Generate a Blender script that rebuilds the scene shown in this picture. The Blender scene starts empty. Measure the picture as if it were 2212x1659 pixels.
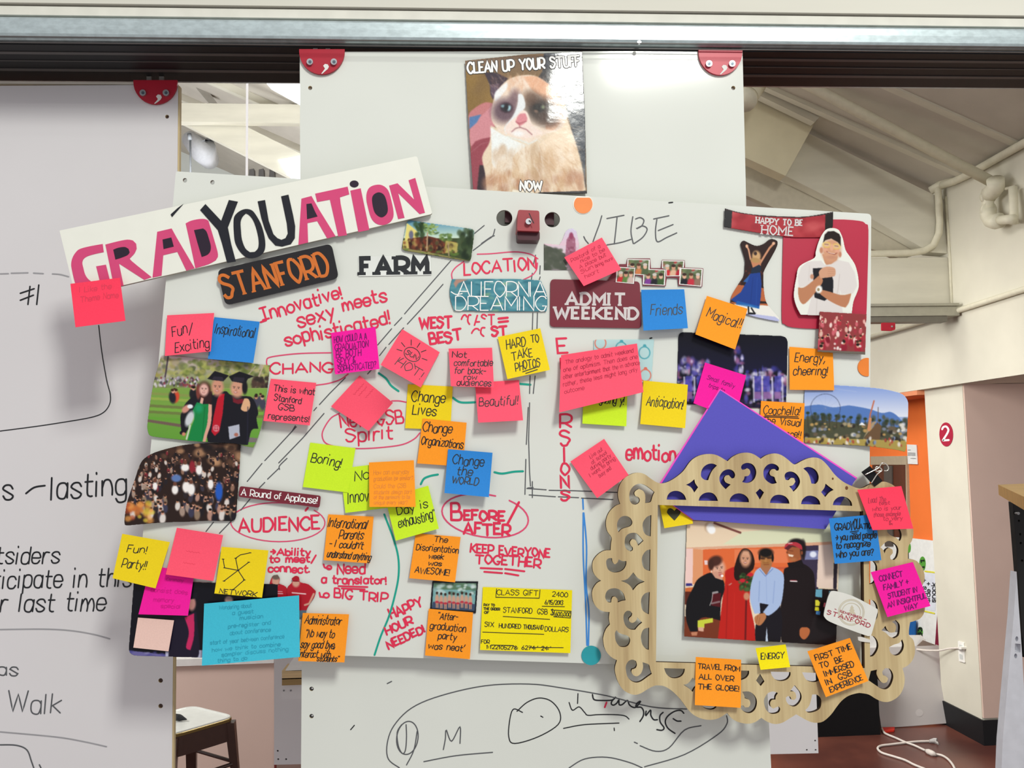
import bpy, math, random
import numpy as np
from mathutils import Vector
from mathutils.geometry import tessellate_polygon

SC = bpy.context.scene
COL = SC.collection
random.seed(7)

# ------------------------------------------------------------------ camera
F = 1950.0
CX, CY = 1106.0, 829.5
CAMZ = 1.7
yaw, pit, rol = math.radians(3.7), math.radians(4.7), math.radians(1.1)
fw = Vector((math.sin(yaw) * math.cos(pit), math.cos(yaw) * math.cos(pit), math.sin(pit)))
r0 = Vector((math.cos(yaw), -math.sin(yaw), 0))
u0 = r0.cross(fw)
rt = r0 * math.cos(rol) - u0 * math.sin(rol)
up = u0 * math.cos(rol) + r0 * math.sin(rol)
cam_d = bpy.data.cameras.new('camera')
cam_d.sensor_width = 36
cam_d.lens = F * 36 / 2212
cam_d.clip_start = 0.05
cam = bpy.data.objects.new('camera', cam_d)
COL.objects.link(cam)
from mathutils import Matrix
M3 = Matrix((rt, up, -fw)).transposed()
cam.matrix_world = Matrix.Translation((0, 0, CAMZ)) @ M3.to_4x4()
SC.camera = cam

# ------------------------------------------------------------------ world, lights, exposure
W = bpy.data.worlds.new('world')
SC.world = W
W.use_nodes = True
W.node_tree.nodes['Background'].inputs[0].default_value = (0.97, 0.94, 0.96, 1)
W.node_tree.nodes['Background'].inputs[1].default_value = 0.46
SC.view_settings.view_transform = 'Standard'
SC.view_settings.look = 'None'
SC.view_settings.exposure = 0.36
SC.view_settings.gamma = 1.0
SC.view_settings.use_curve_mapping = False
try:
    SC.cycles.use_denoising = True
except Exception:
    pass


def area(name, loc, tgt, sx, sy, power, col=(1, 1, 1), spread=180):
    l = bpy.data.lights.new(name, 'AREA')
    l.shape = 'RECTANGLE'
    l.size, l.size_y = sx, sy
    l.energy = power
    l.color = col
    l.spread = math.radians(spread)
    o = bpy.data.objects.new(name, l)
    COL.objects.link(o)
    o.location = loc
    o.rotation_euler = (Vector(tgt) - Vector(loc)).to_track_quat('-Z', 'Y').to_euler()
    return o


area('skylight_light', (1.18, -1.9, 4.27), (0.1, 1.45, 1.7), 0.66, 0.9, 92, (0.985, 1.0, 0.94))
area('room_fill', (0.3, 5.5, 4.1), (1.0, 6.0, 0.5), 1.6, 1.6, 72, (1.0, 0.985, 0.93))  # unseen overhead area lamp added to light the back room
area('far_bounce_fill', (-2.4, 10.0, 2.4), (-2.4, 10.2, 6), 3.0, 3.0, 75, (0.95, 0.98, 1.0))  # added uplight out of view, stands in for light bounced off the floor
area('pier_fill', (0.7, 4.3, 2.5), (2.9, 5.5, 0.9), 0.8, 0.8, 22, (1.0, 0.985, 0.95), 110)  # added lamp hidden behind the boards, brightens the white pier
area('side_room_fill', (-2.6, 3.1, 2.5), (-1.1, 4.0, 0.8), 0.8, 0.8, 13, (1.0, 0.98, 0.95), 120)  # added out-of-frame lamp to brighten the lower left gap
area('truss_fill', (-1.6, 5.6, 3.0), (-2.2, 9.0, 5.2), 1.2, 1.2, 48, (0.96, 0.99, 1.0), 120)  # added unseen lamp that lifts the front faces of the far beams


def ray(px, py):
    return fw + rt * ((px - CX) / F) + up * ((CY - py) / F)


C0 = Vector((0, 0, CAMZ))


def P(px, py, Y):
    d = ray(px, py)
    return C0 + d * (Y / d.y)


def PX(px, py, X):
    d = ray(px, py)
    return C0 + d * (X / d.x)


def PZ(px, py, Z):
    d = ray(px, py)
    return C0 + d * ((Z - CAMZ) / d.z)


# vectorised P for arrays
FW, RT, UP = np.array(fw), np.array(rt), np.array(up)


def PA(px, py, Y):
    d = FW + RT * ((np.asarray(px, float)[..., None] - CX) / F) + UP * ((CY - np.asarray(py, float)[..., None]) / F)
    return np.array([0, 0, CAMZ]) + d * (np.asarray(Y)[..., None] / d[..., 1:2])


# ------------------------------------------------------------------ materials
def lin(h):
    h = h.lstrip('#')
    v = [int(h[i:i + 2], 16) / 255 for i in (0, 2, 4)]
    return [(x / 12.92 if x <= 0.04045 else ((x + 0.055) / 1.055) ** 2.4) for x in v]


MATS = {}


def mat(name, hexc, rough=0.6, spec=0.3, metal=0.0, var=0.04, scale=30.0, bump=0.0, emit=0.0, coat=0.0, hex2=None,
        stretch=(1, 1, 1), aniso=0.0, gain=1.0):
    if name in MATS:
        return MATS[name]
    m = bpy.data.materials.new(name)
    m.use_nodes = True
    nt = m.node_tree
    b = nt.nodes['Principled BSDF']
    c = [min(0.95, x * gain) for x in lin(hexc)]
    tc = nt.nodes.new('ShaderNodeTexCoord')
    mp = nt.nodes.new('ShaderNodeMapping')
    mp.inputs['Scale'].default_value = stretch
    nz = nt.nodes.new('ShaderNodeTexNoise')
    nz.inputs['Scale'].default_value = scale
    nz.inputs['Detail'].default_value = 4
    rp = nt.nodes.new('ShaderNodeValToRGB')
    nt.links.new(tc.outputs['Object'], mp.inputs['Vector'])
    nt.links.new(mp.outputs['Vector'], nz.inputs['Vector'])
    nt.links.new(nz.outputs['Fac'], rp.inputs['Fac'])
    rp.color_ramp.elements[0].position = 0.35
    rp.color_ramp.elements[1].position = 0.65
    c2 = lin(hex2) if hex2 else [x * (1 - var) for x in c]
    rp.color_ramp.elements[0].color = (*c2, 1)
    rp.color_ramp.elements[1].color = (*[min(0.97, x * (1 + var)) for x in c], 1)
    nt.links.new(rp.outputs['Color'], b.inputs['Base Color'])
    b.inputs['Roughness'].default_value = rough
    b.inputs['Specular IOR Level'].default_value = spec
    b.inputs['Metallic'].default_value = metal
    b.inputs['Coat Weight'].default_value = coat
    b.inputs['Coat Roughness'].default_value = 0.1
    b.inputs['Anisotropic'].default_value = aniso
    if bump:
        bp = nt.nodes.new('ShaderNodeBump')
        bp.inputs['Strength'].default_value = bump
        bp.inputs['Distance'].default_value = 0.002
        nt.links.new(nz.outputs['Fac'], bp.inputs['Height'])
        nt.links.new(bp.outputs['Normal'], b.inputs['Normal'])
    if emit:
        b.inputs['Emission Color'].default_value = (*lin(hexc), 1)
        b.inputs['Emission Strength'].default_value = emit
    MATS[name] = m
    return m


def print_mat(name, rough=0.3, spec=0.4, wav=0.0):
    if name in MATS:
        return MATS[name]
    m = bpy.data.materials.new(name)
    m.use_nodes = True
    nt = m.node_tree
    b = nt.nodes['Principled BSDF']
    a = nt.nodes.new('ShaderNodeAttribute')
    a.attribute_name = 'ink'
    nt.links.new(a.outputs['Color'], b.inputs['Base Color'])
    b.inputs['Roughness'].default_value = rough
    b.inputs['Specular IOR Level'].default_value = spec
    if wav:
        tc = nt.nodes.new('ShaderNodeTexCoord')
        nz = nt.nodes.new('ShaderNodeTexNoise')
        nz.inputs['Scale'].default_value = 13
        nz.inputs['Detail'].default_value = 5
        bp = nt.nodes.new('ShaderNodeBump')
        bp.inputs['Strength'].default_value = wav
        bp.inputs['Distance'].default_value = 0.004
        nt.links.new(tc.outputs['Object'], nz.inputs['Vector'])
        nt.links.new(nz.outputs['Fac'], bp.inputs['Height'])
        nt.links.new(bp.outputs['Normal'], b.inputs['Normal'])
    MATS[name] = m
    return m


BOARD = mat('whiteboard_enamel', 'D9DCD4', rough=0.09, spec=0.5, var=0.012, scale=6)
BOARD2 = mat('whiteboard_enamel_grey', 'D7D4D5', rough=0.22, spec=0.45, var=0.02, scale=3)
PAPER = {
    'coral': mat('coral_paper', 'FF566E', 0.75, 0.15, var=0.03, scale=500, bump=0.05),
    'hot': mat('hot_coral_paper', 'FF405C', 0.75, 0.15, var=0.03, scale=500, bump=0.05),
    'magenta': mat('magenta_paper', 'F01C9C', 0.75, 0.15, var=0.03, scale=500, bump=0.05),
    'yellow': mat('yellow_paper', 'ECD01E', 0.75, 0.15, var=0.03, scale=500, bump=0.05),
    'lemon': mat('lemon_paper', 'EEDC10', 0.75, 0.15, var=0.03, scale=500, bump=0.05),
    'orange': mat('orange_paper', 'FF9826', 0.75, 0.15, var=0.03, scale=500, bump=0.05),
    'lime': mat('lime_paper', 'C9EC2C', 0.75, 0.15, var=0.03, scale=500, bump=0.05),
    'blue': mat('blue_paper', '2F82CE', 0.75, 0.15, var=0.03, scale=500, bump=0.05),
    'cyan': mat('cyan_paper', '42BAD2', 0.75, 0.15, var=0.03, scale=500, bump=0.05),
    'blush': mat('blush_paper', 'E8C4B8', 0.75, 0.15, var=0.03, scale=500, bump=0.05),
    'purple': mat('purple_paper', '5D58BC', 0.8, 0.1, var=0.02, scale=400, bump=0.03),
    'pink': mat('pink_rim_paper', 'FF5ACB', 0.8, 0.1),
}
INK = {
    'black': mat('black_marker_ink', '1C1E22', 0.5, 0.3),
    'grey': mat('worn_grey_marker_ink', '55575A', 0.5, 0.3),
    'pale': mat('faded_marker_ink', '9A999C', 0.5, 0.3),
    'red': mat('red_marker_ink', 'DE2C50', 0.5, 0.3),
    'red2': mat('thin_red_marker_ink', 'DC4A70', 0.5, 0.3),
    'teal': mat('teal_marker_ink', '10A08A', 0.5, 0.3),
    'blueink': mat('blue_marker_ink', '3C88D4', 0.5, 0.3),
    'fcoral': mat('faint_pen_on_coral', 'DC3F58', 0.7, 0.2),
    'forange': mat('faint_pen_on_orange', 'E08A38', 0.7, 0.2),
    'fmag': mat('faint_pen_on_magenta', 'CC1486', 0.7, 0.2),
    'fcyan': mat('faint_pen_on_cyan', '2F9AB4', 0.7, 0.2),
    'dcoral': mat('dark_pen_on_coral', 'A83048', 0.7, 0.2),
    'dmag': mat('dark_pen_on_magenta', '6A1060', 0.7, 0.2),
}
WHITE = mat('white_print_ink', 'F2F2EE', 0.5, 0.3)
SILV = mat('silver_print_ink', 'CFC8C6', 0.5, 0.3)

# ------------------------------------------------------------------ objects
ORG = {}


def put(o, label=None, cat=None, group=None, kind=None):
    if label:
        o['label'] = label
    if cat:
        o['category'] = cat
    if group:
        o['group'] = group
    if kind:
        o['kind'] = kind
    return o


def thing(name, loc, label, cat, group=None):
    o = bpy.data.objects.new(name, None)
    o.empty_display_size = 0.02
    COL.objects.link(o)
    o.location = loc
    ORG[o] = Vector(loc)
    return put(o, label, cat, group)


def mesh(name, verts, faces, m, parent=None, smooth=False):
    V = np.asarray([tuple(v) for v in verts], dtype=np.float64) if not isinstance(verts, np.ndarray) else verts
    if parent is not None:
        L = ORG[parent]
    else:
        L = Vector(V.mean(axis=0))
    V = V - np.array(L)
    me = bpy.data.meshes.new(name)
    me.from_pydata(V.tolist(), [], faces if isinstance(faces, list) else faces.tolist())
    me.validate()
    if m:
        me.materials.append(m)
    if smooth:
        for p in me.polygons:
            p.use_smooth = True
    me.update()
    o = bpy.data.objects.new(name, me)
    COL.objects.link(o)
    if parent is not None:
        o.parent = parent
    else:
        o.location = L
    ORG[o] = L
    return o


class MB:
    """collects several solids that make ONE part"""
    def __init__(s):
        s.v, s.f = [], []

    def add(s, v, f):
        n = len(s.v)
        s.v += [tuple(x) for x in v]
        s.f += [tuple(i + n for i in q) for q in f]

    def box(s, a, b):
        x0, y0, z0 = [min(a[i], b[i]) for i in range(3)]
        x1, y1, z1 = [max(a[i], b[i]) for i in range(3)]
        v = [(x0, y0, z0), (x1, y0, z0), (x1, y1, z0), (x0, y1, z0), (x0, y0, z1), (x1, y0, z1), (x1, y1, z1), (x0, y1, z1)]
        s.add(v, [(0, 3, 2, 1), (4, 5, 6, 7), (0, 1, 5, 4), (1, 2, 6, 5), (2, 3, 7, 6), (3, 0, 4, 7)])

    def hexa(s, c):
        """8 corners: front 4 then back 4"""
        s.add(c, [(0, 1, 2, 3), (7, 6, 5, 4), (0, 4, 5, 1), (1, 5, 6, 2), (2, 6, 7, 3), (3, 7, 4, 0)])

    def tube(s, pts, r, n=10, cap=True):
        pts = [Vector(p) for p in pts]
        rr = r if isinstance(r, (list, tuple)) else [r] * len(pts)
        base = len(s.v)
        prev = None
        for i, p in enumerate(pts):
            a = pts[max(0, i - 1)]
            b = pts[min(len(pts) - 1, i + 1)]
            t = (b - a).normalized()
            if prev is None:
                q = t.orthogonal().normalized()
            else:
                q = (prev - t * prev.dot(t)).normalized()
            prev = q
            w = t.cross(q)
            for k in range(n):
                an = 2 * math.pi * k / n
                s.v.append(tuple(p + (q * math.cos(an) + w * math.sin(an)) * rr[i]))
        for i in range(len(pts) - 1):
            for k in range(n):
                a0 = base + i * n + k
                a1 = base + i * n + (k + 1) % n
                s.f.append((a0, a1, a1 + n, a0 + n))
        if cap:
            s.f.append(tuple(base + k for k in range(n))[::-1])
            s.f.append(tuple(base + (len(pts) - 1) * n + k for k in range(n)))

    def build(s, name, m, parent=None, smooth=False):
        return mesh(name, s.v, s.f, m, parent, smooth)


def smooth_loop(pts, n=4, closed=True, corner=50):
    """Catmull-Rom through the points, corners sharper than `corner` degrees stay"""
    pts = [Vector((p[0], p[1])) for p in pts]
    N = len(pts)
    out = []
    cr = []
    for i in range(N):
        if not closed and i in (0, N - 1):
            cr.append(True)
            continue
        a, b, c = pts[i - 1], pts[i], pts[(i + 1) % N]
        u, v = b - a, c - b
        if u.length < 1e-6 or v.length < 1e-6:
            cr.append(True)
            continue
        cr.append(math.degrees(u.angle(v)) > corner)
    rng = N if closed else N - 1
    for i in range(rng):
        p1, p2 = pts[i], pts[(i + 1) % N]
        p0 = p1 + (p1 - p2) * 0.3 if cr[i] else pts[i - 1]
        p3 = p2 + (p2 - p1) * 0.3 if cr[(i + 1) % N] else pts[(i + 2) % N]
        for k in range(n):
            t = k / n
            m1, m2 = (p2 - p0) * 0.5, (p3 - p1) * 0.5
            out.append(p1 * (2 * t**3 - 3 * t**2 + 1) + m1 * (t**3 - 2 * t**2 + t) + p2 * (-2 * t**3 + 3 * t**2) + m2 * (t**3 - t**2))
    if not closed:
        out.append(pts[-1])
    return [(p.x, p.y) for p in out]


def rrect(q, r, n=5):
    """round the corners of polygon q (px) with radius r (number or list)"""
    out = []
    N = len(q)
    for i in range(N):
        a, b, c = Vector(q[i - 1]), Vector(q[i]), Vector(q[(i + 1) % N])
        rr = r[i] if isinstance(r, (list, tuple)) else r
        if rr <= 0:
            out.append((b.x, b.y))
            continue
        u = (a - b)
        v = (c - b)
        ra = min(rr, u.length * 0.45, v.length * 0.45)
        s, e = b + u.normalized() * ra, b + v.normalized() * ra
        for k in range(n + 1):
            t = k / n
            p = s * (1 - t)**2 + b * (2 * t * (1 - t)) + e * t**2
            out.append((p.x, p.y))
    return out


def circ(cx, cy, rx, ry=None, n=20, rot=0):
    ry = ry or rx
    c, s = math.cos(rot), math.sin(rot)
    return [(cx + rx * math.cos(2 * math.pi * k / n) * c - ry * math.sin(2 * math.pi * k / n) * s,
             cy + rx * math.cos(2 * math.pi * k / n) * s + ry * math.sin(2 * math.pi * k / n) * c) for k in range(n)]


def slab(name, outer, Y, thick, m, parent=None, holes=(), fn=None, back_dir=(0, 1, 0), msides=None):
    """flat solid cut to an outline; px outline lies on the plane Y (or fn(px,py)), extruded away from the room"""
    fn = fn or (lambda x, y: P(x, y, Y))
    loops = [list(outer)] + [list(h) for h in holes]
    # CCW outer / CW holes not needed for tessellate
    polys = [[Vector((p[0], -p[1], 0)) for p in l] for l in loops]
    tris = tessellate_polygon(polys)
    flat = [p for l in loops for p in l]
    n = len(flat)
    front = [fn(*p) for p in flat]
    bd = Vector(back_dir) * thick
    verts = front + [v + bd for v in front]
    faces = []
    for t in tris:
        a, b, c = [Vector((flat[i][0], flat[i][1])) for i in t]
        s = (b - a).cross(c - a)
        t2 = (t[0], t[2], t[1]) if s > 0 else tuple(t)   # facing the camera
        faces.append(t2)
        faces.append((t2[0] + n, t2[2] + n, t2[1] + n))
    k = 0
    for li, l in enumerate(loops):
        L = len(l)
        ar = sum(l[i][0] * l[(i + 1) % L][1] - l[(i + 1) % L][0] * l[i][1] for i in range(L))
        for i in range(L):
            a, b = k + i, k + (i + 1) % L
            if (ar > 0) == (li == 0):
                faces.append((a, b, b + n, a + n))
            else:
                faces.append((b, a, a + n, b + n))
        k += L
    o = mesh(name, verts, faces, m, parent)
    if msides:
        o.data.materials.append(msides)
        nt = 2 * len(tris)
        if len(o.data.polygons) == len(faces):
            for i in range(nt, len(faces)):
                o.data.polygons[i].material_index = 1
    return o


# ------------------------------------------------------------------ strokes and lettering
GL = {
    'A': (6, '023862|1454'), 'B': (5, '0208|~083847463505|~054554534202'), 'C': (5, '~574828060422 4253'),
    'D': (5, '0802|~083856543202'), 'E': (4, '48080242|0535'), 'F': (4, '480802|0535'),
    'G': (5, '~57482806042242|425434'), 'H': (5, '0208|5258|0555'), 'I': (1, '0802'), 'J': (4, '~4843321203'),
    'K': (5, '0802|5804|1552'), 'L': (4, '080242'), 'M': (6, '0208346862'), 'N': (5, '02085258'),
    'O': (5, '~381806042232545638'), 'P': (5, '0208|~083857553404'), 'Q': (5, '~381806042232545638|3451'),
    'R': (5, '0208|~083857553404|2452'), 'S': (5, '~5738180716455443321203'), 'T': (6, '0868|3832'),
    'U': (5, '~080412425458'), 'V': (6, '083268'), 'W': (8, '0822476288'), 'X': (5, '0852|5802'),
    'Y': (6, '083568|3532'), 'Z': (5, '08580252'),
    'a': (4, '~45361605031232 44|4642'), 'b': (4, '0802|~0416364543321204'), 'c': (4, '~45361605031232 43'),
    'd': (4, '4842|~4536160503123243'), 'e': (4, '~044445361605031232 43'), 'f': (3, '~38281712|0636'),
    'g': (4, '~4536160503123243|~4641301001'), 'h': (4, '0802|~0416364442'), 'i': (1, '0602|0808'),
    'j': (2, '~26211000|2828'), 'k': (4, '0802|4604|1442'), 'l': (1, '0802'), 'm': (6, '0602|~0416263432|~3446566462'),
    'n': (4, '0602|~0416364442'), 'o': (4, '~260503224345 26'), 'p': (4, '0600|~0516364543321203'),
    'q': (4, '4640|~4536160503123243'), 'r': (3, '0602|~041636'), 's': (4, '~4536160524433212 03'),
    't': (3, '~18132232|0636'), 'u': (4, '~0603123244|4642'), 'v': (4, '062246'), 'w': (6, '0612355266'),
    'x': (4, '0642|4602'), 'y': (4, '0623|4610'), 'z': (4, '06460242'),
    '0': (4, '~280603224346 28'), '1': (2, '071812'), '2': (4, '~0718384602|0242'), '3': (4, '~0718384725|~2544433212 03'),
    '4': (4, '380444|3832'), '5': (4, '480805|~053544433212 03'), '6': (4, '~38150312324344 25 04'), '7': (4, '084812'),
    '8': (4, '~28072544322204254728'), '9': (4, '~4525071838474532'),
    '!': (1, '0804|0202'), '.': (1, '0202'), ',': (1, '1301'), "'": (1, '1806'), '"': (2, '0807|2827'), '-': (3, '0535'),
    '+': (4, '0545|2723'), '=': (4, '0646|0444'), '/': (4, '0148'), '(': (2, '~28060422'), ')': (2, '~08262402'),
    ':': (1, '0505|0303'), '?': (4, '~0718384724|2222'), '$': (4, '~47380826 44320203|2921'), '#': (4, '1911|3931|0646|0444'),
    '>': (4, '0545|~2745 23'), '^': (4, '0704|~0444|~2644 22'), ' ': (3, ''), '_': (1, ''),
    '|': (4, '2822|0848|0242'), '&': (5, '~52071838052203 54'),
}


def glyph(ch):
    w, d = GL.get(ch, GL.get(ch.upper(), (3, '')))
    out = []
    if d:
        for s in d.split('|'):
            sm = s.startswith('~')
            s = s.replace('~', '').replace(' ', '')
            pts = [(int(s[i]), int(s[i + 1])) for i in range(0, len(s), 2)]
            out.append((sm, pts))
    return w, out


def lettering(text, p0, p1, h, jit=0.0, slant=0.0, gap=1.5, serif=0.0, arc=0.0):
    """strokes (px polylines) for a line of text whose baseline runs p0->p1; h = cap height in px"""
    adv = 0
    info = []
    for ch in text:
        w, st = glyph(ch)
        info.append((adv, w, st))
        adv += w + gap
    adv = max(adv - gap, 0.5)
    d = Vector(p1) - Vector(p0)
    L = d.length
    ex = d / L
    ey = Vector((ex.y, -ex.x))      # up on the picture
    sx = L / adv
    sy = h / 6.0
    strokes = []
    for a, w, st in info:
        jy = random.uniform(-jit, jit) * h
        js = 1 + random.uniform(-jit, jit) * 0.8
        jr = random.uniform(-jit, jit) * 0.6
        for sm, pts in st:
            Q = []
            for (x, y) in pts:
                yy = (y - 2) * sy * js
                xx = (a + x) * sx + slant * yy + jr * yy
                t = xx / L
                yy += jy - arc * 4 * t * (1 - t)
                Q.append(Vector(p0) + ex * xx + ey * yy)
            if sm and len(Q) > 2:
                Q = [Vector(q) for q in smooth_loop([(q.x, q.y) for q in Q], 4, closed=False, corner=100)]
            if len(Q) == 2 and (Q[0] - Q[1]).length < 1e-4:
                Q[1] = Q[0] + ey * max(1.0, h * 0.07)
            strokes.append([(q.x, q.y) for q in Q])
            if serif and not sm:
                for e, nb in ((pts[0], pts[1]), (pts[-1], pts[-2])):
                    if e[1] in (2, 8, 6) and abs(e[1] - nb[1]) >= 2:
                        yy = (e[1] - 2) * sy
                        xx = (a + e[0]) * sx + slant * yy
                        t = xx / L
                        yy += -arc * 4 * t * (1 - t)
                        o = Vector(p0) + ex * xx + ey * yy
                        strokes.append(('serif', (o - ex * serif), (o + ex * serif)))
    return strokes


def ribbons(name, strokes, w, fn, m, parent, butt=False, sw=None):
    """flat ink strips laid on a surface; fn(px,py) gives the point on the surface"""
    V, Fc = [], []
    for si, s in enumerate(strokes):
        si = si % 60
        ww = w
        if s and s[0] == 'serif':
            s = [tuple(s[1]), tuple(s[2])]
            ww = sw or w * 0.5
        pts = [Vector(p) for p in s]
        q = [pts[0]]
        for p in pts[1:]:
            if (p - q[-1]).length > 0.25:
                q.append(p)
        if len(q) < 2:
            continue
        # split long runs
        r = [q[0]]
        for p in q[1:]:
            n = int((p - r[-1]).length // 14) + 1
            a = r[-1]
            for k in range(1, n + 1):
                r.append(a.lerp(p, k / n))
        q = r
        if not butt:
            a = (q[0] - q[1]).normalized()
            b = (q[-1] - q[-2]).normalized()
            q = [q[0] + a * ww * 0.42] + q + [q[-1] + b * ww * 0.42]
        N = len(q)
        base = len(V)
        for i, p in enumerate(q):
            a, b = q[max(0, i - 1)], q[min(N - 1, i + 1)]
            t = (b - a)
            if t.length < 1e-6:
                t = Vector((1, 0))
            t.normalize()
            nrm = Vector((-t.y, t.x))
            hw = ww * 0.5
            if 0 < i < N - 1:
                u, v = (p - a), (b - p)
                if u.length > 0 and v.length > 0:
                    c = math.cos(u.angle(v) / 2)
                    hw = hw / max(0.6, c)
            if not butt and i in (0, N - 1):
                hw *= 0.45
            l, r_ = p + nrm * hw, p - nrm * hw
            lay = Vector((0, -(5e-6 * si + 1.2e-6 * i), 0))   # later strokes lie a hair above earlier ones
            V.append(fn(l.x, l.y) + lay)
            V.append(fn(r_.x, r_.y) + lay)
        for i in range(N - 1):
            k = base + 2 * i
            Fc.append((k, k + 2, k + 3, k + 1))
    if not V:
        return None
    return mesh(name, V, Fc, m, parent)


def plane_fn(Y):
    return lambda x, y: P(x, y, Y)


# ------------------------------------------------------------------ printed pictures (vertex-colour ink)
def inside(px, py, poly):
    px = np.asarray(px)
    py = np.asarray(py)
    r = np.zeros(px.shape, bool)
    n = len(poly)
    j = n - 1
    for i in range(n):
        xi, yi = poly[i]
        xj, yj = poly[j]
        c = ((yi > py) != (yj > py)) & (px < (xj - xi) * (py - yi) / ((yj - yi) or 1e-9) + xi)
        r ^= c
        j = i
    return r


class Cv:
    """a small painter: ops take coordinates in a zoomed crop (ox,oy,s)"""
    def __init__(s, box, res=1.3, bg='808080', crop=(0, 0, 1)):
        s.x0, s.y0, s.x1, s.y1 = box
        s.nx = int((s.x1 - s.x0) / res) + 1
        s.ny = int((s.y1 - s.y0) / res) + 1
        s.X, s.Y = np.meshgrid(np.linspace(s.x0, s.x1, s.nx), np.linspace(s.y0, s.y1, s.ny))
        s.I = np.ones((s.ny, s.nx, 3)) * np.array(s.c(bg))
        s.crop = crop
        s.rng = np.random.RandomState(5)

    def c(s, h):
        return [int(h[i:i + 2], 16) / 255 for i in (0, 2, 4)]

    def t(s, x, y):
        ox, oy, k = s.crop
        return x / k + ox, y / k + oy

    def mix(s, a, col):
        s.I += a[..., None] * (np.array(s.c(col)) - s.I)

    def E(s, cx, cy, rx, ry, col, rot=0, soft=0.25, a=1.0):
        k = s.crop[2]
        cx, cy = s.t(cx, cy)
        rx, ry = rx / k, ry / k
        r = math.radians(rot)
        dx, dy = s.X - cx, s.Y - cy
        u = (dx * math.cos(r) + dy * math.sin(r)) / rx
        v = (-dx * math.sin(r) + dy * math.cos(r)) / ry
        d = np.sqrt(u * u + v * v)
        s.mix(np.clip((1 + soft - d) / (2 * soft + 1e-6), 0, 1) * a, col)

    def G(s, pts, col, a=1.0, sm=False):
        if isinstance(pts[0], (int, float)):
            pts = list(zip(pts[::2], pts[1::2]))
        q = [s.t(*p) for p in pts]
        if sm:
            q = smooth_loop(q, 4, corner=70)
        xs = [p[0] for p in q]
        ys = [p[1] for p in q]
        acc = np.zeros(s.X.shape)
        h = 0.35
        for dx, dy in ((-h, -h), (h, -h), (-h, h), (h, h)):
            acc += inside(s.X + dx, s.Y + dy, q)
        s.mix(acc / 4 * a, col)

    def L(s, pts, w, col, a=1.0):
        if isinstance(pts[0], (int, float)):
            pts = list(zip(pts[::2], pts[1::2]))
        k = s.crop[2]
        w = w / k
        d = np.full(s.X.shape, 1e9)
        q = [s.t(*p) for p in pts]
        for (ax, ay), (bx, by) in zip(q[:-1], q[1:]):
            vx, vy = bx - ax, by - ay
            t = np.clip(((s.X - ax) * vx + (s.Y - ay) * vy) / (vx * vx + vy * vy + 1e-9), 0, 1)
            d = np.minimum(d, np.hypot(s.X - ax - t * vx, s.Y - ay - t * vy))
        s.mix(np.clip((w / 2 + 0.6 - d) / 1.2, 0, 1) * a, col)

    def grad(s, y0, y1, c0, c1, a=1.0):
        _, a0 = s.t(0, y0)
        _, a1 = s.t(0, y1)
        t = np.clip((s.Y - a0) / (a1 - a0), 0, 1)[..., None]
        m = ((s.Y >= a0) & (s.Y <= a1)).astype(float)[..., None] * a
        g = np.array(s.c(c0)) * (1 - t) + np.array(s.c(c1)) * t
        s.I += m * (g - s.I)

    def blobs(s, box, n, cols, r0, r1, asp=1.5, a=0.9, rot=20):
        """r in crop units"""
        for _ in range(n):
            x = s.rng.uniform(box[0], box[2])
            y = s.rng.uniform(box[1], box[3])
            r = s.rng.uniform(r0, r1)
            s.E(x, y, r, r * asp, cols[s.rng.randint(len(cols))], s.rng.uniform(-rot, rot), 0.4, a)

    def people(s, box, n, cloth, size, hair=('2A1E1A', '40281C', '1A1412'), skin=('D8A088', 'C08868')):
        """little figures: torso, head, hair; painted back to front"""
        ys = np.sort(s.rng.uniform(box[1], box[3], n))
        for y in ys:
            x = s.rng.uniform(box[0], box[2])
            k = size * (0.7 + 0.6 * (y - box[1]) / (box[3] - box[1] + 1e-6))
            c = cloth[s.rng.randint(len(cloth))]
            s.E(x, y + k * 1.2, k * 0.75, k * 1.3, c, s.rng.uniform(-15, 15), 0.25)
            s.E(x + s.rng.uniform(-.2, .2) * k, y - k * .15, k * 0.36, k * 0.45, skin[s.rng.randint(len(skin))], 0, 0.25)
            s.E(x, y - k * .42, k * 0.38, k * 0.3, hair[s.rng.randint(len(hair))], 0, 0.25)

    def face(s, cx, cy, k, rot=0, smile=True, eye='2A1A16', lip='9C4A44', shade='8A5A44', beardless=True):
        """brows, eyes, nose shadow, cheeks and mouth on an already painted head; k = head half-width"""
        r = math.radians(rot)

        def q(x, y):
            return cx + (x * math.cos(r) - y * math.sin(r)) * k, cy + (x * math.sin(r) + y * math.cos(r)) * k
        for sx in (-1, 1):
            s.E(*q(.42 * sx, -.12), .22 * k, .13 * k, shade, rot, .5, .45)
            s.E(*q(.40 * sx, -.10), .15 * k, .08 * k, 'F4ECE6', rot, .3, .8)
            s.E(*q(.40 * sx, -.10), .09 * k, .09 * k, eye, rot, .3)
            s.L([q(.22 * sx, -.32), q(.62 * sx, -.34)], .09 * k, eye, .8)
            s.E(*q(.52 * sx, .32), .22 * k, .16 * k, 'E8A890', rot, .6, .35)
        s.L([q(.06, -.05), q(.12, .28)], .09 * k, shade, .5)
        s.L([q(-.14, .33), q(.14, .33)], .09 * k, shade, .7)
        if smile:
            s.G([q(-.38, .55), q(0, .60), q(.38, .55), q(.2, .82), q(-.2, .82)], lip)
            s.G([q(-.30, .58), q(0, .63), q(.30, .58), q(.15, .72), q(-.15, .72)], 'F8F0EA')
        else:
            s.L([q(-.26, .66), q(.26, .66)], .12 * k, lip)

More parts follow.
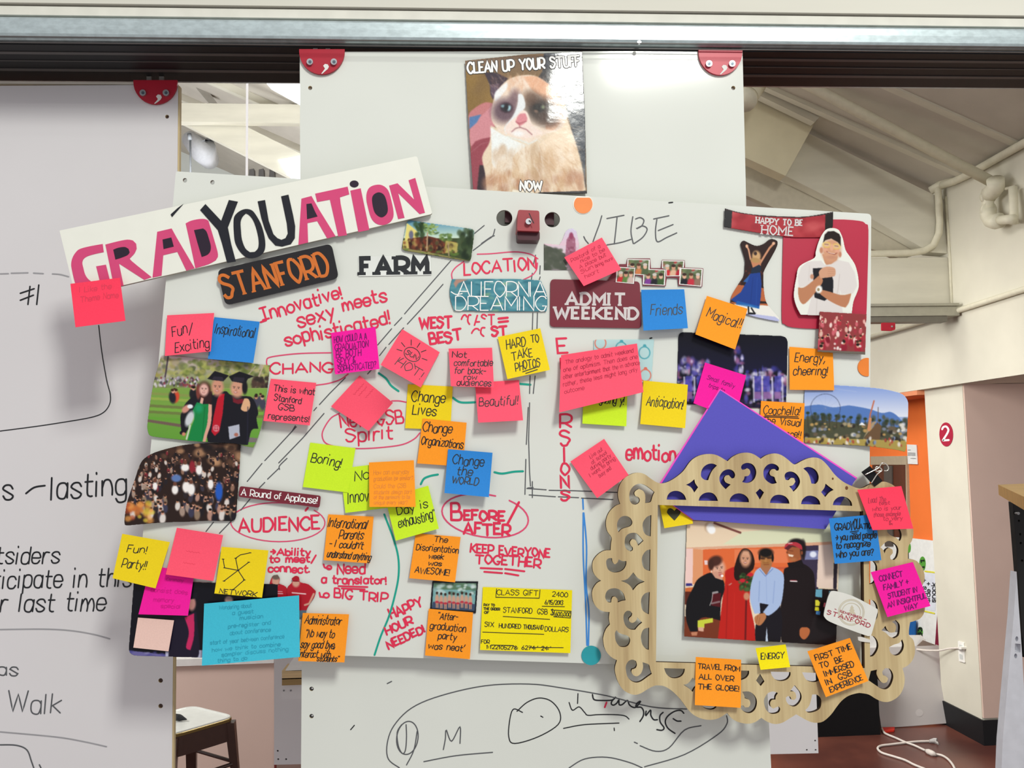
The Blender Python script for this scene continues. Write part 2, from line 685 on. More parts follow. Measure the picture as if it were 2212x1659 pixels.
    def fur(s, n, box, c0, cols, l0, l1, w=5, a=.35, spread=.5, away=True, ang=None):
        for _ in range(n):
            x, y = s.rng.uniform(box[0], box[2]), s.rng.uniform(box[1], box[3])
            an = math.atan2(y - c0[1], x - c0[0]) if ang is None else math.radians(ang)
            an += s.rng.uniform(-spread, spread)
            l = s.rng.uniform(l0, l1)
            s.L([(x, y), (x + l * math.cos(an), y + l * math.sin(an))], w, cols[s.rng.randint(len(cols))], a)

    def noise(s, amt, cell=3):
        h = s.rng.uniform(-1, 1, (s.ny // cell + 2, s.nx // cell + 2, 1))
        g = np.repeat(np.repeat(h, cell, 0), cell, 1)[:s.ny, :s.nx]
        s.I += g * amt

    def blur(s, n=1):
        for _ in range(n):
            p = np.pad(s.I, ((1, 1), (1, 1), (0, 0)), 'edge')
            s.I = (p[1:-1, 1:-1] * 4 + p[:-2, 1:-1] + p[2:, 1:-1] + p[1:-1, :-2] + p[1:-1, 2:]) / 8

    def build(s, name, outline, Yf, m, parent, solid=0.0, gain=1.0):
        """grid clipped to the outline (px); Yf(X,Y)->depth"""
        cxs = (s.X[:-1, :-1] + s.X[1:, 1:]) / 2
        cys = (s.Y[:-1, :-1] + s.Y[1:, 1:]) / 2
        keep = inside(cxs, cys, outline)
        idx = np.arange(s.nx * s.ny).reshape(s.ny, s.nx)
        q = np.stack([idx[:-1, :-1], idx[1:, :-1], idx[1:, 1:], idx[:-1, 1:]], -1)[keep]
        used = np.unique(q)
        X, Y = s.X.copy().ravel(), s.Y.copy().ravel()
        # snap the rim onto the outline
        uo = used[~inside(X[used], Y[used], outline)]
        if len(uo):
            ax, ay = X[uo], Y[uo]
            bd = np.full(len(uo), 1e9)
            bx, by = ax.copy(), ay.copy()
            O = np.array(outline)
            for i in range(len(O)):
                p, r = O[i - 1], O[i]
                v = r - p
                t = np.clip(((ax - p[0]) * v[0] + (ay - p[1]) * v[1]) / (v @ v + 1e-9), 0, 1)
                nx_, ny_ = p[0] + t * v[0], p[1] + t * v[1]
                d = np.hypot(ax - nx_, ay - ny_)
                b = d < bd
                bd[b] = d[b]
                bx[b] = nx_[b]
                by[b] = ny_[b]
            X[uo], Y[uo] = bx, by
        dep = Yf(X[used], Y[used]) if callable(Yf) else np.full(len(used), float(Yf))
        V = PA(X[used], Y[used], dep)
        remap = np.zeros(s.nx * s.ny, int)
        remap[used] = np.arange(len(used))
        Q = remap[q]
        L = ORG[parent]
        V = (V - np.array(L)).astype(np.float32)
        me = bpy.data.meshes.new(name)
        me.vertices.add(len(V))
        me.vertices.foreach_set('co', V.ravel())
        me.loops.add(Q.size)
        me.loops.foreach_set('vertex_index', Q.ravel().astype(np.int32))
        me.polygons.add(len(Q))
        me.polygons.foreach_set('loop_start', (np.arange(len(Q)) * 4).astype(np.int32))
        me.polygons.foreach_set('use_smooth', np.ones(len(Q), bool))
        me.update(calc_edges=True)
        I = np.clip(s.I, 0, 1)
        I = np.where(I <= 0.04045, I / 12.92, ((I + 0.055) / 1.055)**2.4) * gain
        col = np.ones((len(used), 4), np.float32)
        col[:, :3] = np.clip(I.reshape(-1, 3)[used], 0, 0.95)
        at = me.color_attributes.new('ink', 'FLOAT_COLOR', 'POINT')
        at.data.foreach_set('color', col.ravel())
        me.materials.append(m)
        o = bpy.data.objects.new(name, me)
        COL.objects.link(o)
        o.parent = parent
        ORG[o] = L
        if solid:
            md = o.modifiers.new('thickness', 'SOLIDIFY')
            md.thickness = solid
            md.offset = -1
        return o

# ================================================================== the room behind
WALLP = mat('cream_wall_paint', 'D0CCBC', 0.85, 0.15, var=0.03, scale=4, gain=1.03)
TIMB = mat('cream_painted_timber', 'CECABA', 0.75, 0.2, var=0.05, scale=14, bump=0.25, stretch=(0.15, 1, 1), gain=1.03)
CEILP = mat('pale_ceiling_board', 'C4BEB2', 0.9, 0.1, var=0.04, scale=5, gain=1.0)
ORAN = mat('orange_wall_paint', 'EE7A38', 0.7, 0.25, var=0.03, scale=4)
PIPE = mat('cream_painted_pipe', 'D2CDB8', 0.5, 0.3, gain=1.03)
BASEB = mat('black_rubber_baseboard', '16171A', 0.5, 0.3)
TAN = mat('beige_gloss_wall', 'D6BCAE', 0.28, 0.4, var=0.03, scale=3)
FLOORM = mat('stained_concrete', '6E4034', 0.30, 0.5, var=0.1, scale=2.2, hex2='54302A')


def quad(name, a, b, c, d, m, thick=0.05, nrm=(0, 1, 0), parent=None):
    n = Vector(nrm) * thick
    a, b, c, d = [Vector(v) for v in (a, b, c, d)]
    mb = MB()
    mb.hexa([a, b, c, d, a + n, b + n, c + n, d + n])
    return mb.build(name, m, parent)


def boxobj(name, a, b, m, parent=None):
    mb = MB()
    mb.box(a, b)
    return mb.build(name, m, parent)


put(boxobj('floor', (-9, 0.3, -0.1), (6.5, 15, 0), FLOORM), kind='structure')

XW = 2.87           # right side wall of the hall
YP = 5.3            # near corner of the white pier
CORN = PZ(2125, 1608, 0.0)
XW, YP = CORN.x, CORN.y
SOF = PX(2082, 830, XW).z
XU = XW - 0.05


def roof_z(x):
    return WTOP + 0.45 * (XU - x)


WTOP = PX(2212, 306, XU).z

# side wall above the soffit, from near the camera to the back
put(boxobj('wall_right', (XU, 2.4, SOF), (XU + 0.22, 14, WTOP + 0.3), WALLP), kind='structure')
put(boxobj('trim_22', (XU + 0.221, 2.4, SOF + 0.002), (XU + 2.2, 14, SOF + 0.1), WALLP), kind='structure')
# pier below the soffit with the beige face towards the camera
pier = put(boxobj('wall_pier', (XW, YP, 0), (XW + 1.9, PX(2000, 900, XW).y, SOF), WALLP), kind='structure')
boxobj('gloss_facing', (XW + 0.004, YP - 0.012, 0.15), (XW + 1.9, YP, SOF), TAN, pier)
put(boxobj('baseboard_right', (XW - 0.012, YP - 0.024, 0), (XW + 1.9, YP - 0.012, 0.14), BASEB), kind='structure')
put(boxobj('baseboard_pier', (XW - 0.012, YP - 0.012, 0), (XW - 0.0005, PX(2000, 900, XW).y, 0.14), BASEB), kind='structure')
# orange alcove
YQ = PX(2000, 900, XW).y
alc = put(boxobj('wall_alcove', (XW + 0.22, YQ, 0), (XW + 0.3, 14, SOF), ORAN), kind='structure')
put(boxobj('trim_1', (XW - 0.05, YQ, SOF - 0.03), (XW + 0.3, 14, SOF - 0.001), mat('orange_soffit_paint', 'D88A64', 0.8, 0.2)), kind='structure')
XA = XW + 0.22
put(boxobj('wall_alcove_end', (-9, 13.9, 0), (XA, 14, 3.0), WALLP), kind='structure')
# gable end wall
gv = MB()
gv.hexa([(-9, 13.8, 3.0), (XU, 13.8, 3.0), (XU, 13.8, WTOP), (-9, 13.8, WTOP + 0.45 * (XU + 9)),
         (-9, 13.9, 3.0), (XU, 13.9, 3.0), (XU, 13.9, WTOP), (-9, 13.9, WTOP + 0.45 * (XU + 9))])
put(gv.build('wall_back', mat('pale_far_wall', 'D9DED8', 0.9, 0.1, var=0.03, scale=2)), kind='structure')

# door in the alcove wall
PXA = lambda x, y: PX(x, y, XA)
XD = XA - 0.02
dfr = put(slab('door_1', [(1880, 986), (1957, 985), (1966, 1300), (1960, 1300), (1956, 1004), (1880, 1004)], 0, 0.03,
               mat('beige_door_frame', 'AFA188', 0.6, 0.3), fn=lambda x, y: PX(x, y, XD), back_dir=(1, 0, 0)), kind='structure')
slab('door_leaf', [(1884, 1005), (1956, 1005), (1966, 1300), (1884, 1300)], 0, 0.015,
     mat('dark_brown_door_leaf', '5C3424', 0.5, 0.3, var=0.12, scale=8, stretch=(3, 3, 0.3)), dfr,
     fn=lambda x, y: PX(x, y, XD + 0.004), back_dir=(1, 0, 0))
slab('door_jamb', [(1909, 1006), (1926, 1006), (1928, 1180), (1911, 1180)], 0, 0.01,
     mat('dark_grey_jamb', '57504A', 0.6, 0.2), dfr, fn=lambda x, y: PX(x, y, XD - 0.008), back_dir=(1, 0, 0))

# round number sign on the pier
sg = thing('number_sign', PX(2043, 939, XW), 'oval dark red wall sign with a white 2 on the white pier', 'sign')
slab('disc', circ(2043.5, 938.5, 14.5, 26, 28, rot=-0.03), 0, 0.003, mat('dark_red_sign', 'A81E3C', 0.5, 0.3), sg,
     fn=lambda x, y: PX(x, y, XW - 0.004), back_dir=(1, 0, 0))
ribbons('number', lettering('2', (2036.5, 951.5), (2049.5, 950.5), 29, slant=0.02), 4.2,
        lambda x, y: PX(x, y, XW - 0.005), WHITE, sg)
# outlet
ot = thing('power_outlet', PX(2075, 1408, XW), 'white wall outlet with a plug in it low on the pier', 'outlet')
slab('cover_plate', rrect([(2069, 1384), (2081.5, 1388), (2084, 1432), (2071, 1428)], 1.5), 0, 0.006,
     mat('white_plastic', 'EDEBE4', 0.4, 0.4), ot, fn=lambda x, y: PX(x, y, XW - 0.007), back_dir=(1, 0, 0))
for yy in (1398, 1418):
    slab('socket', rrect([(2072, yy - 6), (2079, yy - 4), (2080, yy + 7), (2073, yy + 5)], 2), 0, 0.002,
         mat('grey_white_socket', 'C9CCC8', 0.4, 0.4), ot, fn=lambda x, y: PX(x, y, XW - 0.0085), back_dir=(1, 0, 0))
slab('plug', rrect([(2069, 1396), (2077, 1398), (2077, 1403), (2069, 1402)], 1), 0, 0.03,
     mat('white_plastic', 'EDEBE4'), ot, fn=lambda x, y: PX(x, y, XW - 0.03), back_dir=(1, 0, 0))

# small white notice on the orange wall
ns = thing('wall_notice', PX(1971, 980, XA), 'small white printed notice on the orange alcove wall', 'notice')
slab('sheet', [(1959, 960), (1979, 961), (1981.5, 1003), (1961, 1002)], 0, 0.006, mat('white_card', 'E6E8E6', 0.6, 0.2), ns,
     fn=lambda x, y: PX(x, y, XA - 0.01), back_dir=(1, 0, 0))
ribbons('print', [[(1961, 972), (1967, 972)], [(1961, 978.5), (1977, 979)], [(1961, 981), (1977, 981.5)], [(1961, 983.5), (1977, 984)],
                  [(1967, 990), (1978, 990.5)]], 1.0, lambda x, y: PX(x, y, XA - 0.0115), INK['grey'], ns)

# white schedule poster on the alcove wall
ps = thing('schedule_poster', PX(1995, 1280, XA), 'tall white poster with green ovals and sideways print on the alcove wall', 'poster')
PB = lambda x, y: PX(x, y, XA - 0.02)
slab('sheet', [(1880, 1157), (1972, 1163), (2023.5, 1169), (2029, 1260), (2022, 1410), (1880, 1440)], 0, 0.012, mat('white_poster', 'E9EBE7', 0.5, 0.3), ps,
     fn=PB, back_dir=(1, 0, 0))
GRN = mat('green_print', '58A03C', 0.5, 0.3)
for cx, cy, rx, ry in ((1992.5, 1218, 7, 16), (1963, 1183, 4.5, 11), (1987.5, 1365, 6, 11)):
    slab('green_oval', circ(cx, cy, rx, ry, 20), 0, 0.001, GRN, ps, fn=lambda x, y: PX(x, y, XA - 0.0215), back_dir=(1, 0, 0))
PB2 = lambda x, y: PX(x, y, XA - 0.023)
ribbons('number', lettering('11', (1996, 1229), (1996, 1207), 7, serif=2.5) + lettering('S3', (1991, 1375), (1991, 1356), 7), 2.4, PB2, INK['black'], ps)
ribbons('tape_line', [[(1998, 1234), (2023, 1237)], [(1996, 1320), (2018, 1325)]], 3.2, PB2, mat('yellow_tape', 'E2DC40', 0.5), ps)
slab('print_band', [(1992, 1238), (2024, 1240), (2020, 1320), (1992, 1316)], 0, 0.0004, mat('bluish_white_strip', 'DDE2EC', 0.5), ps,
     fn=lambda x, y: PX(x, y, XA - 0.0214), back_dir=(1, 0, 0))
ribbons('sideways_print', lettering('snack', (2020, 1301), (2021, 1259), 9) + lettering('side +', (2008, 1301), (2010, 1258), 9) +
        lettering('rolls +', (1999, 1299), (2001, 1250), 9), 1.7, PB2, INK['black'], ps)
# maroon strip seen between poster and pier
st = slab('maroon_banner', [(2029, 1262), (2034, 1400), (2052, 1560), (2020, 1560), (2018, 1415)], 0, 0.01, mat('maroon_cloth', '7C1E38', 0.7, 0.2),
          fn=lambda x, y: PX(x, y, XA - 0.045), back_dir=(1, 0, 0))
put(st, 'narrow maroon banner hanging between the white poster and the pier', 'banner')
# coloured sheets behind the frame cut-outs
ob = slab('blue_poster', [(1960, 1335), (1976, 1338), (1976, 1378), (1960, 1376)], 0, 0.01, mat('deep_blue_print', '1E62A8', 0.5, 0.3),
          fn=lambda x, y: PX(x, y, XA - 0.05), back_dir=(1, 0, 0))
put(ob, 'sliver of a blue poster showing beside the green S3 oval', 'poster')

# ------------------------------------------------------------------ roof, purlins, rafter, tie beam
def roofpt(x, y, dz=0.0):
    return (x, y, roof_z(x) + dz)


put(quad('ceiling', roofpt(XU + 0.25, 2.4), roofpt(-9, 2.4), roofpt(-9, 14), roofpt(XU + 0.25, 14), CEILP, 0.08, (0, 0, 1)), kind='structure')
# near flat bulkhead above the track
TRK_Y0, TRK_Y1 = 1.40, 1.565


def on_roof(px, py, dz=0.0):
    """where the sight line meets the underside of the roof (lowered by dz)"""
    d = ray(px, py)
    # z = WTOP + .45 (XU - x) - dz
    t = (WTOP + 0.45 * XU - dz - CAMZ) / (d.z + 0.45 * d.x)
    return C0 + d * t


def purlin(name, y, w, h, m):
    mb = MB()
    a, b = XU, -7
    mb.hexa([(a, y, roof_z(a) - h), (b, y, roof_z(b) - h), (b, y + w, roof_z(b) - h), (a, y + w, roof_z(a) - h),
             (a, y, roof_z(a)), (b, y, roof_z(b)), (b, y + w, roof_z(b)), (a, y + w, roof_z(a))])
    return mb.build(name, m)


yA = on_roof(2072, 247).y
yC = on_roof(1880, 278).y
k = 2
for y, h, w in ((yA, 0.012, 0.055), (yC, 0.03, 0.05), (yC + 1.05, .05, .06), (yC + 2.2, .05, .06), (yC + 3.4, .08, .1), (yC + 4.4, .08, .1), (yC + 5.6, .08, .1), (yC + 6.6, .08, .1)):
    put(purlin('trim_%d' % k, y, w, h, TIMB), kind='structure')
    k += 1

# rafter + tie beam of the first truss (plane YB)
YB = PX(2050, 600, XU).y
P5 = lambda x, y: P(x, y, YB)
rf = put(slab('rafter', [(1540, 186), (1749, 289), (2014, 419), (2056, 440), (2056, 548), (2010, 545), (1877, 470), (1613, 338), (1540, 300)], YB, 0.09, TIMB),
         'sloping cream timber rafter running down to the side wall', 'beam')
tb = put(slab('tie_beam', [(1560, 552), (1880, 558), (2056, 556), (2056, 667), (1880, 667), (1560, 668)], YB - 0.005, 0.11, TIMB),
         'level cream timber tie beam above the far metal track', 'beam')
gs = put(slab('gusset_panel', [(1588, 196), (1640, 204), (1762, 262), (1697, 380), (1613, 342), (1588, 330)], YB - 0.12, 0.1,
              mat('cream_plywood', 'D0C8AC', 0.8, 0.15, var=0.04, scale=6, gain=1.03)), 'cream plywood panel boxing in the rafter end', 'panel')
# wider boxed strip above the gusset
bx = put(slab('ceiling_board', [(1640, 172), (1700, 199), (1783, 239), (1760, 264), (1640, 206), (1610, 190)], YB - 0.2, 0.06, TIMB),
         'narrow cream board along the top of the plywood panel', 'board')
# lower rafter web seen behind boards
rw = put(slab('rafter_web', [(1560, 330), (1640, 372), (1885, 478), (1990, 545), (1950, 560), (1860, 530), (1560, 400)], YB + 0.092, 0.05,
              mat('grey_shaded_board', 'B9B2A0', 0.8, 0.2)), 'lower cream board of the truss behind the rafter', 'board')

# far metal track on the tie beam
tr = thing('far_sliding_track', P5(1960, 690), 'far galvanised sliding track fixed under the tie beam', 'track')
GALV = mat('galvanised_steel', 'B4C0C0', 0.32, 0.5, metal=0.75, var=0.10, scale=40, stretch=(1, 1, 0.2))
mb = MB()
yy = YB - 0.02
zt, zb, zc = P(1960, 668, yy).z, P(1960, 688, yy).z, P(1960, 700, yy).z
x1 = P(2049, 680, yy).x
mb.box((-1, yy - 0.12, zt), (x1, yy, zt + 0.015))
mb.box((-1, yy - 0.10, zb), (x1 + 0.01, yy, zt - 0.001))
mb.build('rail', mat('dull_track_metal', 'A6A394', 0.45, 0.4, metal=0.3), tr)
boxobj('channel', (-1, yy - 0.09, zc), (x1 - 0.06, yy - 0.01, zb - 0.001), mat('grey_channel', '6E6A60', 0.5, 0.4, metal=0.2), tr)
hb = thing('hanging_bracket', P(1920, 706, yy - .05), 'small red bracket on the far sliding track', 'bracket')
slab('plate', rrect([(1905, 697), (1934, 697), (1934, 712), (1926, 715), (1905, 714)], 2), yy - 0.11, 0.012, mat('red_enamel', 'A8142C', 0.45, 0.4), hb)
slab('bolt', circ(1927, 705, 2, 2, 10), yy - 0.116, 0.005, mat('zinc', 'B8BCC0', 0.3, 0.5, metal=0.8), hb)

# pipes
def tube_thing(name, label, pts, r, m=PIPE, cat='pipe', group=None):
    mb = MB()
    mb.tube(pts, r, 12)
    o = mb.build(name, m, None, True)
    return put(o, label, cat, group)


XC = XU - 0.03
q0 = PX(2290, 268, XC)
cpts = [q0, PX(2212, 309, XC), PX(2090, 378, XC), PX(2060, 392, XC), P(2035, 400, PX(2060, 392, XC).y + 0.1)]
tube_thing('conduit', 'cream conduit running along the top of the side wall', cpts, 0.022)
pp = [on_roof(1650, 135, 0.06), on_roof(1758, 190, 0.06), PX(2143, 393, XU - 0.06)]
tube_thing('ceiling_pipe', 'long cream pipe running down under the sloped ceiling', pp, 0.030)
XT = XU - 0.07
W_ = lambda x, y, d=0.0: PX(x, y, XT + d)
v = thing('pipe_trap', W_(2140, 440), 'cream pipe elbow and U bend fixed on the side wall', 'pipe')
mb = MB()
mb.tube([W_(2150, 388, -.02), W_(2152, 404), W_(2143, 414), W_(2136, 420)], 0.044, 14)
mb.tube([W_(2134, 408), W_(2134, 462)], 0.031, 12)
mb.tube([W_(2134, 452), W_(2135, 466), W_(2141, 476), W_(2150, 479), W_(2160, 476)], 0.041, 14)
mb.tube([W_(2156, 476), W_(2190, 473)], 0.025, 12)
mb.tube([W_(2190, 484, .02), W_(2190, 452, .02), W_(2188, 405, .03)], 0.022, 12)
mb.tube([W_(2132, 424), W_(2137, 424)], 0.042, 14)
mb.tube([W_(2133, 454), W_(2137, 454)], 0.044, 14)
mb.build('pipework', PIPE, v, True)
mb = MB()
mb.tube([W_(2172, 408, .03), W_(2192, 403, .05)], 0.008, 8)
mb.build('wall_clip', PIPE, v)
# drop conduit in the corner of the truss
yd = YB - 0.03
dp = [P(2035, 402, yd), P(2026, 408, yd), P(2028, 440, yd), P(2030, 480, yd), P(2028, 505, yd), P(2016, 530, yd), P(1998, 541, yd), P(1970, 546, yd), P(1860, 549, yd), P(1700, 551, yd)]
tube_thing('conduit', 'cream conduit dropping down the corner and along the tie beam', dp, 0.020)
tube_thing('conduit', 'short cream conduit stub into the dark hole at the ceiling corner', [P(2010, 412, yd + .04), P(2030, 400, yd), P(2062, 390, yd - 0.1)], 0.025)
XS = XU - 0.02
tube_thing('conduit', 'cream conduit sloping along the side wall past the far track',
           [PX(2290, 600, XS), PX(2212, 625, XS), PX(2053, 676, XS), PX(1960, 705, XS), PX(1850, 737, XS)], 0.016)
cn = [P(1600, 188, YB - .4), P(1640, 186, YB - .42)]
cp2 = thing('pipe_end', P(1620, 195, YB - .4), 'wide open cream pipe end just right of the tall panel', 'pipe')
mb = MB()
mb.tube([P(1612, 214, YB - .5), P(1634, 184, YB - .34)], 0.055, 16)
mb.tube([P(1609, 217, YB - .51), P(1613, 212, YB - .48)], 0.064, 16)
mb.tube([P(1608, 224, YB - .42), P(1580, 262, YB - .42)], 0.03, 12)
mb.build('tube', PIPE, cp2, True)
# corner bead where tie beam meets wall
tube_thing('corner_strip', 'thin cream bead in the corner beside the tie beam', [PX(2043, 425, XU - .004), PX(2052, 558, XU - .004), PX(2057, 672, XU - .004)], 0.008, cat='trim')

# ------------------------------------------------------------------ far room seen in the left gap
YL = 9.0
PL = lambda x, y: P(x, y, YL)
put(slab('collar_beam', [(330, 222), (700, 226), (700, 266), (330, 262)], YL, 0.1, TIMB), 'level cream collar beam seen through the upper left gap', 'beam')
put(slab('far_rafter', [(360, 235), (515, 265), (720, 367), (720, 425), (650, 395), (395, 266), (360, 250)], YL + 0.12, 0.1, TIMB),
    'sloping cream rafter seen through the upper left gap', 'beam')
for i, (a, b, c, d) in enumerate((((418, 183), (440, 183), (470, 224), (452, 224)), ((446, 183), (476, 183), (500, 224), (482, 224)),
                                  ((380, 196), (400, 206), (432, 224), (380, 212)))):
    put(slab('roof_joist', [a, b, c, d], YL + 1.0 + 0.3 * i, 0.08, mat('grey_joist', 'BEBBB2', 0.8)),
        ['pale joist nearest the vertical rod gap', 'wider pale joist right of the narrow one', 'stubby pale joist at the left of the gap'][i], 'joist')
sky = slab('skylight', [(575, 178), (780, 178), (780, 240), (650, 226), (585, 190)], 7.9, 0.03, mat('bright_skylight', 'F4FAFF', emit=4.0))
put(sky, 'bright skylight at the top right of the left gap', 'skylight')
win = slab('skylight', [(600, 345), (650, 336), (780, 350), (780, 470), (700, 440), (628, 385)], YL + 0.10, 0.01, mat('soft_window', 'EAF4FA', emit=1.4))
put(win, 'soft bright window behind the lower end of the far rafter', 'window')
dc = thing('ceiling_duct', P(440, 330, YL + 2), 'white round duct hanging in the far room', 'duct')
mb = MB()
mb.tube([P(410, 300, YL + 2), P(440, 325, YL + 1.8), P(452, 345, YL + 2.4)], [0.10, 0.16, 0.12], 14)
mb.build('duct', mat('white_duct', 'DADCE0', 0.6), dc, True)
mb = MB()
mb.tube([P(459, 300, YL + 2), P(459, 330, YL + 2)], 0.022, 8)
mb.tube([P(436, 308, YL + 2), P(456, 297, YL + 2)], 0.022, 8)
mb.build('strap', mat('grey_strap', 'A6A8AA', 0.6), dc)
for i, px in enumerate((541, 562, 585)):
    put(slab('far_fixture', [(px - 3, 366), (px + 7, 364), (px + 8, 384), (px - 4, 384)], YL + 3 + i * .2, 0.1, mat('dark_fixture', '6C6A68', 0.6)),
        ['small dark fitting just right of the bright rod', 'middle dark fitting above the whiteboard edge', 'right dark fitting above the whiteboard edge'][i], 'fixture')
tube_thing('long_pull_cord', 'thin dark cord hanging in the upper left gap', [P(411, 302, 6), P(412, 420, 6)], 0.006, mat('dark_cord', '505254', 0.6), 'cord')
tube_thing('toggle', 'dark toggle at the top of the thin cord', [P(409, 289, 5.99), P(411, 302, 5.99)], 0.014, mat('dark_cord', '505254', 0.6), 'toggle')
tube_thing('vertical_rod', 'bright white vertical rod hanging in the upper left gap', [P(533, 386, 2.6), Vector((P(533, 386, 2.6).x, 2.6, roof_z(P(533, 386, 2.6).x) - .002))], 0.0033, mat('white_glow_rod', 'FFFFFF', 0.3, 0.5, emit=0.5), 'rod')  # rod gets a glow of its own through emission

# ------------------------------------------------------------------ low partition, white post board and table in the lower gap
YT = 4.2
tp = thing('low_cabinet', P(480, 1500, YT), 'low beige gloss cabinet with a white top behind the stool', 'cabinet')
za = P(480, 1434, YT).z
boxobj('front_panel', (P(330, 1500, YT).x, YT, 0), (P(593, 1500, YT).x, YT + 0.03, za), mat('beige_gloss_panel', 'E4CABC', 0.3, 0.35, var=0.03, scale=2), tp)
boxobj('top', (P(330, 1500, YT).x, YT - 0.02, za), (P(593, 1500, YT).x, YT + 0.75, za + 0.03), mat('white_laminate', 'E6E4E0', 0.4, 0.4), tp)
boxobj('edge_strip', (P(593, 1500, YT).x, YT - 0.004, 0), (P(595, 1500, YT).x, YT + 0.03, za), mat('maroon_edge', '7A3030', 0.5), tp)
YC = 1.98
wb = thing('whiteboard', P(1180, 1500, YC), 'short rear whiteboard with screw holes in its bottom corners', 'whiteboard', 'whiteboards')
holes = [circ(x, y, 2.1, 2.1, 8) for x, y in ((1743, 1620), (1762, 1620), (1761, 1600), (601, 1640), (618, 1640), (600, 1622))]
slab('panel', [(592, 1180), (1757, 1180), (1760, 1400), (1768, 1627), (592, 1652)], YC, 0.006, BOARD2, wb, holes=holes)
for x, y in ((1743, 1620), (1762, 1620), (1761, 1600), (601, 1640), (618, 1640), (600, 1622)):
    slab('hole_shade_disc', circ(x, y, 2.6, 2.6, 8), YC + .004, 0.003, mat('dark_hole', '3A3838', 0.8), wb)  # dark disc behind each open screw hole, painting the shade inside
tbz = P(630, 1466, 1.88).z
dk = thing('desk', P(640, 1480, 1.85), 'desk corner with a white top on layered plywood behind the tall panel', 'desk')
DK = lambda x, y: P(x, y, 1.80)
xr = P(760, 1450, 1.8).x
slab('white_top', [(648, 1405), (820, 1402), (820, 1446), (618, 1447.5)], 0, 0.0, mat('bright_white_laminate', 'FBFBFA', 0.4, 0.4), dk,
     fn=lambda x, y: PZ(x, y, P(630, 1447, 1.78).z)) if False else None
zt = P(630, 1447, 1.78).z
f0, f1 = P(617, 1447, 1.78), P(690, 1446, 1.78)
g0, g1 = PZ(640, 1412, zt), PZ(700, 1410, zt)
mb = MB()
mb.hexa([f0, f1, g1, g0, f0 - Vector((0, 0, .002)), f1 - Vector((0, 0, .002)), g1 - Vector((0, 0, .002)), g0 - Vector((0, 0, .002))])
mb.build('white_top', mat('bright_white_laminate', 'F6F6F4', 0.4, 0.4), dk)
for nm, y0, y1, hx in (('plywood_edge', 1449, 1465, 'D8BC90'), ('lower_plywood_edge', 1465.5, 1478, '9C8258')):
    a, b = P(609, y0, 1.78), P(690, y1, 1.78)
    boxobj(nm, (a.x, 1.78, b.z), (b.x, 1.84, a.z), mat(nm + '_wood', hx, 0.6, 0.2, var=0.08, scale=60, stretch=(.2, 1, 3)), dk)
a, b = P(608, 1479, 1.79), P(690, 1508, 1.79)
boxobj('apron', (a.x, 1.79, b.z), (b.x, 1.80, a.z), BOARD2, dk)
for x in (613, 628):
    slab('screw', circ(x, 1492, 1.8, 1.8, 10), 1.7885, 0.001, mat('grey_screw', '77777A', 0.4, 0.4), dk)

boxobj('leg', (P(690, 1450, 1.8).x, 1.80, 0), (P(720, 1450, 1.8).x, 1.84, P(690, 1508, 1.79).z), BOARD2, dk)
# stool
zs = 0.76
cb, cr_ = PZ(415, 1523, zs), PZ(509, 1546, zs)
e1 = cr_ - cb
n = Vector((e1.y, -e1.x, 0))
if n.y > 0:
    n = -n
cl_, cf = cb + n, cr_ + n
sc = (cb + cf) / 2
stl = thing('metal_stool', (sc.x, sc.y, 0), 'dark metal bar stool with a shiny pale square seat', 'stool')


def seatpoly(s, z, r=0.18):
    c = [sc + (p - sc) * s for p in (cb, cr_, cf, cl_)]
    q = rrect([(p.x, p.y) for p in c], e1.length * r * s, 4)
    return [Vector((x, y, z)) for x, y in q]


def lofts(levels):
    mb = MB()
    k = len(levels[0])
    vs = [v for l in levels for v in l]
    fs = [tuple(range(k))[::-1]]
    for i in range(len(levels) - 1):
        for j in range(k):
            a, b = i * k + j, i * k + (j + 1) % k
            fs.append((a, b, b + k, a + k))
    fs.append(tuple((len(levels) - 1) * k + j for j in range(k)))
    mb.add(vs, fs)
    return mb


lofts([seatpoly(.985, zs - .012), seatpoly(1.0, zs - .004), seatpoly(.985, zs), seatpoly(.93, zs), seatpoly(.90, zs - .003)]).build(
    'seat', mat('pale_polished_seat', 'DEE0DA', 0.25, 0.4, metal=0.0, var=0.03), stl)
lofts([seatpoly(1.012, zs - .016), seatpoly(1.015, zs - .006), seatpoly(1.0, zs - .0045)]).build('brass_rim', mat('brass_rim', '8E7C4A', 0.3, 0.5, metal=0.6), stl)
DKM = mat('dark_bronze_metal', '4A342C', 0.28, 0.6, metal=0.3)
lofts([seatpoly(1.02, zs - .085), seatpoly(1.0, zs - .017)]).build('apron', DKM, stl)
for p in (cb, cr_, cf, cl_):
    d = (p - sc)
    d.z = 0
    top = sc + d * 0.90
    bot = sc + d * 1.28
    mb = MB()
    w = e1.length * 0.10
    t = d.normalized()
    s_ = Vector((-t.y, t.x, 0))
    for lv in ((top, zs - .02, w * 1.25), (top + (bot - top) * .25, zs * .75, w), (bot, 0.01, w * 0.6)):
        c = Vector((lv[0].x, lv[0].y, lv[1]))
        for a, b in ((-1, -1), (1, -1), (1, 1), (-1, 1)):
            mb.v.append(tuple(c + s_ * a * lv[2] * .7 + t * b * lv[2] * .5))
    for i in range(2):
        for j in range(4):
            a, b = i * 4 + j, i * 4 + (j + 1) % 4
            mb.f.append((a, b, b + 4, a + 4))
    mb.f += [(3, 2, 1, 0), (8, 9, 10, 11)]
    mb.build('leg', DKM, stl)
cs = [cb, cr_, cf, cl_]
mb = MB()
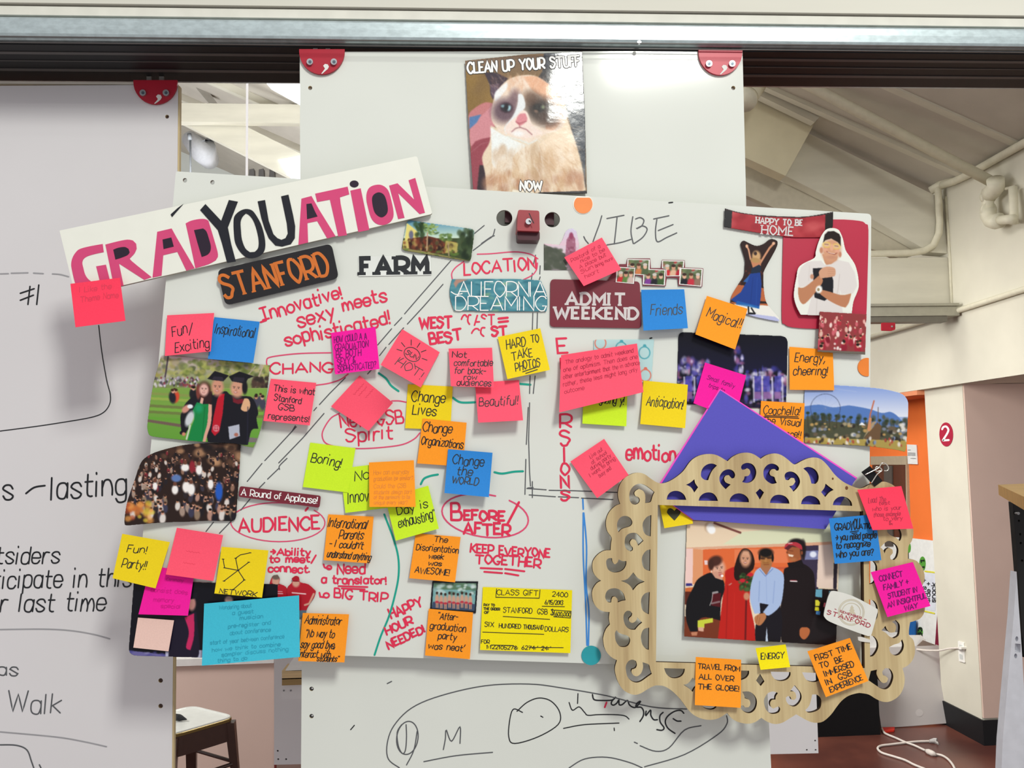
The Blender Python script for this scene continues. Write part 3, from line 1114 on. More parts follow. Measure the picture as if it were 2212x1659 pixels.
for i in range(4):
    a, b = cs[i], cs[(i + 1) % 4]
    a = sc + (a - sc) * 1.02
    b = sc + (b - sc) * 1.02
    mb.tube([(a.x, a.y, zs - .17), (b.x, b.y, zs - .17)], 0.007, 8)
    mb.tube([(a.x, a.y, .25), (b.x, b.y, .25)], 0.009, 8)
mb.build('stretcher', DKM, stl)
pn = PZ(385, 1550, zs + .004)
pe = thing('black_pen', pn, 'short black object lying on the stool seat', 'pen')
mb = MB()
mb.tube([PZ(372, 1547, zs + .008), PZ(388, 1550, zs + .010), PZ(403, 1554, zs + .006)], [0.010, 0.012, 0.002], 8)
mb.build('barrel', INK['black'], pe)

# ------------------------------------------------------------------ right side low objects
YK = PZ(1830, 1590, 0).y
bk = thing('black_box', (P(1830, 1590, YK).x, YK, 0), 'black storage box on the floor behind the wooden frame', 'box')
x0, x1 = P(1720, 1590, YK).x, P(1902, 1590, YK).x
zt = P(1830, 1436, YK).z
mb = MB()
mb.box((x0, YK, 0.0), (x1, YK + 0.35, zt))
mb.build('body', mat('matt_black_plastic', '121214', 0.6, 0.2), bk)
boxobj('lid', (x0 - .01, YK - .01, zt + .001), (x1, YK + .36, zt + .03), mat('matt_black_lid', '18181A', 0.5, 0.3), bk)
YS = PZ(1980, 1568, 0).y
gb = thing('grey_board', P(1975, 1568, YS), 'rounded light grey board leaning by the pier', 'board')
poly = rrect([(1878, 1400), (2033, 1394), (2051, 1562), (1904, 1573)], [2, 8, 6, 2])


def gfn(x, y):
    k = (1573 - y) / 175.0
    return P(x, y, YS - 0.02 + 0.12 * k)


slab('panel', poly, 0, 0.025, mat('satin_grey_plastic', 'BDB8B6', 0.4, 0.4, var=0.02, scale=3), gb, fn=gfn)
slab('round_mark', circ(1986, 1540, 8, 8, 20), 0, 0.001, mat('slightly_lighter_grey', 'C6C1BF', 0.4, 0.4), gb,
     fn=lambda x, y: gfn(x, y) - Vector((0, .0015, 0)))
pf = thing('paper_pile', P(1960, 1385, YS + .15), 'loose stack of white papers on top of the grey board', 'papers')
rngp = random.Random(3)
for i, (q, hx) in enumerate((([(1875, 1372), (1990, 1372), (2010, 1398), (1880, 1400)], 'EFEFEC'), ([(1872, 1388), (1960, 1394), (1970, 1399), (1872, 1396)], '7468C0'),
                            ([(1880, 1378), (2000, 1381), (1985, 1396), (1876, 1390)], 'F4F4F2'), ([(1880, 1330), (1950, 1340), (1938, 1366), (1905, 1362)], '8E8C8C'))):
    slab('sheet', q, YS + .12 + .012 * i, 0.003, mat('loose_sheet_%s' % hx, hx, 0.6), pf)
cbx = put(slab('cardboard_flap', [(1978, 1398), (1994, 1383), (2026, 1395), (2020, 1400)], YS + .105, 0.004, mat('taupe_card', '8A7A70', 0.7)),
          'small folded taupe card standing on the grey board edge', 'card')
rd = PZ(1918, 1577, 0.012)
put(slab('red_tag', rrect([(1905, 1571), (1933, 1570), (1932, 1577), (1910, 1580)], 2), 0, 0.02, mat('bright_red_plastic', 'E03828', 0.5), fn=lambda x, y: PZ(x, y, 0.012), back_dir=(0, 0, -0.5)),
    'small red plastic piece on the floor under the grey board', 'tag')


def floor_cable(name, label, pts, r=0.0065, m=None):
    q = smooth_loop(pts, 5, closed=False, corner=170)
    mb = MB()
    mb.tube([PZ(x, y, r * 1.05) for x, y in q], r, 8)
    o = mb.build(name, m or mat('white_cable', 'D8CFC6', 0.5, 0.3), None, True)
    return put(o, label, 'cable')


c1 = thing('power_cable', PZ(1960, 1590, 0), 'white cable on the floor with an inline switch', 'cable')
WC = mat('white_cable', 'D8CFC6', 0.5, 0.3)
for pts in ([(1905, 1574), (1912, 1584), (1935, 1594), (1955, 1603), (1975, 1610), (1990, 1617), (2003, 1623)],
            [(2020, 1629), (2035, 1632), (2048, 1640), (2058, 1652), (2063, 1662)]):
    mb = MB()
    mb.tube([PZ(x, y, .008) for x, y in smooth_loop(pts, 5, closed=False, corner=170)], 0.0065, 8)
    mb.build('cord', WC, c1, True)
mb = MB()
mb.tube([PZ(2000, 1621, .012), PZ(2006, 1624, .014), PZ(2015, 1628, .014), PZ(2022, 1630, .012)], [.008, .016, .016, .008], 10)
mb.build('inline_switch', WC, c1, True)
c2 = thing('power_cable', PZ(1930, 1610, 0), 'white cable looping on the floor with a loose plug', 'cable')
mb = MB()
mb.tube([PZ(x, y, .008) for x, y in smooth_loop([(2010, 1601), (1980, 1602), (1950, 1605), (1925, 1608), (1903, 1611), (1896, 1617), (1905, 1626), (1930, 1634), (1955, 1642), (1975, 1652), (2000, 1662)], 5, closed=False, corner=170)], 0.0065, 8)
mb.build('cord', WC, c2, True)
mb = MB()
mb.tube([PZ(2008, 1601, .012), PZ(2018, 1600, .014), PZ(2024, 1601, .014)], [.009, .016, .018], 8)
mb.tube([PZ(2024, 1603, .014), PZ(2026, 1607, .01)], .005, 6)
mb.build('plug', mat('clear_grey_plug', 'B8B4B0', 0.4), c2)
c3 = smooth_loop([(1975, 1402), (2000, 1405), (2030, 1405), (2050, 1401), (2072, 1400)], 5, closed=False, corner=170)
mb = MB()
yo = PX(2072, 1400, XW).y
nn = len(c3)
mb.tube([P(x, y, YS + .12 + (yo - YS - .12) * i / (nn - 1)) if i < nn - 1 else PX(2071, 1400, XW - 0.03) for i, (x, y) in enumerate(c3)], 0.006, 8)
put(mb.build('power_cable', WC, None, True), 'white cable running from the grey board to the wall outlet', 'cable')

# right edge: tall cabinet side with pegboard and wooden top
YE = 2.6
rc = thing('rolling_cabinet', P(2190, 1400, YE), 'tall white rolling cabinet with a wooden top and black pegboard at the right edge', 'cabinet')
pz = [P(2156, 1047, YE), P(2212, 1090, YE - .25), P(2300, 1100, YE - .3), P(2300, 1040, YE + 0.3)]
zt = P(2156, 1047, YE).z
a = PZ(2156, 1047, zt)
tv = [a, PZ(2214, 1074, zt), PZ(2360, 1080, zt), PZ(2330, 1040, zt)]
mb = MB()
dn = Vector((0, 0, -.03))
mb.hexa([p + dn for p in tv] + list(tv))
mb.build('wooden_top', mat('plywood_top', 'C9A468', 0.5, 0.3, var=0.08, scale=20, stretch=(.3, 2, 1)), rc)
slab('pegboard', [(2187, 1084), (2214, 1098), (2330, 1110), (2330, 1420), (2212, 1420), (2199, 1235)], YE + .02, 0.02, mat('black_pegboard', '202020', 0.5), rc,
     holes=[circ(x, y, 2.4, 2.8, 8) for x, y in ((2201, 1125), (2204, 1154), (2205, 1173), (2208, 1211))])
slab('knob', circ(2200, 1109, 3.2, 3.2, 12), YE + .005, 0.012, mat('dull_silver', '9A9A9A', 0.3, 0.5, metal=0.6), rc)
slab('side_panel', [(2196, 1235), (2200, 1300), (2207, 1400), (2213, 1500), (2230, 1700), (2162, 1700), (2166, 1600), (2180, 1440), (2190, 1330)], YE, 0.03, mat('white_laminate_side', 'DDE0E8', 0.4, 0.4), rc,
     holes=[circ(2196.5, 1380, 3.2, 5.6, 14), rrect([(2192.5, 1390), (2205, 1391), (2204.5, 1410), (2192, 1408)], 2), circ(2194, 1417, 3.2, 5.4, 14)])
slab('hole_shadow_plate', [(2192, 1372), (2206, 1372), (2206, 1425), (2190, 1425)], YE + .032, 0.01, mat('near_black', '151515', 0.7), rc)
# black wall corner strip beside it (baseboard end already built)

# ------------------------------------------------------------------ header above the boards
hb1 = put(boxobj('trim_20', (-3, 1.380, P(1100, 19, 1.380).z), (3, 1.62, 3.2), mat('cream_rough_timber', 'D0CEC2', 0.85, 0.15, var=0.05, scale=10, bump=0.5, stretch=(.1, 1, 1), gain=1.0)), kind='structure')
ztw = P(1100, 19, 1.380).z - 0.001
zw1 = P(1100, 44.5, 1.385).z
put(boxobj('trim_21', (-3, 1.385, zw1), (3, 1.61, ztw - 0.002), mat('cream_flat_trim', 'D8D7CC', 0.7, 0.2, gain=1.0)), kind='structure')
trk = thing('sliding_track', (0.1, 1.48, 2.35), 'galvanised sliding rail above the whiteboards with a ribbed black underside', 'track')
za, zb = P(1100, 46.5, 1.385).z, P(1100, 92, 1.385).z
# rail with slightly convex profile
prof = [(1.392, za), (1.3845, za - .0025), (1.3826, za - .006), (1.382, (za + zb) / 2), (1.3826, zb + .006), (1.3845, zb + .0025), (1.392, zb), (1.55, zb), (1.55, za)]
mb = MB()
k = len(prof)
for x in (-3, 3):
    mb.v += [(x, y, z) for y, z in prof]
for i in range(k):
    j = (i + 1) % k
    mb.f.append((i, j, j + k, i + k))
mb.f += [tuple(range(k)), tuple(range(2 * k - 1, k - 1, -1))]
def under(px, py, dz=0.006):
    d = ray(px, py)
    return (zu - dz - CAMZ) / d.z * d.y



STEEL = mat('brushed_galvanised_rail', 'BCCACC', 0.34, 0.7, metal=0.6, var=0.10, scale=26, stretch=(3, 1, 6))
mb.build('rail', STEEL, trk)
BLK = mat('black_track', '0D0C0F', 0.5, 0.3, var=0.1)
zu = zb - 0.0005
y0, y1 = 1.405, None
# underside spans from py 91 to 181
for yy in np.linspace(1.40, 1.8, 200):
    q = P(1100, 181, yy)
    if q.z <= zu - 0.012:
        pass
d = ray(1100, 182)
ybk = (zu - 0.004 - CAMZ) / d.z * d.y
boxobj('underside', (-3, 1.40, zu - 0.004), (3, ybk, zu), BLK, trk)
for py, wd in ((110, .0012), (131, .0042), (147, .0012), (165.5, .0045), (98, .001)):
    yy = under(1650, py)
    boxobj('channel_rib', (-3, yy - wd, zu - 0.0050), (3, yy + wd, zu - 0.0041), mat('dark_ribs', '4E4A48', 0.45, 0.5, metal=0.1), trk)
slab('rail_stud', circ(1381, 91, 4.5, 4, 12), 1.379, 0.004, mat('zinc', 'B8BCC0'), trk)

# ------------------------------------------------------------------ panels and the big whiteboard
YA = under(1100, 110)
YBD, YLP = YA - 0.030, under(335, 177, 0.015)
EDGE = mat('raw_board_edge', 'CDBB92', 0.7, 0.2)
DARK = mat('dark_hole', '3A3838', 0.8)
ZINC = mat('zinc', 'B8BCC0', 0.3, 0.5, metal=0.8)
RED = mat('red_enamel', 'A8142C', 0.45, 0.4)
REDL = mat('red_enamel_light', 'BE2A40', 0.4, 0.45)

pa = thing('whiteboard', P(1130, 1000, YA), 'tall hanging whiteboard carrying the cat photo at its top', 'whiteboard', 'whiteboards')
hA = [circ(670, 190, 4.5, 4.5, 12), circ(1584, 190, 4.5, 4.5, 12), circ(673, 1488, 4.8, 4.8, 12), circ(673, 1547, 4.8, 4.8, 12)]
slab('panel', [(647.5, 112), (1604, 110), (1612, 445), (1638, 1100), (1668, 1700), (650, 1700), (652, 1400)], YA, 0.008, BOARD, pa, holes=hA, msides=EDGE)
for h in ((673, 1488), (673, 1547)):
    slab('hole_shade_disc', circ(h[0] - .3, h[1] + .2, 4.4, 4.4, 12), YA + 0.002, 0.005, mat('black_hole_shade', '242222', 0.3, 0.5), pa)  # black disc inside the hole stands for its inner shade
    slab('painted_glint', circ(h[0] + 1.6, h[1] - 1.4, 2.0, 1.8, 8), YA + 0.0015, 0.0004, mat('painted_glint_white', 'C8C8C8', 0.3, 0.5), pa)  # small pale disc: a light reflection painted into the hole
for h in ((670, 190), (1584, 190)):
    slab('hole_shade_disc', circ(h[0] - .3, h[1] - .3, 4.4, 4.4, 12), YA + 0.004, 0.003, mat('grey_hole_shade', '88807C', 0.5), pa)  # grey disc gives the upper holes their shade as a colour
pl = thing('whiteboard', P(190, 800, YLP), 'left whiteboard with large black marker notes', 'whiteboard', 'whiteboards')
hL = [circ(361, 252, 4.2, 4.2, 12), circ(347, 1470, 5, 5, 12), circ(347, 1525, 5, 5, 12)]
slab('panel', [(-120, 186), (385, 183), (381, 700), (373, 1500), (371, 1720), (-120, 1720)], YLP, 0.012, BOARD2, pl, holes=hL, msides=EDGE)
boxobj('edge_band', P(-120, 179.5, YLP), P(384, 184.5, YLP + 0.012), mat('white_edge_band', 'C8C2B6', 0.5), pl)
a, b = P(385.5, 186, YLP + .001), P(389, 186, YLP + .001)
slab('right_edge', [(385.6, 186), (388.5, 186), (384.5, 700), (376.3, 1500), (374, 1720), (371.5, 1720), (373.6, 1500), (381.6, 700)], YLP + .002, 0.010, EDGE, pl)
for h in hL:
    cx = sum(p[0] for p in h) / 12
    cy = sum(p[1] for p in h) / 12
    slab('hole_shade_disc', circ(cx, cy, 4.6, 4.6, 12), YLP + 0.004, 0.006, mat('brown_hole_shade', '54403A', 0.5), pl)  # brown disc set in the hole to paint its dark inside

bd = thing('whiteboard', P(1100, 900, YBD), 'large tilted whiteboard covered with notes, photos and marker writing', 'whiteboard', 'whiteboards')
oB = rrect([(380, 370), (1882, 462), (1876, 1452), (286, 1402)], [4, 9, 14, 14])
hB = [circ(1089.5, 471, 17.3, 17.3, 26), circ(1193, 474.5, 16.6, 16.6, 26), circ(399.5, 389.5, 4.8, 5, 12), circ(459, 394, 4.8, 5, 12)]
slab('panel', oB, YBD, 0.005, BOARD, bd, holes=hB, msides=mat('board_edge_grey', 'A8A49C', 0.6))


def hang_bracket(cx0, cx1, y0, y1, Y, label, m, slot, pins):
    t = thing('hanging_bracket', P((cx0 + cx1) / 2, y0, Y), label, 'bracket', 'red hanging brackets')
    cx, rx, ry = (cx0 + cx1) / 2, (cx1 - cx0) / 2, (y1 - y0)
    pts = [(cx0, y0)] + [(cx0 + .3, y0 + 4)] + [(cx - rx * math.cos(math.pi * k / 18), y0 + 4 + (ry - 4) * math.sin(math.pi * k / 18)) for k in range(19)] + [(cx1, y0)]
    sx, sy = slot
    sl = [(sx - 5, sy - 3), (sx - 1, sy - 6), (sx + 4, sy - 5), (sx + 6, sy), (sx + 2, sy + 5), (sx - 5, sy + 10), (sx - 11, y1 - 1.6), (sx - 6, y1 - 2.6), (sx + 0, sy + 6), (sx - 3, sy + 3)]
    slab('plate', pts, Y, 0.004, m, t)
    slab('slot', [(sx - 6, sy - 2), (sx - 2, sy - 6), (sx + 4, sy - 5), (sx + 6.5, sy), (sx + 4, sy + 5), (sx - 2, sy + 10), (sx - 8, y1 - 1), (sx - 10, y1 - 1.5), (sx - 4, sy + 7), (sx - 2, sy + 4)], Y - .0006, 0.0004,
         mat('slot_seen_white', 'DFDFDA', 0.6), t)
    for px, py in pins:
        bl = slab('bolt', circ(px, py, 6.8, 6.8, 20), Y - 0.004, 0.004, ZINC, t)
        slab('bolt_socket', circ(px + .5, py + .3, 3.6, 3.6, 6), Y - 0.0046, 0.0004, mat('bolt_socket_grey', '5A6670', 0.4, metal=.5), bl)
    for dx in (-14, 13):
        slab('roller_pin', [(cx + dx - 5, y0 - 8), (cx + dx + 5, y0 - 8), (cx + dx + 5, y0 + 1), (cx + dx - 5, y0 + 1)], Y + 0.006, 0.004, mat('dull_pin', '8A8682', 0.4, metal=.4), t)
    return t


hang_bracket(646, 744.5, 106, 160.5, YA - 0.005, 'dark red half-round bracket at the top left corner of the tall whiteboard', RED, (704, 144), ((669, 133), (721, 133)))
hang_bracket(1509, 1604, 107, 162, YA - 0.005, 'brighter red half-round bracket at the top right corner of the tall whiteboard', REDL, (1565, 146), ((1532, 137), (1582, 137)))
hang_bracket(288, 383, 173, 225, YLP - 0.005, 'dark red half-round bracket on the corner of the left whiteboard', RED, (343, 210), ((308, 200), (358, 200)))

# red hook block that carries the tilted board
hk = thing('hook_block', P(1141, 485, YBD - .03), 'dark red cuboid hook block with a bolt between two round holes', 'hook')
fr = [(1119, 453), (1165, 455), (1166, 500), (1117, 498)]
a = [P(x, y, YBD - 0.034) for x, y in fr]
bq = [P(1119, 453, YBD - 0.034) + Vector((0, .03, 0)), P(1165, 455, YBD - 0.034) + Vector((0, .03, 0)), P(1166, 500, YBD - .034) + Vector((0, .03, -.014)), P(1117, 498, YBD - .034) + Vector((0, .03, -.014))]
fo = rrect(fr, 5, 4)
slab('block', fo, YBD - 0.034, 0.034, mat('dusty_red_rubber', '9C3A40', 0.5, 0.4, var=.06), hk)
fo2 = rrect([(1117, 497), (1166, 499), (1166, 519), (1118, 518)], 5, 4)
slab('shadow_side', fo2, YBD - 0.026, 0.025, mat('very_dark_red_rubber', '42121E', 0.45, 0.4), hk)  # lower face of the block, its shade put into a darker red
slab('bolt', circ(1142, 478, 6.5, 6.5, 18), YBD - 0.040, 0.006, ZINC, hk)
slab('mount_bar', [(1091, 452), (1197, 455), (1197, 486), (1091, 480)], YBD + .012, .010, mat('very_dark_red_rubber', '42121E'), hk)
ribbons('scratch', [[(1143, 461), (1148, 472), (1153, 482)], [(1143, 476), (1147, 479)]], 2.0, plane_fn(YBD - 0.0415), INK['black'], hk)
# round stickers
def dot(cx, cy, r, m, label, cut=None, Y=YBD - 0.0015):
    pts = circ(cx, cy, r, r, 30)
    if cut:
        pts = [(x, max(y, cut[1])) if cut[0] == 't' else (min(x, cut[1]), y) for x, y in pts]
    o = slab('round_sticker', pts, Y, 0.0012, m)
    put(o, label, 'sticker')
    return o


dot(1259.5, 441, 21.5, mat('pale_sticker_rim', 'F0EDE2', 0.5), 'pale rim under the orange sticker near the cat photo', ('t', 424), YBD - .0008)
dot(1260, 441, 20, mat('orange_sticker', 'EF8A48', 0.5, 0.3), 'orange round sticker cut flat on top just below the cat photo', ('t', 427))
dot(1873, 793, 20, mat('deep_orange_sticker', 'E9812F', 0.5, 0.3), 'orange half sticker at the right edge of the tilted whiteboard', ('r', 1877))
dot(1277, 1416, 21, mat('teal_sticker', '2A9CA6', 0.5, 0.3), 'teal round sticker at the foot of the blue marker line')

# ================================================================== carved wooden frame
def CT(ox, oy, s, pts):
    if isinstance(pts, str):
        v = [float(x) for x in pts.replace(',', ' ').split()]
        pts = list(zip(v[::2], v[1::2]))
    return [(x / s + ox, y / s + oy) for x, y in pts]


YF = YBD - 0.026
m = bpy.data.materials.new('birch_plywood')
m.use_nodes = True
nt = m.node_tree
b = nt.nodes['Principled BSDF']
tc = nt.nodes.new('ShaderNodeTexCoord')
mp = nt.nodes.new('ShaderNodeMapping')
mp.inputs['Scale'].default_value = (26, 26, 1.6)
mp.inputs['Rotation'].default_value = (0, math.radians(-2), 0)
n1 = nt.nodes.new('ShaderNodeTexNoise')
n1.inputs['Scale'].default_value = 1.0
n1.inputs['Detail'].default_value = 3
r1 = nt.nodes.new('ShaderNodeValToRGB')
r1.color_ramp.elements[0].position = 0.30
r1.color_ramp.elements[0].color = (*lin('A08560'), 1)
r1.color_ramp.elements[1].position = 0.72
r1.color_ramp.elements[1].color = (*lin('D8C698'), 1)
e = r1.color_ramp.elements.new(0.45)
e.color = (*lin('C0AA7E'), 1)
e = r1.color_ramp.elements.new(0.56)
e.color = (*lin('CCB88C'), 1)
mp2 = nt.nodes.new('ShaderNodeMapping')
mp2.inputs['Scale'].default_value = (260, 260, 9)
n2 = nt.nodes.new('ShaderNodeTexNoise')
n2.inputs['Scale'].default_value = 1.0
mx = nt.nodes.new('ShaderNodeMixRGB')
mx.blend_type = 'MULTIPLY'
mx.inputs[0].default_value = 0.22
r2 = nt.nodes.new('ShaderNodeValToRGB')
r2.color_ramp.elements[0].position = 0.35
r2.color_ramp.elements[0].color = (0.6, 0.5, 0.4, 1)
r2.color_ramp.elements[1].position = 0.6
for a_, b_ in ((tc.outputs['Object'], mp.inputs[0]), (mp.outputs[0], n1.inputs[0]), (n1.outputs['Fac'], r1.inputs[0]),
               (tc.outputs['Object'], mp2.inputs[0]), (mp2.outputs[0], n2.inputs[0]), (n2.outputs['Fac'], r2.inputs[0]),
               (r1.outputs[0], mx.inputs[1]), (r2.outputs[0], mx.inputs[2]), (mx.outputs[0], b.inputs['Base Color'])):
    nt.links.new(a_, b_)
b.inputs['Roughness'].default_value = 0.5
b.inputs['Specular IOR Level'].default_value = 0.3
PLY = m
BURN = mat('laser_burnt_edge', '3A2A1C', 0.8, 0.1)

out = [(1335, 1063.6), (1339, 1047), (1350, 1032), (1365, 1023.6), (1378.5, 1021), (1392, 1024), (1405.6, 1033.7), (1419, 1042), (1430, 1044), (1443.6, 1040.5),
       (1460, 1031), (1476, 1017.5), (1489.7, 998.5), (1500.6, 989), (1514, 983), (1531.8, 980.6), (1549.4, 983.6), (1571.7, 996.4), (1581, 987.6), (1596, 980),
       (1613.7, 977.7), (1628.7, 981.5), (1643, 991), (1655.8, 983), (1672, 979.5), (1685.6, 982), (1699, 990.3), (1712.8, 1001.9), (1719.5, 1002.5), (1731.7, 995.8),
       (1746.7, 989.7), (1761.6, 988.3), (1775, 993), (1788.7, 1006.6), (1803.6, 1025.6), (1821.3, 1040.5), (1837.5, 1048.7), (1853, 1054.5), (1865.8, 1053),
       (1881.5, 1045), (1894, 1042), (1909.7, 1040.4), (1920.7, 1043.5), (1932, 1050), (1943, 1062), (1948, 1078), (1947, 1092), (1943, 1102), (1957, 1110), (1968, 1124),
       (1973, 1144.6), (1972.4, 1158.7), (1969, 1169.7), (1963, 1179), (1961.5, 1191.6), (1961.5, 1207), (1977, 1210), (1988, 1219.8), (1994.4, 1230.8), (1997.5, 1246),
       (1994, 1262), (1984, 1276), (1993, 1288), (1998, 1304), (1998, 1316), (1994.9, 1326.8), (1987, 1336.5), (1973.6, 1342), (1966, 1344), (1963.6, 1359.6),
       (1964, 1373), (1971.7, 1380.8), (1975.6, 1392.4), (1976.5, 1409.8), (1971.7, 1425), (1962, 1436.8), (1949.5, 1443.5), (1953.4, 1458), (1954.4, 1471.5),
       (1950.5, 1488.9), (1940.8, 1504.3), (1923.5, 1515), (1908, 1516), (1892.6, 1510), (1877, 1500.5), (1861.6, 1497.4), (1852, 1497.4), (1833, 1503), (1818, 1514),
       (1806, 1528.8), (1795, 1543.8), (1778.9, 1558), (1764, 1561.4), (1749, 1558.7), (1732.8, 1550.5), (1720, 1543), (1704, 1553), (1689.4, 1561.4), (1673, 1564),
       (1656.8, 1558.7), (1644.6, 1550.5), (1631, 1560), (1614.8, 1563.4), (1595.8, 1560), (1580.9, 1552), (1570.8, 1540), (1551.8, 1551.7), (1532.8, 1555), (1513.8, 1551.7),
       (1497.5, 1543.6), (1485, 1531), (1469, 1509.7), (1452.8, 1493.4), (1436.5, 1483), (1423, 1480.5), (1412, 1482), (1398.5, 1489), (1383.6, 1498), (1370, 1500.9),
       (1355, 1496), (1343, 1486.6), (1333.4, 1469), (1328.7, 1451), (1328.7, 1440.5), (1332.7, 1426), (1319.8, 1418.8), (1307.6, 1404), (1303, 1384), (1304, 1372.6),
       (1309, 1359), (1317.5, 1348.9), (1315.4, 1336), (1316.8, 1322), (1302.5, 1320.4), (1290, 1313), (1282, 1300.7), (1278.8, 1284), (1280.8, 1272), (1289, 1260),
       (1298.5, 1254.3), (1290, 1247.8), (1282, 1237), (1279.5, 1222), (1282, 1209.8), (1291.7, 1197.6), (1305, 1189.5), (1319, 1188.6), (1320, 1173.4), (1321, 1161),
       (1312, 1147.7), (1309, 1132.8), (1310.7, 1117.8), (1317.5, 1104), (1329.7, 1092.7), (1339.8, 1088.5), (1336, 1077)]
opening = [(1421, 1090.7), (1861, 1104.6), (1865.3, 1443), (1417, 1430)]
c1 = (1270, 970, 7.3733)
c3 = (1270, 1180, 7.3733)
c4 = (1290, 1370, 7.3733)
c2 = (1550, 970, 7.3733)
c5 = (1570, 1400, 7.3733)
c6 = (1800, 980, 6.379)
c7 = (1800, 1240, 5.183)
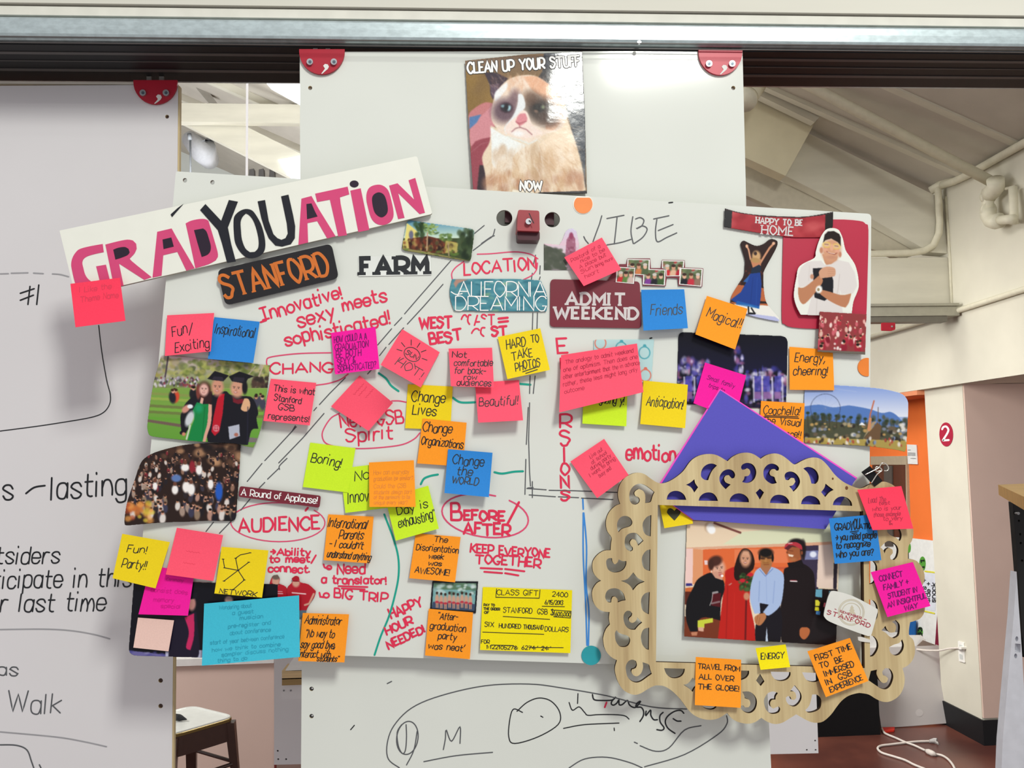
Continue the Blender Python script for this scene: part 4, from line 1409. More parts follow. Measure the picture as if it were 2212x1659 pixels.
H = [
    (c1, '660,720 680,650 740,580 830,550 920,580 1000,635 1060,685 1030,750 1010,820 985,850 910,860 915,780 905,710 870,660 810,635 760,665 740,700 755,745 800,765 825,800 815,850 760,885 700,870 665,810'),
    (c1, '465,1190 490,1120 540,1075 610,1065 670,1095 705,1150 700,1200 660,1235 590,1255 530,1280 490,1325 470,1280'),
    (c1, '1010,1050 940,1080 885,1150 870,1220 885,1310 930,1370 1000,1392'),
    (c1, '585,1470 600,1400 640,1355 700,1335 770,1340 830,1395 885,1460 800,1540 770,1470 740,1440 700,1435 670,1480 680,1530 715,1570 715,1610 680,1630 620,1600 590,1540'),
    (c3, '995,50 930,70 875,140 858,215 870,300 910,365 990,395'),
    (c3, '290,250 310,205 350,188 385,192 390,240 415,280 440,285 475,250 490,208 550,235 612,235 610,290 575,360 510,405 430,418 360,400 310,350'),
    (c3, '722,415 790,500 905,565 800,610 717,703 680,640 620,590 525,550 630,520'),
    (c3, '275,790 300,720 350,680 430,668 510,695 570,760 600,860 540,870 475,895 470,840 430,800 395,805 375,850 370,895 320,890 285,845'),
    (c3, '985,728 910,750 860,810 845,880 855,980 890,1040 970,1085'),
    (c3, '565,1130 580,1070 620,1030 670,1032 705,1070 695,1110 655,1150 660,1195 700,1220 745,1205 775,1170 785,1130 820,1170 865,1215 810,1260 750,1330 680,1325 620,1290 580,1220'),
    (c3, '430,1410 435,1370 458,1335 490,1375 550,1400 620,1420 665,1460 670,1520 640,1580 580,1605 500,1590 445,1510'),
    (c3, '975,1295 890,1320 850,1400 845,1480 870,1570 920,1630 970,1650'),
    (c4, '455,540 470,470 510,420 570,405 620,430 632,490 610,540 555,560 545,600 580,655 640,668 700,620 730,530 722,445 770,460 825,485 845,560 870,632 800,680 700,750 620,770 540,740 480,670'),
    (c4, '1065,540 1395,550 1385,610 1340,670 1260,700 1170,690 1100,630'),
    (c4, '1520,690 1640,800 1560,850 1520,920 1470,870 1375,805 1450,780'),
    (c5, '20,352 355,360 350,420 300,480 200,512 90,480 30,420'),
    (c5, '530,410 600,530 540,605 465,515'),
    (c5, '700,375 1015,382 1010,440 960,500 870,525 780,505 720,440'),
    (c5, '1200,385 1520,400 1500,480 1440,530 1360,540 1260,500'),
    (c5, '245,695 350,690 430,740 475,820 475,910 440,990 370,1035 290,1020 230,970 225,920 260,910 290,945 350,940 375,890 360,830 310,805 285,800 275,750'),
    (c5, '590,850 610,780 660,715 740,690 815,715 780,770 775,820 720,825 690,870 700,930 740,965 790,940 830,930 850,970 830,1020 770,1045 690,1040 620,970'),
    (c5, '1080,590 1130,650 1180,720 1190,800 1150,880 1080,930 1000,910 950,850 940,790 970,765 1010,775 1030,820 1075,825 1105,790 1095,720 1060,690 1010,690 1040,640'),
    (c5, '1360,740 1430,740 1490,790 1505,860 1490,950 1430,1000 1350,1025 1290,1025 1250,990 1310,920 1340,830'),
    (c4, '1680,1140 1700,1170 1760,1195 1830,1200 1880,1180 1900,1145 1880,1060 1700,1060'),
    (c7, '420,1085 490,1070 485,1120 520,1190 560,1220 600,1210 615,1170 590,1145 555,1130 550,1090 580,1055 630,1060 665,1110 670,1170 640,1250 590,1290 530,1280 490,1255 395,1190'),
    (c7, '410,690 450,695 490,740 505,800 490,860 450,915 412,925'),
    (c7, '625,820 680,790 740,770 770,730 790,790 780,850 740,900 690,912 640,880'),
    (c7, '540,630 585,580 600,620 640,655 690,650 705,600 690,560 655,535 700,515 740,560 745,620 730,690 680,720 630,700 590,660'),
    (c7, '400,285 455,300 490,350 500,420 490,490 450,540 410,550'),
    (c6, '740,1055 800,1010 900,1000 940,1100 935,1170 915,1205 870,1160 800,1130 750,1090'),
    (c6, '650,1290 735,1210 800,1210 870,1260 898,1330 880,1420 840,1465 790,1455 785,1410 820,1370 815,1320 770,1295 730,1320 705,1375 690,1330'),
    (c6, '495,1480 560,1485 600,1540 605,1600 600,1700 560,1780 497,1800'),
    (c1, '1255,805 1270,740 1320,685 1400,665 1480,685 1540,740 1567,810'),
    (c1, '1560,570 1630,535 1695,480 1710,545 1755,610 1725,650 1695,693 1650,620 1600,585'),
    (c1, '1800,400 1815,330 1860,270 1930,235 2000,235 2055,262 1990,330 1950,400 1915,497 1860,490 1810,450'),
    (c1, '1762,822 1785,760 1840,710 1915,690 1990,705 2045,760 2072,827'),
    (c2, '30,460 50,400 100,345 180,322 250,350 280,410 265,460 230,470 200,440 180,415 130,425 105,470 130,530 210,565 170,600 130,640 80,590 40,530'),
    (c2, '375,290 400,245 470,220 550,240 600,300 617,380 590,470 530,525 460,540 390,525 420,480 430,435 490,425 520,380 510,330 470,305 430,325 390,330'),
    (c2, '730,380 745,310 800,250 870,232 940,255 978,300 970,340 940,345 910,320 860,325 830,370 845,420 905,445 920,490 945,540 870,555 800,520 745,460'),
    (c2, '1068,430 1090,380 1160,357 1240,385 1300,460 1312,540 1270,620 1208,680 1180,635 1140,592 1200,575 1240,520 1220,465 1170,460 1130,495 1085,490'),
    (c2, '1365,310 1430,285 1510,300 1575,350 1610,430 1600,510 1560,555 1495,550 1470,450 1430,370'),
    (c2, '1720,550 1780,600 1850,650 1780,690 1715,765 1650,685 1700,620'),
    (c2, '675,630 740,690 675,805 608,695'),
    (c2, '190,838 205,780 260,725 345,705 430,730 490,790 500,848'),
    (c2, '835,858 850,800 900,745 980,727 1070,750 1130,810 1145,870'),
    (c2, '1330,878 1350,810 1410,755 1480,743 1560,765 1620,820 1638,885'),
    (c2, '1835,893 1855,830 1910,775 1985,755 2070,780 2130,840 2145,905'),
]
hol = [opening] + [smooth_loop(CT(*c, s), 3, corner=52) for c, s in H]
frt = thing('ornate_frame', P(1640, 1270, YF), 'large scroll-cut plywood picture frame hung over the lower right of the tilted whiteboard', 'picture frame')
slab('fretwork', smooth_loop(out, 3, corner=48), YF, 0.006, PLY, frt, holes=hol, msides=BURN)
for kx, ky, r in ((1829, 1054, 3.2), (1799, 1034, 2.0)):
    slab('knot', circ(kx, ky, r, r * 1.25, 12), YF - 0.0003, 0.0003, mat('wood_knot', '6E4424', 0.6), frt)
slab('inner_joint_line', [(1861, 1104), (1864.5, 1104), (1868, 1443), (1858, 1443), (1858, 1434), (1864, 1440)], YF - 0.0002, 0.0002, BURN, frt)
# clear plastic tie at the right inner edge
ct = slab('plastic_tie', smooth_loop([(1853, 1376), (1862, 1376), (1880, 1382), (1881, 1388), (1862, 1386), (1854, 1383)], 3), YF - 0.002, 0.0016, mat('clear_tie', 'D8D4CC', 0.3, 0.5), None)
put(ct, 'small translucent plastic tie on the inner right edge of the wooden frame', 'tie')

# ------------------------------------------------------------------ purple sheet
YPU = YBD - 0.014
pu = thing('purple_sheet', P(1640, 1000, YPU), 'big purple paper with a pink rim tucked behind the wooden frame', 'paper')
slab('sheet', [(1556, 843), (1849, 1034), (1783, 1143), (1499, 1123), (1417, 1064)], YPU, 0.0006, PAPER['purple'], pu)
slab('pink_backing', [(1553.5, 841.5), (1557, 841), (1852, 1032), (1848, 1038), (1600, 1100), (1497, 1123.5), (1417, 1066), (1413, 1063)], YPU + 0.0015, 0.0006, PAPER['pink'], pu)

# ------------------------------------------------------------------ binder clip
bc = thing('binder_clip', P(1885, 1020, YF), 'black binder clip with silver wire handles on the top right lobe of the frame', 'clip')
BC = mat('black_clip_metal', '121315', 0.6, 0.25)
q = CT(*c6, '385,255 505,168 680,375 570,455')
mb = MB()
yf = YF - 0.0085
fr_ = [P(x, y, YF - 0.003) for x, y in q[:2]] + [P(x, y, YF - 0.0008) for x, y in q[2:]]
# box spine (top-left..right edge of q) leans out from the plywood
A_, B_, C_, D_ = q
mb.hexa([P(*D_, YF - .0012), P(*C_, YF - .0012), P(*B_, YF - .006), P(*A_, YF - .006),
         P(*D_, YF - .0006), P(*C_, YF - .0006), P(*B_, YF + .010), P(*A_, YF + .010)])
mb.build('clip_body', BC, bc)
SW = mat('silver_wire', 'D8D4C8', 0.2, 0.6, metal=0.8)
for pts, dy in (('440,290 520,250 590,215 630,190 650,160 670,130 710,135 750,170 760,210 740,235 700,235', -.010),
                ('525,405 560,350 600,290 640,255 670,230 650,200 600,180 580,210 600,245 655,230', -.0095)):
    mb = MB()
    mb.tube([P(x, y, YF + dy) for x, y in smooth_loop(CT(*c6, pts), 4, closed=False, corner=170)], 0.0009, 8)
    mb.build('wire_handle', SW, bc, True)

# ================================================================== sticky notes
class Sheet:
    """paper on the board: px quad TL,TR,BR,BL on depth Y - layer, lifting off towards its free end"""
    def __init__(s, q, layer, curl=0.006, bl=0.0, br=0.0, tl=0.0, Y0=None):
        s.q = [Vector(p) for p in q]
        s.Y = (YBD if Y0 is None else Y0) - layer * 0.001
        s.curl, s.bl, s.br, s.tl = curl, bl, br, tl
        s.ex = ((s.q[1] - s.q[0]) + (s.q[2] - s.q[3])) / 2
        s.ey = ((s.q[3] - s.q[0]) + (s.q[2] - s.q[1])) / 2
        s.c = sum(s.q, Vector((0, 0))) / 4
        s.det = s.ex.x * s.ey.y - s.ex.y * s.ey.x

    def uv(s, x, y):
        d = Vector((x, y)) - s.c
        return (d.x * s.ey.y - d.y * s.ey.x) / s.det + 0.5, (s.ex.x * d.y - s.ex.y * d.x) / s.det + 0.5

    def px(s, u, v):
        a = s.q[0].lerp(s.q[1], u)
        b = s.q[3].lerp(s.q[2], u)
        p = a.lerp(b, v)
        return p.x, p.y

    def lift(s, u, v):
        v = max(0.0, min(1.0, v))
        u = max(0.0, min(1.0, u))
        return s.curl * v ** 1.8 + s.bl * (v * (1 - u)) ** 2.5 + s.br * (v * u) ** 2.5 + s.tl * ((1 - v) * (1 - u)) ** 3

    def at(s, x, y, off=0.0):
        u, v = s.uv(x, y)
        return P(x, y, s.Y - s.lift(u, v) - off)

    def build(s, m, parent, name='paper', n=10):
        V, Fc = [], []
        for j in range(n + 1):
            for i in range(n + 1):
                V.append(s.at(*s.px(i / n, j / n)))
        k = len(V)
        V += [v + Vector((0, 0.00025, 0)) for v in V]
        w = n + 1
        for j in range(n):
            for i in range(n):
                a = j * w + i
                Fc.append((a, a + w, a + w + 1, a + 1))
                Fc.append((a + k, a + 1 + k, a + w + 1 + k, a + w + k))
        rim = [i for i in range(w)] + [j * w + n for j in range(1, w)] + [n * w + i for i in range(n - 1, -1, -1)] + [j * w for j in range(n - 1, 0, -1)]
        r = len(rim)
        b0 = len(V)
        V += [V[i] for i in rim] + [V[i + k] for i in rim]
        for i in range(r):
            a, b = b0 + i, b0 + (i + 1) % r
            Fc.append((a, b, b + r, a + r))
        return mesh(name, V, Fc, m, parent, True)


NG = 'sticky notes on the boards'


def scribble(u0, u1, v, n=14, a=.02, seed=1):
    """illegible pen trace"""
    r = random.Random(seed)
    return [(u0 + (u1 - u0) * i / n, v + (a if i % 2 else -a) * r.uniform(.3, 1)) for i in range(n + 1)]



def note(label, col, q, layer, lines=(), ink='black', w=2.0, h=16, curl=0.007, jit=0.08, slant=0.12, bl=0, br=0, tl=0, strokes=(), Y0=None, cat='sticky note', name='sticky_note', gap=1.5):
    """lines: (text, u0, u1, v[, h[, dv]]) in the note's own coordinates"""
    s = Sheet(q, layer, curl, bl, br, tl, Y0)
    c = s.at(*s.px(.5, .5))
    t = thing(name, c, label, cat, NG)
    s.build(PAPER[col], t)
    st = []
    for L in lines:
        tx, u0, u1, v = L[:4]
        hh = L[4] if len(L) > 4 else h
        dv = L[5] if len(L) > 5 else 0
        st += lettering(tx, s.px(u0, v), s.px(u1, v + dv), hh, jit, slant, gap)
    for g in strokes:
        st.append([s.px(*p) for p in g])
    if st:
        o = ribbons('handwriting', st, w, lambda x, y: s.at(x, y, 0.00018), INK[ink], t)
        put(o, kind='stuff') if False else None
    return s, t


note('red-pink note hanging from the lower left end of the lettered banner', 'hot', [(152, 613), (259, 600), (271, 693), (163, 707)], 24,
     [('I Like the', .16, .80, .22, 11), ('Theme Name', .16, .92, .44, 12)], 'fcoral', 1.5, curl=.012)
note('coral note reading Fun/ Exciting', 'coral', [(361, 681), (462.5, 676), (455, 759), (356, 769)], 5.5,
     [('Fun/', .14, .58, .52, 22, -.05), ('Exciting', .22, .96, .93, 20, -.05)], 'black', 1.9, curl=.009, br=.008)
note('blue note reading Inspirational', 'blue', [(463, 685), (561, 695), (547, 784), (449, 775)], 3.5,
     [('Inspirational', .06, .93, .38, 20, .02)], 'black', 1.9, curl=.012)
note('magenta note asking about a graduation both sexy and sophisticated', 'magenta', [(715, 719), (811, 706), (820, 797), (724, 809)], 6,
     [('HOW COULD A A', .05, .78, .26, 14), ('GRADUATION', .05, .80, .45, 14), ('BE BOTH', .06, .62, .62, 14), ('SEXY &', .07, .48, .79, 14), ('SOPHISTICATED?', .07, .92, .95, 13)],
     'dmag', 1.5, curl=.012)
note('coral note whose text starts This is what and ends represents!', 'coral', [(585, 818), (683, 827), (669, 919), (569, 909)], 3.5,
     [('This is what', .10, 1.0, .27, 13, .02), ('Stanford', .15, .74, .50, 13, .02), ('GSB', .27, .62, .70, 13), ('represents!', .09, .98, .93, 13)], 'black', 1.8, curl=.014, slant=.05)
note('blank coral note turned like a diamond with a folded upper left edge', 'coral', [(715, 878), (777, 811), (849, 870), (796, 931)], 5,
     [], 'fcoral', .9, curl=.006, br=.016, bl=.010, strokes=[scribble(.55, .92, .2, 12, .02, 2), scribble(.6, .9, .3, 10, .02, 3), scribble(.66, .95, .45, 9, .02, 4)])
note('coral note with a drawn sun above the word Hot!', 'coral', [(869, 711), (950, 761), (909, 837), (822, 788)], 5,
     [('HOT!', .26, .92, .82, 18), ('SUN', .34, .62, .46, 9)], 'black', 1.7, curl=.013, br=.006,
     strokes=[[(.48 + .19 * math.cos(a * .349), .40 + .16 * math.sin(a * .349)) for a in range(19)]] +
     [[(.48 + .24 * math.cos(a), .40 + .21 * math.sin(a)), (.48 + .36 * math.cos(a), .40 + .34 * math.sin(a))] for a in (-2.8, -2.1, -1.5, -.9, -.2, .9, 2.1, 2.9)])
note('coral note reading Not comfortable for back-row audiences', 'coral', [(969, 753), (1063, 751), (1067, 837), (974, 834)], 6,
     [('Not', .07, .40, .24, 13), ('comfortable', .10, .99, .46, 13), ('for back-', .10, .82, .66, 13), ('row', .31, .60, .82, 11), ('audiences', .14, .93, .97, 13)],
     'black', 1.8, curl=.012, bl=.012)
note('yellow note reading Hard to take photos, underlined twice', 'yellow', [(1075, 728), (1167, 709), (1188, 799), (1096, 819)], 4,
     [('HARD', .14, .58, .33, 20), ('TO', .72, .90, .30, 16), ('TAKE', .20, .68, .60, 18), ('PHOTOS', .23, .80, .86, 18)], 'black', 2.0, curl=.010,
     strokes=[[(.38, .91), (.72, .87)], [(.44, .96), (.72, .93)]])
note('coral note reading Beautiful!', 'coral', [(1026, 826), (1121, 821), (1130, 908), (1033, 913)], 3.5,
     [('Beautiful!', .05, .93, .60, 18)], 'black', 1.9, curl=.022)
note('yellow note reading Change Lives', 'yellow', [(881, 830), (978, 835), (973, 929), (875, 925)], 2,
     [('Change', .10, .84, .38, 22), ('Lives', .14, .66, .68, 21)], 'black', 2.2, curl=.002)
note('orange note reading Change Organizations', 'orange', [(913, 904), (1008, 913), (1000, 1008), (901, 1001)], 4.6,
     [('Change', .03, .68, .28, 20), ('Organizations', .03, .96, .56, 17, .03)], 'black', 2.1, curl=.003, gap=1.2)
note('blue note reading Change the World', 'blue', [(968, 970), (1064, 978), (1056, 1074), (960, 1065)], 8.2,
     [('Change', .12, .82, .33, 20), ('the', .24, .58, .55, 18), ('WORLD', .14, .73, .76, 15)], 'black', 2.1, curl=.014)
note('lime note reading Boring!', 'lime', [(670, 956), (768, 968), (752, 1064), (654, 1052)], 2,
     [('Boring!', .08, .76, .42, 20, .04)], 'black', 2.1, curl=.003)
note('lime note reading No Innovation, half covered by an orange note', 'lime', [(735, 1012), (833, 1000), (846, 1096), (746, 1108)], 3,
     [('No', .28, .60, .32, 21), ('Innovation', .08, .98, .79, 24)], 'black', 2.0, curl=.003)
note('orange note covered in faint small handwriting over two lime notes', 'orange', [(797, 999), (894, 994), (898, 1095), (798, 1095)], 8,
     [('How can everyday', .10, .88, .28, 9), ('graduation be similar?', .10, .96, .41, 8), ('Could the GSB', .10, .80, .58, 9), ('students design part', .10, .92, .71, 8), ('of the ceremony to be', .10, .88, .82, 8), ('unique every year?', .10, .82, .94, 8)],
     'forange', 1.1, curl=.014)
note('lime note ending in exhausting, tilted under the orange note', 'lime', [(832, 1076), (925, 1049), (948, 1142), (855, 1168)], 4.5,
     [("Day is", .18, .88, .46, 17), ('exhausting"', .14, .98, .75, 20, .0)], 'black', 2.0, curl=.005)
note("orange note reading International Parents - I couldn't understand anything", 'orange', [(709, 1111), (807, 1116), (799, 1217), (699, 1210)], 3.5,
     [('International', .02, .86, .27, 19), ('Parents', .28, .80, .50, 18), ("- I couldn't", .08, .82, .70, 15), ('understand anything', .06, 1.0, .92, 14, .02)], 'black', 2.0, curl=.006, gap=1.1, slant=.25)
note('orange note reading The Disorientation week was Awesome!', 'orange', [(898, 1152), (995, 1160), (983, 1258), (884, 1249)], 3,
     [("The", .42, .72, .15, 12), ('Disorientation', .06, .99, .36, 13), ('week', .36, .68, .52, 11), ('was', .37, .66, .67, 10), ('AWESOME!', .10, .86, .87, 13)], 'black', 1.8, curl=.006)
note('orange note reading After-graduation party was neat', 'orange', [(926, 1315), (1022, 1323), (1015, 1424), (918, 1416)], 4,
     [('"After-', .22, .66, .20, 14), ('graduation', .06, .86, .43, 15), ('party', .26, .66, .62, 14), ("was neat'", .06, .86, .84, 13)], 'black', 1.9, curl=.004)
note('orange note reading Administrator, No way to say good bye', 'orange', [(654, 1324), (754, 1327), (744, 1431), (644, 1428)], 9,
     [('Administrator', .06, .84, .22, 17), ('"No way to', .10, .72, .50, 17), ('say good bye,', .02, .76, .72, 16), ('interact with', .0, .68, .91, 14), ('students"', .40, .86, .985, 11)], 'black', 1.9, curl=.004, gap=1.1, slant=.25)
s22, t22 = note('wide yellow note drawn up as a class gift cheque', 'lemon', [(1043, 1268), (1236, 1275), (1232, 1411), (1037, 1404)], 2,
     [('CLASS GIFT', .16, .62, .115, 11, -.01), ('2400', .78, .95, .11, 10), ('6/15/2013', .70, .90, .235, 9), ('PAY TO', .02, .14, .30, 5), ('THE ORDER', .02, .20, .36, 5), ('OF', .03, .08, .42, 5),
      ('STANFORD', .24, .56, .39, 11), ('GSB', .62, .73, .395, 11), ('$', .77, .80, .40, 11), ('600,000', .82, .99, .415, 9), ('SIX', .04, .14, .625, 10), ('HUNDRED', .20, .44, .635, 9), ('THOUSAND', .47, .69, .64, 9), ('DOLLARS', .71, .97, .665, 10),
      ('FOR', .01, .10, .895, 8), ('1:122105278:', .07, .42, .975, 8), ("6274:' 24:'", .46, .78, .965, 8)],
     'black', 1.5, curl=.006, jit=.02, slant=.03, strokes=[[(.155, .02), (.15, .155), (.635, .145), (.64, .01)], [(.67, .27), (.92, .265)], [(.24, .455), (.76, .475)], [(.81, .325), (.995, .335), (.99, .44), (.805, .43), (.81, .325)],
                                     [(.02, .715), (.70, .715)], [(.12, .915), (.37, .91)], [(.54, .93), (.92, .915)]])
note('yellow note reading Fun! Party!! at the lower left corner', 'yellow', [(264, 1153), (367, 1171), (336, 1271), (243, 1249)], 12,
     [('Fun!', .18, .60, .38, 15, -.06), ('Party!!', .14, .68, .72, 18, -.06)], 'black', 1.9, curl=.004, slant=.2)
note('blank coral note beside the yellow party note', 'coral', [(382, 1140), (482, 1156), (461, 1255), (358, 1241)], 9,
     [], 'fcoral', 0.6, curl=.010, strokes=[scribble(.3, .6, .45, 9, .015, 5), scribble(.3, .55, .7, 8, .015, 6)])
note('magenta note under the yellow party note', 'magenta', [(325, 1222), (420, 1236), (406, 1330), (299, 1327)], 7,
     [('Ceremony', .42, .78, .26, 7), ('consist does', .14, .92, .52, 9), ('memory', .24, .66, .72, 9), ('special', .42, .82, .84, 8)], 'fmag', 1.2, curl=.005)
note('yellow note with a drawn network of dots and lines', 'yellow', [(479, 1181), (580, 1189), (566, 1291), (463, 1282)], 10,
     [('NETWORK', .10, .88, .985, 10)], 'black', 1.7, curl=.004,
     strokes=[[(.07, .26), (.13, .44), (.42, .47)], [(.42, .47), (.33, .22), (.42, .14), (.62, .08)], [(.42, .47), (.62, .28)], [(.42, .47), (.16, .72)], [(.42, .47), (.58, .66), (.38, .88)]] +
     [[(x - .02, y), (x + .02, y)] for x, y in ((.07, .26), (.13, .44), (.42, .47), (.33, .22), (.62, .08), (.62, .28), (.16, .72), (.58, .66), (.38, .88))] * 1)
note('small pale blush paper stuck on the dark graduation photo', 'blush', [(298, 1334), (376, 1340), (364, 1407), (288, 1399)], 6, curl=.002, name='paper_slip', cat='paper')
note('wide cyan note with faint writing hanging over the bottom edge', 'cyan', [(441, 1304), (646, 1286), (648, 1419), (436, 1438)], 13,
     [('Wondering about', .16, .50, .12, 8), ('a guest', .30, .52, .22, 8), ('musician', .38, .62, .31, 8), ('pre-register and', .26, .70, .43, 8), ('about conference', .28, .70, .54, 8), ('start of year between conference', .08, .84, .67, 8),
      ('how we think to combine', .10, .80, .79, 8), ('sampler discuss nothing', .20, .88, .88, 8), ('thing to do', .16, .46, .97, 8)], 'fcyan', 1.1, curl=.008, tl=0)
note('coral note tilted over the tower picture and the word Vibe', 'coral', [(1219, 556), (1300, 513), (1342, 582), (1261, 618)], 7,
     [('Pastoral of a', .08, .85, .22, 8), ('nice to be', .26, .90, .36, 8), ('A place but', .16, .86, .50, 8), ('Sun', .12, .44, .64, 8), ('bring more', .5, .95, .66, 7), ('heart', .14, .5, .82, 8)], 'dcoral', .9, curl=.010, bl=.010)
note('large coral note with many faint lines beside the ring pattern', 'coral', [(1212, 767), (1376, 742), (1390, 847), (1208, 891)], 9,
     [('The analogy to admit weekend', .06, .94, .17, 9), ('one of optimism. Then does one', .04, .98, .30, 9), ('other entertainment that the in advance', .04, 1.0, .43, 9), ('rather, these less might long only', .04, .96, .56, 9), ('outcome', .06, .30, .69, 9)], 'dcoral', 1.0, curl=.014, br=.006, bl=.004, tl=.004)
note('blue note reading Friends', 'blue', [(1385, 626), (1478, 625), (1486, 709), (1390, 714)], 4,
     [('Friends', .18, .90, .63, 22)], 'black', 1.9, curl=.014)
note('orange note reading Magical!!', 'orange', [(1527, 639), (1615, 667), (1588, 755), (1502, 722)], 6,
     [('Magical!!', .12, .98, .50, 20)], 'black', 2.0, curl=.010)
note('lime note mostly hidden under the large coral note', 'lime', [(1262, 820), (1356, 826), (1353, 921), (1258, 915)], 3,
     [('energizing y!', .06, .93, .50, 17)], 'black', 2.0, curl=.005)
note('yellow note reading Anticipation!', 'yellow', [(1390, 822), (1486, 831), (1480, 925), (1383, 916)], 3.5,
     [('Anticipation!', .10, .92, .56, 20)], 'black', 1.8, curl=.007, gap=1.1)
note('magenta note with faint writing on the night photo', 'magenta', [(1523, 783), (1612, 811), (1588, 905), (1498, 871)], 5,
     [('Disney family'.replace('Disney', 'Small'), .14, .80, .36, 9), ('trips to', .22, .60, .52, 8)], 'dmag', 1.0, curl=.008)
note('coral diamond-turned note left of the wooden frame', 'coral', [(1232, 997), (1305, 948), (1358, 1026), (1290, 1076)], 5,
     [('Live out', .45, .82, .20, 8), ('at school', .40, .86, .32, 8), ('during party', .30, .90, .43, 8), ('I want to bring', .18, .94, .54, 8), ('busy and', .36, .72, .66, 8)], 'dcoral', .9, curl=.020)
note('orange note reading Energy, cheering!', 'orange', [(1705, 749), (1799, 756), (1802, 843), (1706, 842)], 3.5,
     [('Energy,', .12, .80, .33, 18), ('cheering!', .08, .86, .64, 18)], 'black', 2.0, curl=.004)
note('orange note on the festival photo reading the Visual Experience', 'orange', [(1644, 866), (1738, 871), (1735, 965), (1640, 958)], 4,
     [('Coachella!', .06, .90, .29, 17), ('The Visual', .03, .93, .53, 15), ('Experience!!', .0, .94, .80, 14)], 'black', 1.8, curl=.004,
     strokes=[[(.10, .335), (.86, .32)], [(.10, .365), (.88, .355)]])
sh, th = note('yellow note with a black heart in the top left corner of the frame opening', 'yellow', [(1424, 1088), (1489, 1076), (1497, 1131), (1435, 1141)], 4, curl=.008)
slab('heart', smooth_loop(CT(*c1, '1378,1140 1270,1030 1262,990 1280,955 1310,942 1345,955 1378,985 1395,965 1425,950 1465,975 1475,1015 1440,1070'), 3, corner=60), 0, 0.0002,
     mat('olive_black_print', '32341C', 0.6), th, fn=lambda x, y: sh.at(x, y, .0004))
FL = (YBD - YF) * 1000
note('blue note reading Grad You-ation, you need people to recognize who you are', 'blue', [(1791, 1120), (1890, 1111), (1904, 1210), (1803, 1218)], FL + 2,
     [('GRAD', .09, .42, .27, 14), ('YOU', .42, .62, .29, 20), ('ATION', .62, .95, .29, 11), ('> you need people', .08, .96, .50, 13), ('to recognize', .07, .80, .67, 13), ('who you are?', .05, .84, .87, 14)],
     'black', 2.3, curl=.004, gap=1.0, strokes=[[(.42, .335), (.60, .325)], [(.45, .37), (.56, .365)]], Y0=YBD)
note('red-pink note with faint writing below the binder clip', 'hot', [(1852, 1058), (1947, 1050), (1973, 1142), (1885, 1145)], FL + 5,
     [('Lead The', .14, .54, .34, 12), ('test', .36, .62, .40, 7), ('who is your', .16, .84, .54, 9), ('those example', .14, .78, .68, 9), ('to very', .34, .80, .78, 9), ('&', .44, .52, .90, 9)], 'dcoral', 1.1, curl=.010)
note('magenta note reading Connect family + student in an insightful way', 'magenta', [(1881, 1236), (1972, 1214), (2010, 1309), (1917, 1333)], FL + 5,
     [('CONNECT', .12, .66, .24, 12), ('FAMILY +', .14, .72, .44, 12), ('STUDENT IN', .17, .84, .63, 11), ('AN INSIGHTFUL', .08, .98, .81, 11), ('WAY', .42, .72, .96, 10)], 'dmag', 2.0, curl=.008, gap=1.1)
note('orange tilted note starting First time to be immersed', 'orange', [(1744, 1407), (1836, 1378), (1876, 1471), (1784, 1506)], FL + 2,
     [('FIRST TIME', .10, .94, .24, 12), ('TO  BE', .12, .66, .42, 12), ('IMMERSED', .16, .84, .60, 12), ('IN  GSB', .12, .72, .77, 12), ('EXPERIENCE', .14, .90, .94, 12)], 'black', 2.0, curl=.012, slant=.0)
note('small yellow note reading Energy at the bottom of the frame opening', 'lemon', [(1632, 1400), (1697, 1392), (1707, 1441), (1643, 1447)], FL + 2,
     [('ENERGY', .10, .86, .56, 13)], 'black', 1.9, curl=.008)
note('orange note reading Travel from all over the globe!', 'orange', [(1503, 1419), (1601, 1425), (1600, 1529), (1501, 1523)], FL + 2,
     [('TRAVEL FROM', .05, .97, .24, 11), ('ALL OVER', .08, .84, .45, 11), ('THE GLOBE!', .06, .97, .66, 11)], 'black', 1.9, curl=.010, slant=.0)

# ================================================================== marker writing on the boards
fB = plane_fn(YBD - 0.0004)
fA = plane_fn(YA - 0.0004)
fL = plane_fn(YLP - 0.0004)


def mark(ink, w, strokes, fn=fB, parent=bd, name='marker_writing', label=None):
    o = ribbons(name, strokes, w * (1.18 if ink == 'red' else 1.0), fn, INK[ink], parent)
    if label:
        o['label'] = label
    return o


def T(*a, **k):
    k.setdefault('jit', .09)
    return lettering(*a, **k)


def C_(pts, closed=False):
    return smooth_loop(pts, 5, closed=closed, corner=170)


def ell(cx, cy, rx, ry, a0=0, a1=360, rot=0, n=36):
    r = math.radians(rot)
    o = []
    for i in range(n + 1):
        a = math.radians(a0 + (a1 - a0) * i / n)
        x, y = rx * math.cos(a), ry * math.sin(a)
        o.append((cx + x * math.cos(r) - y * math.sin(r), cy + x * math.sin(r) + y * math.cos(r)))
    return o


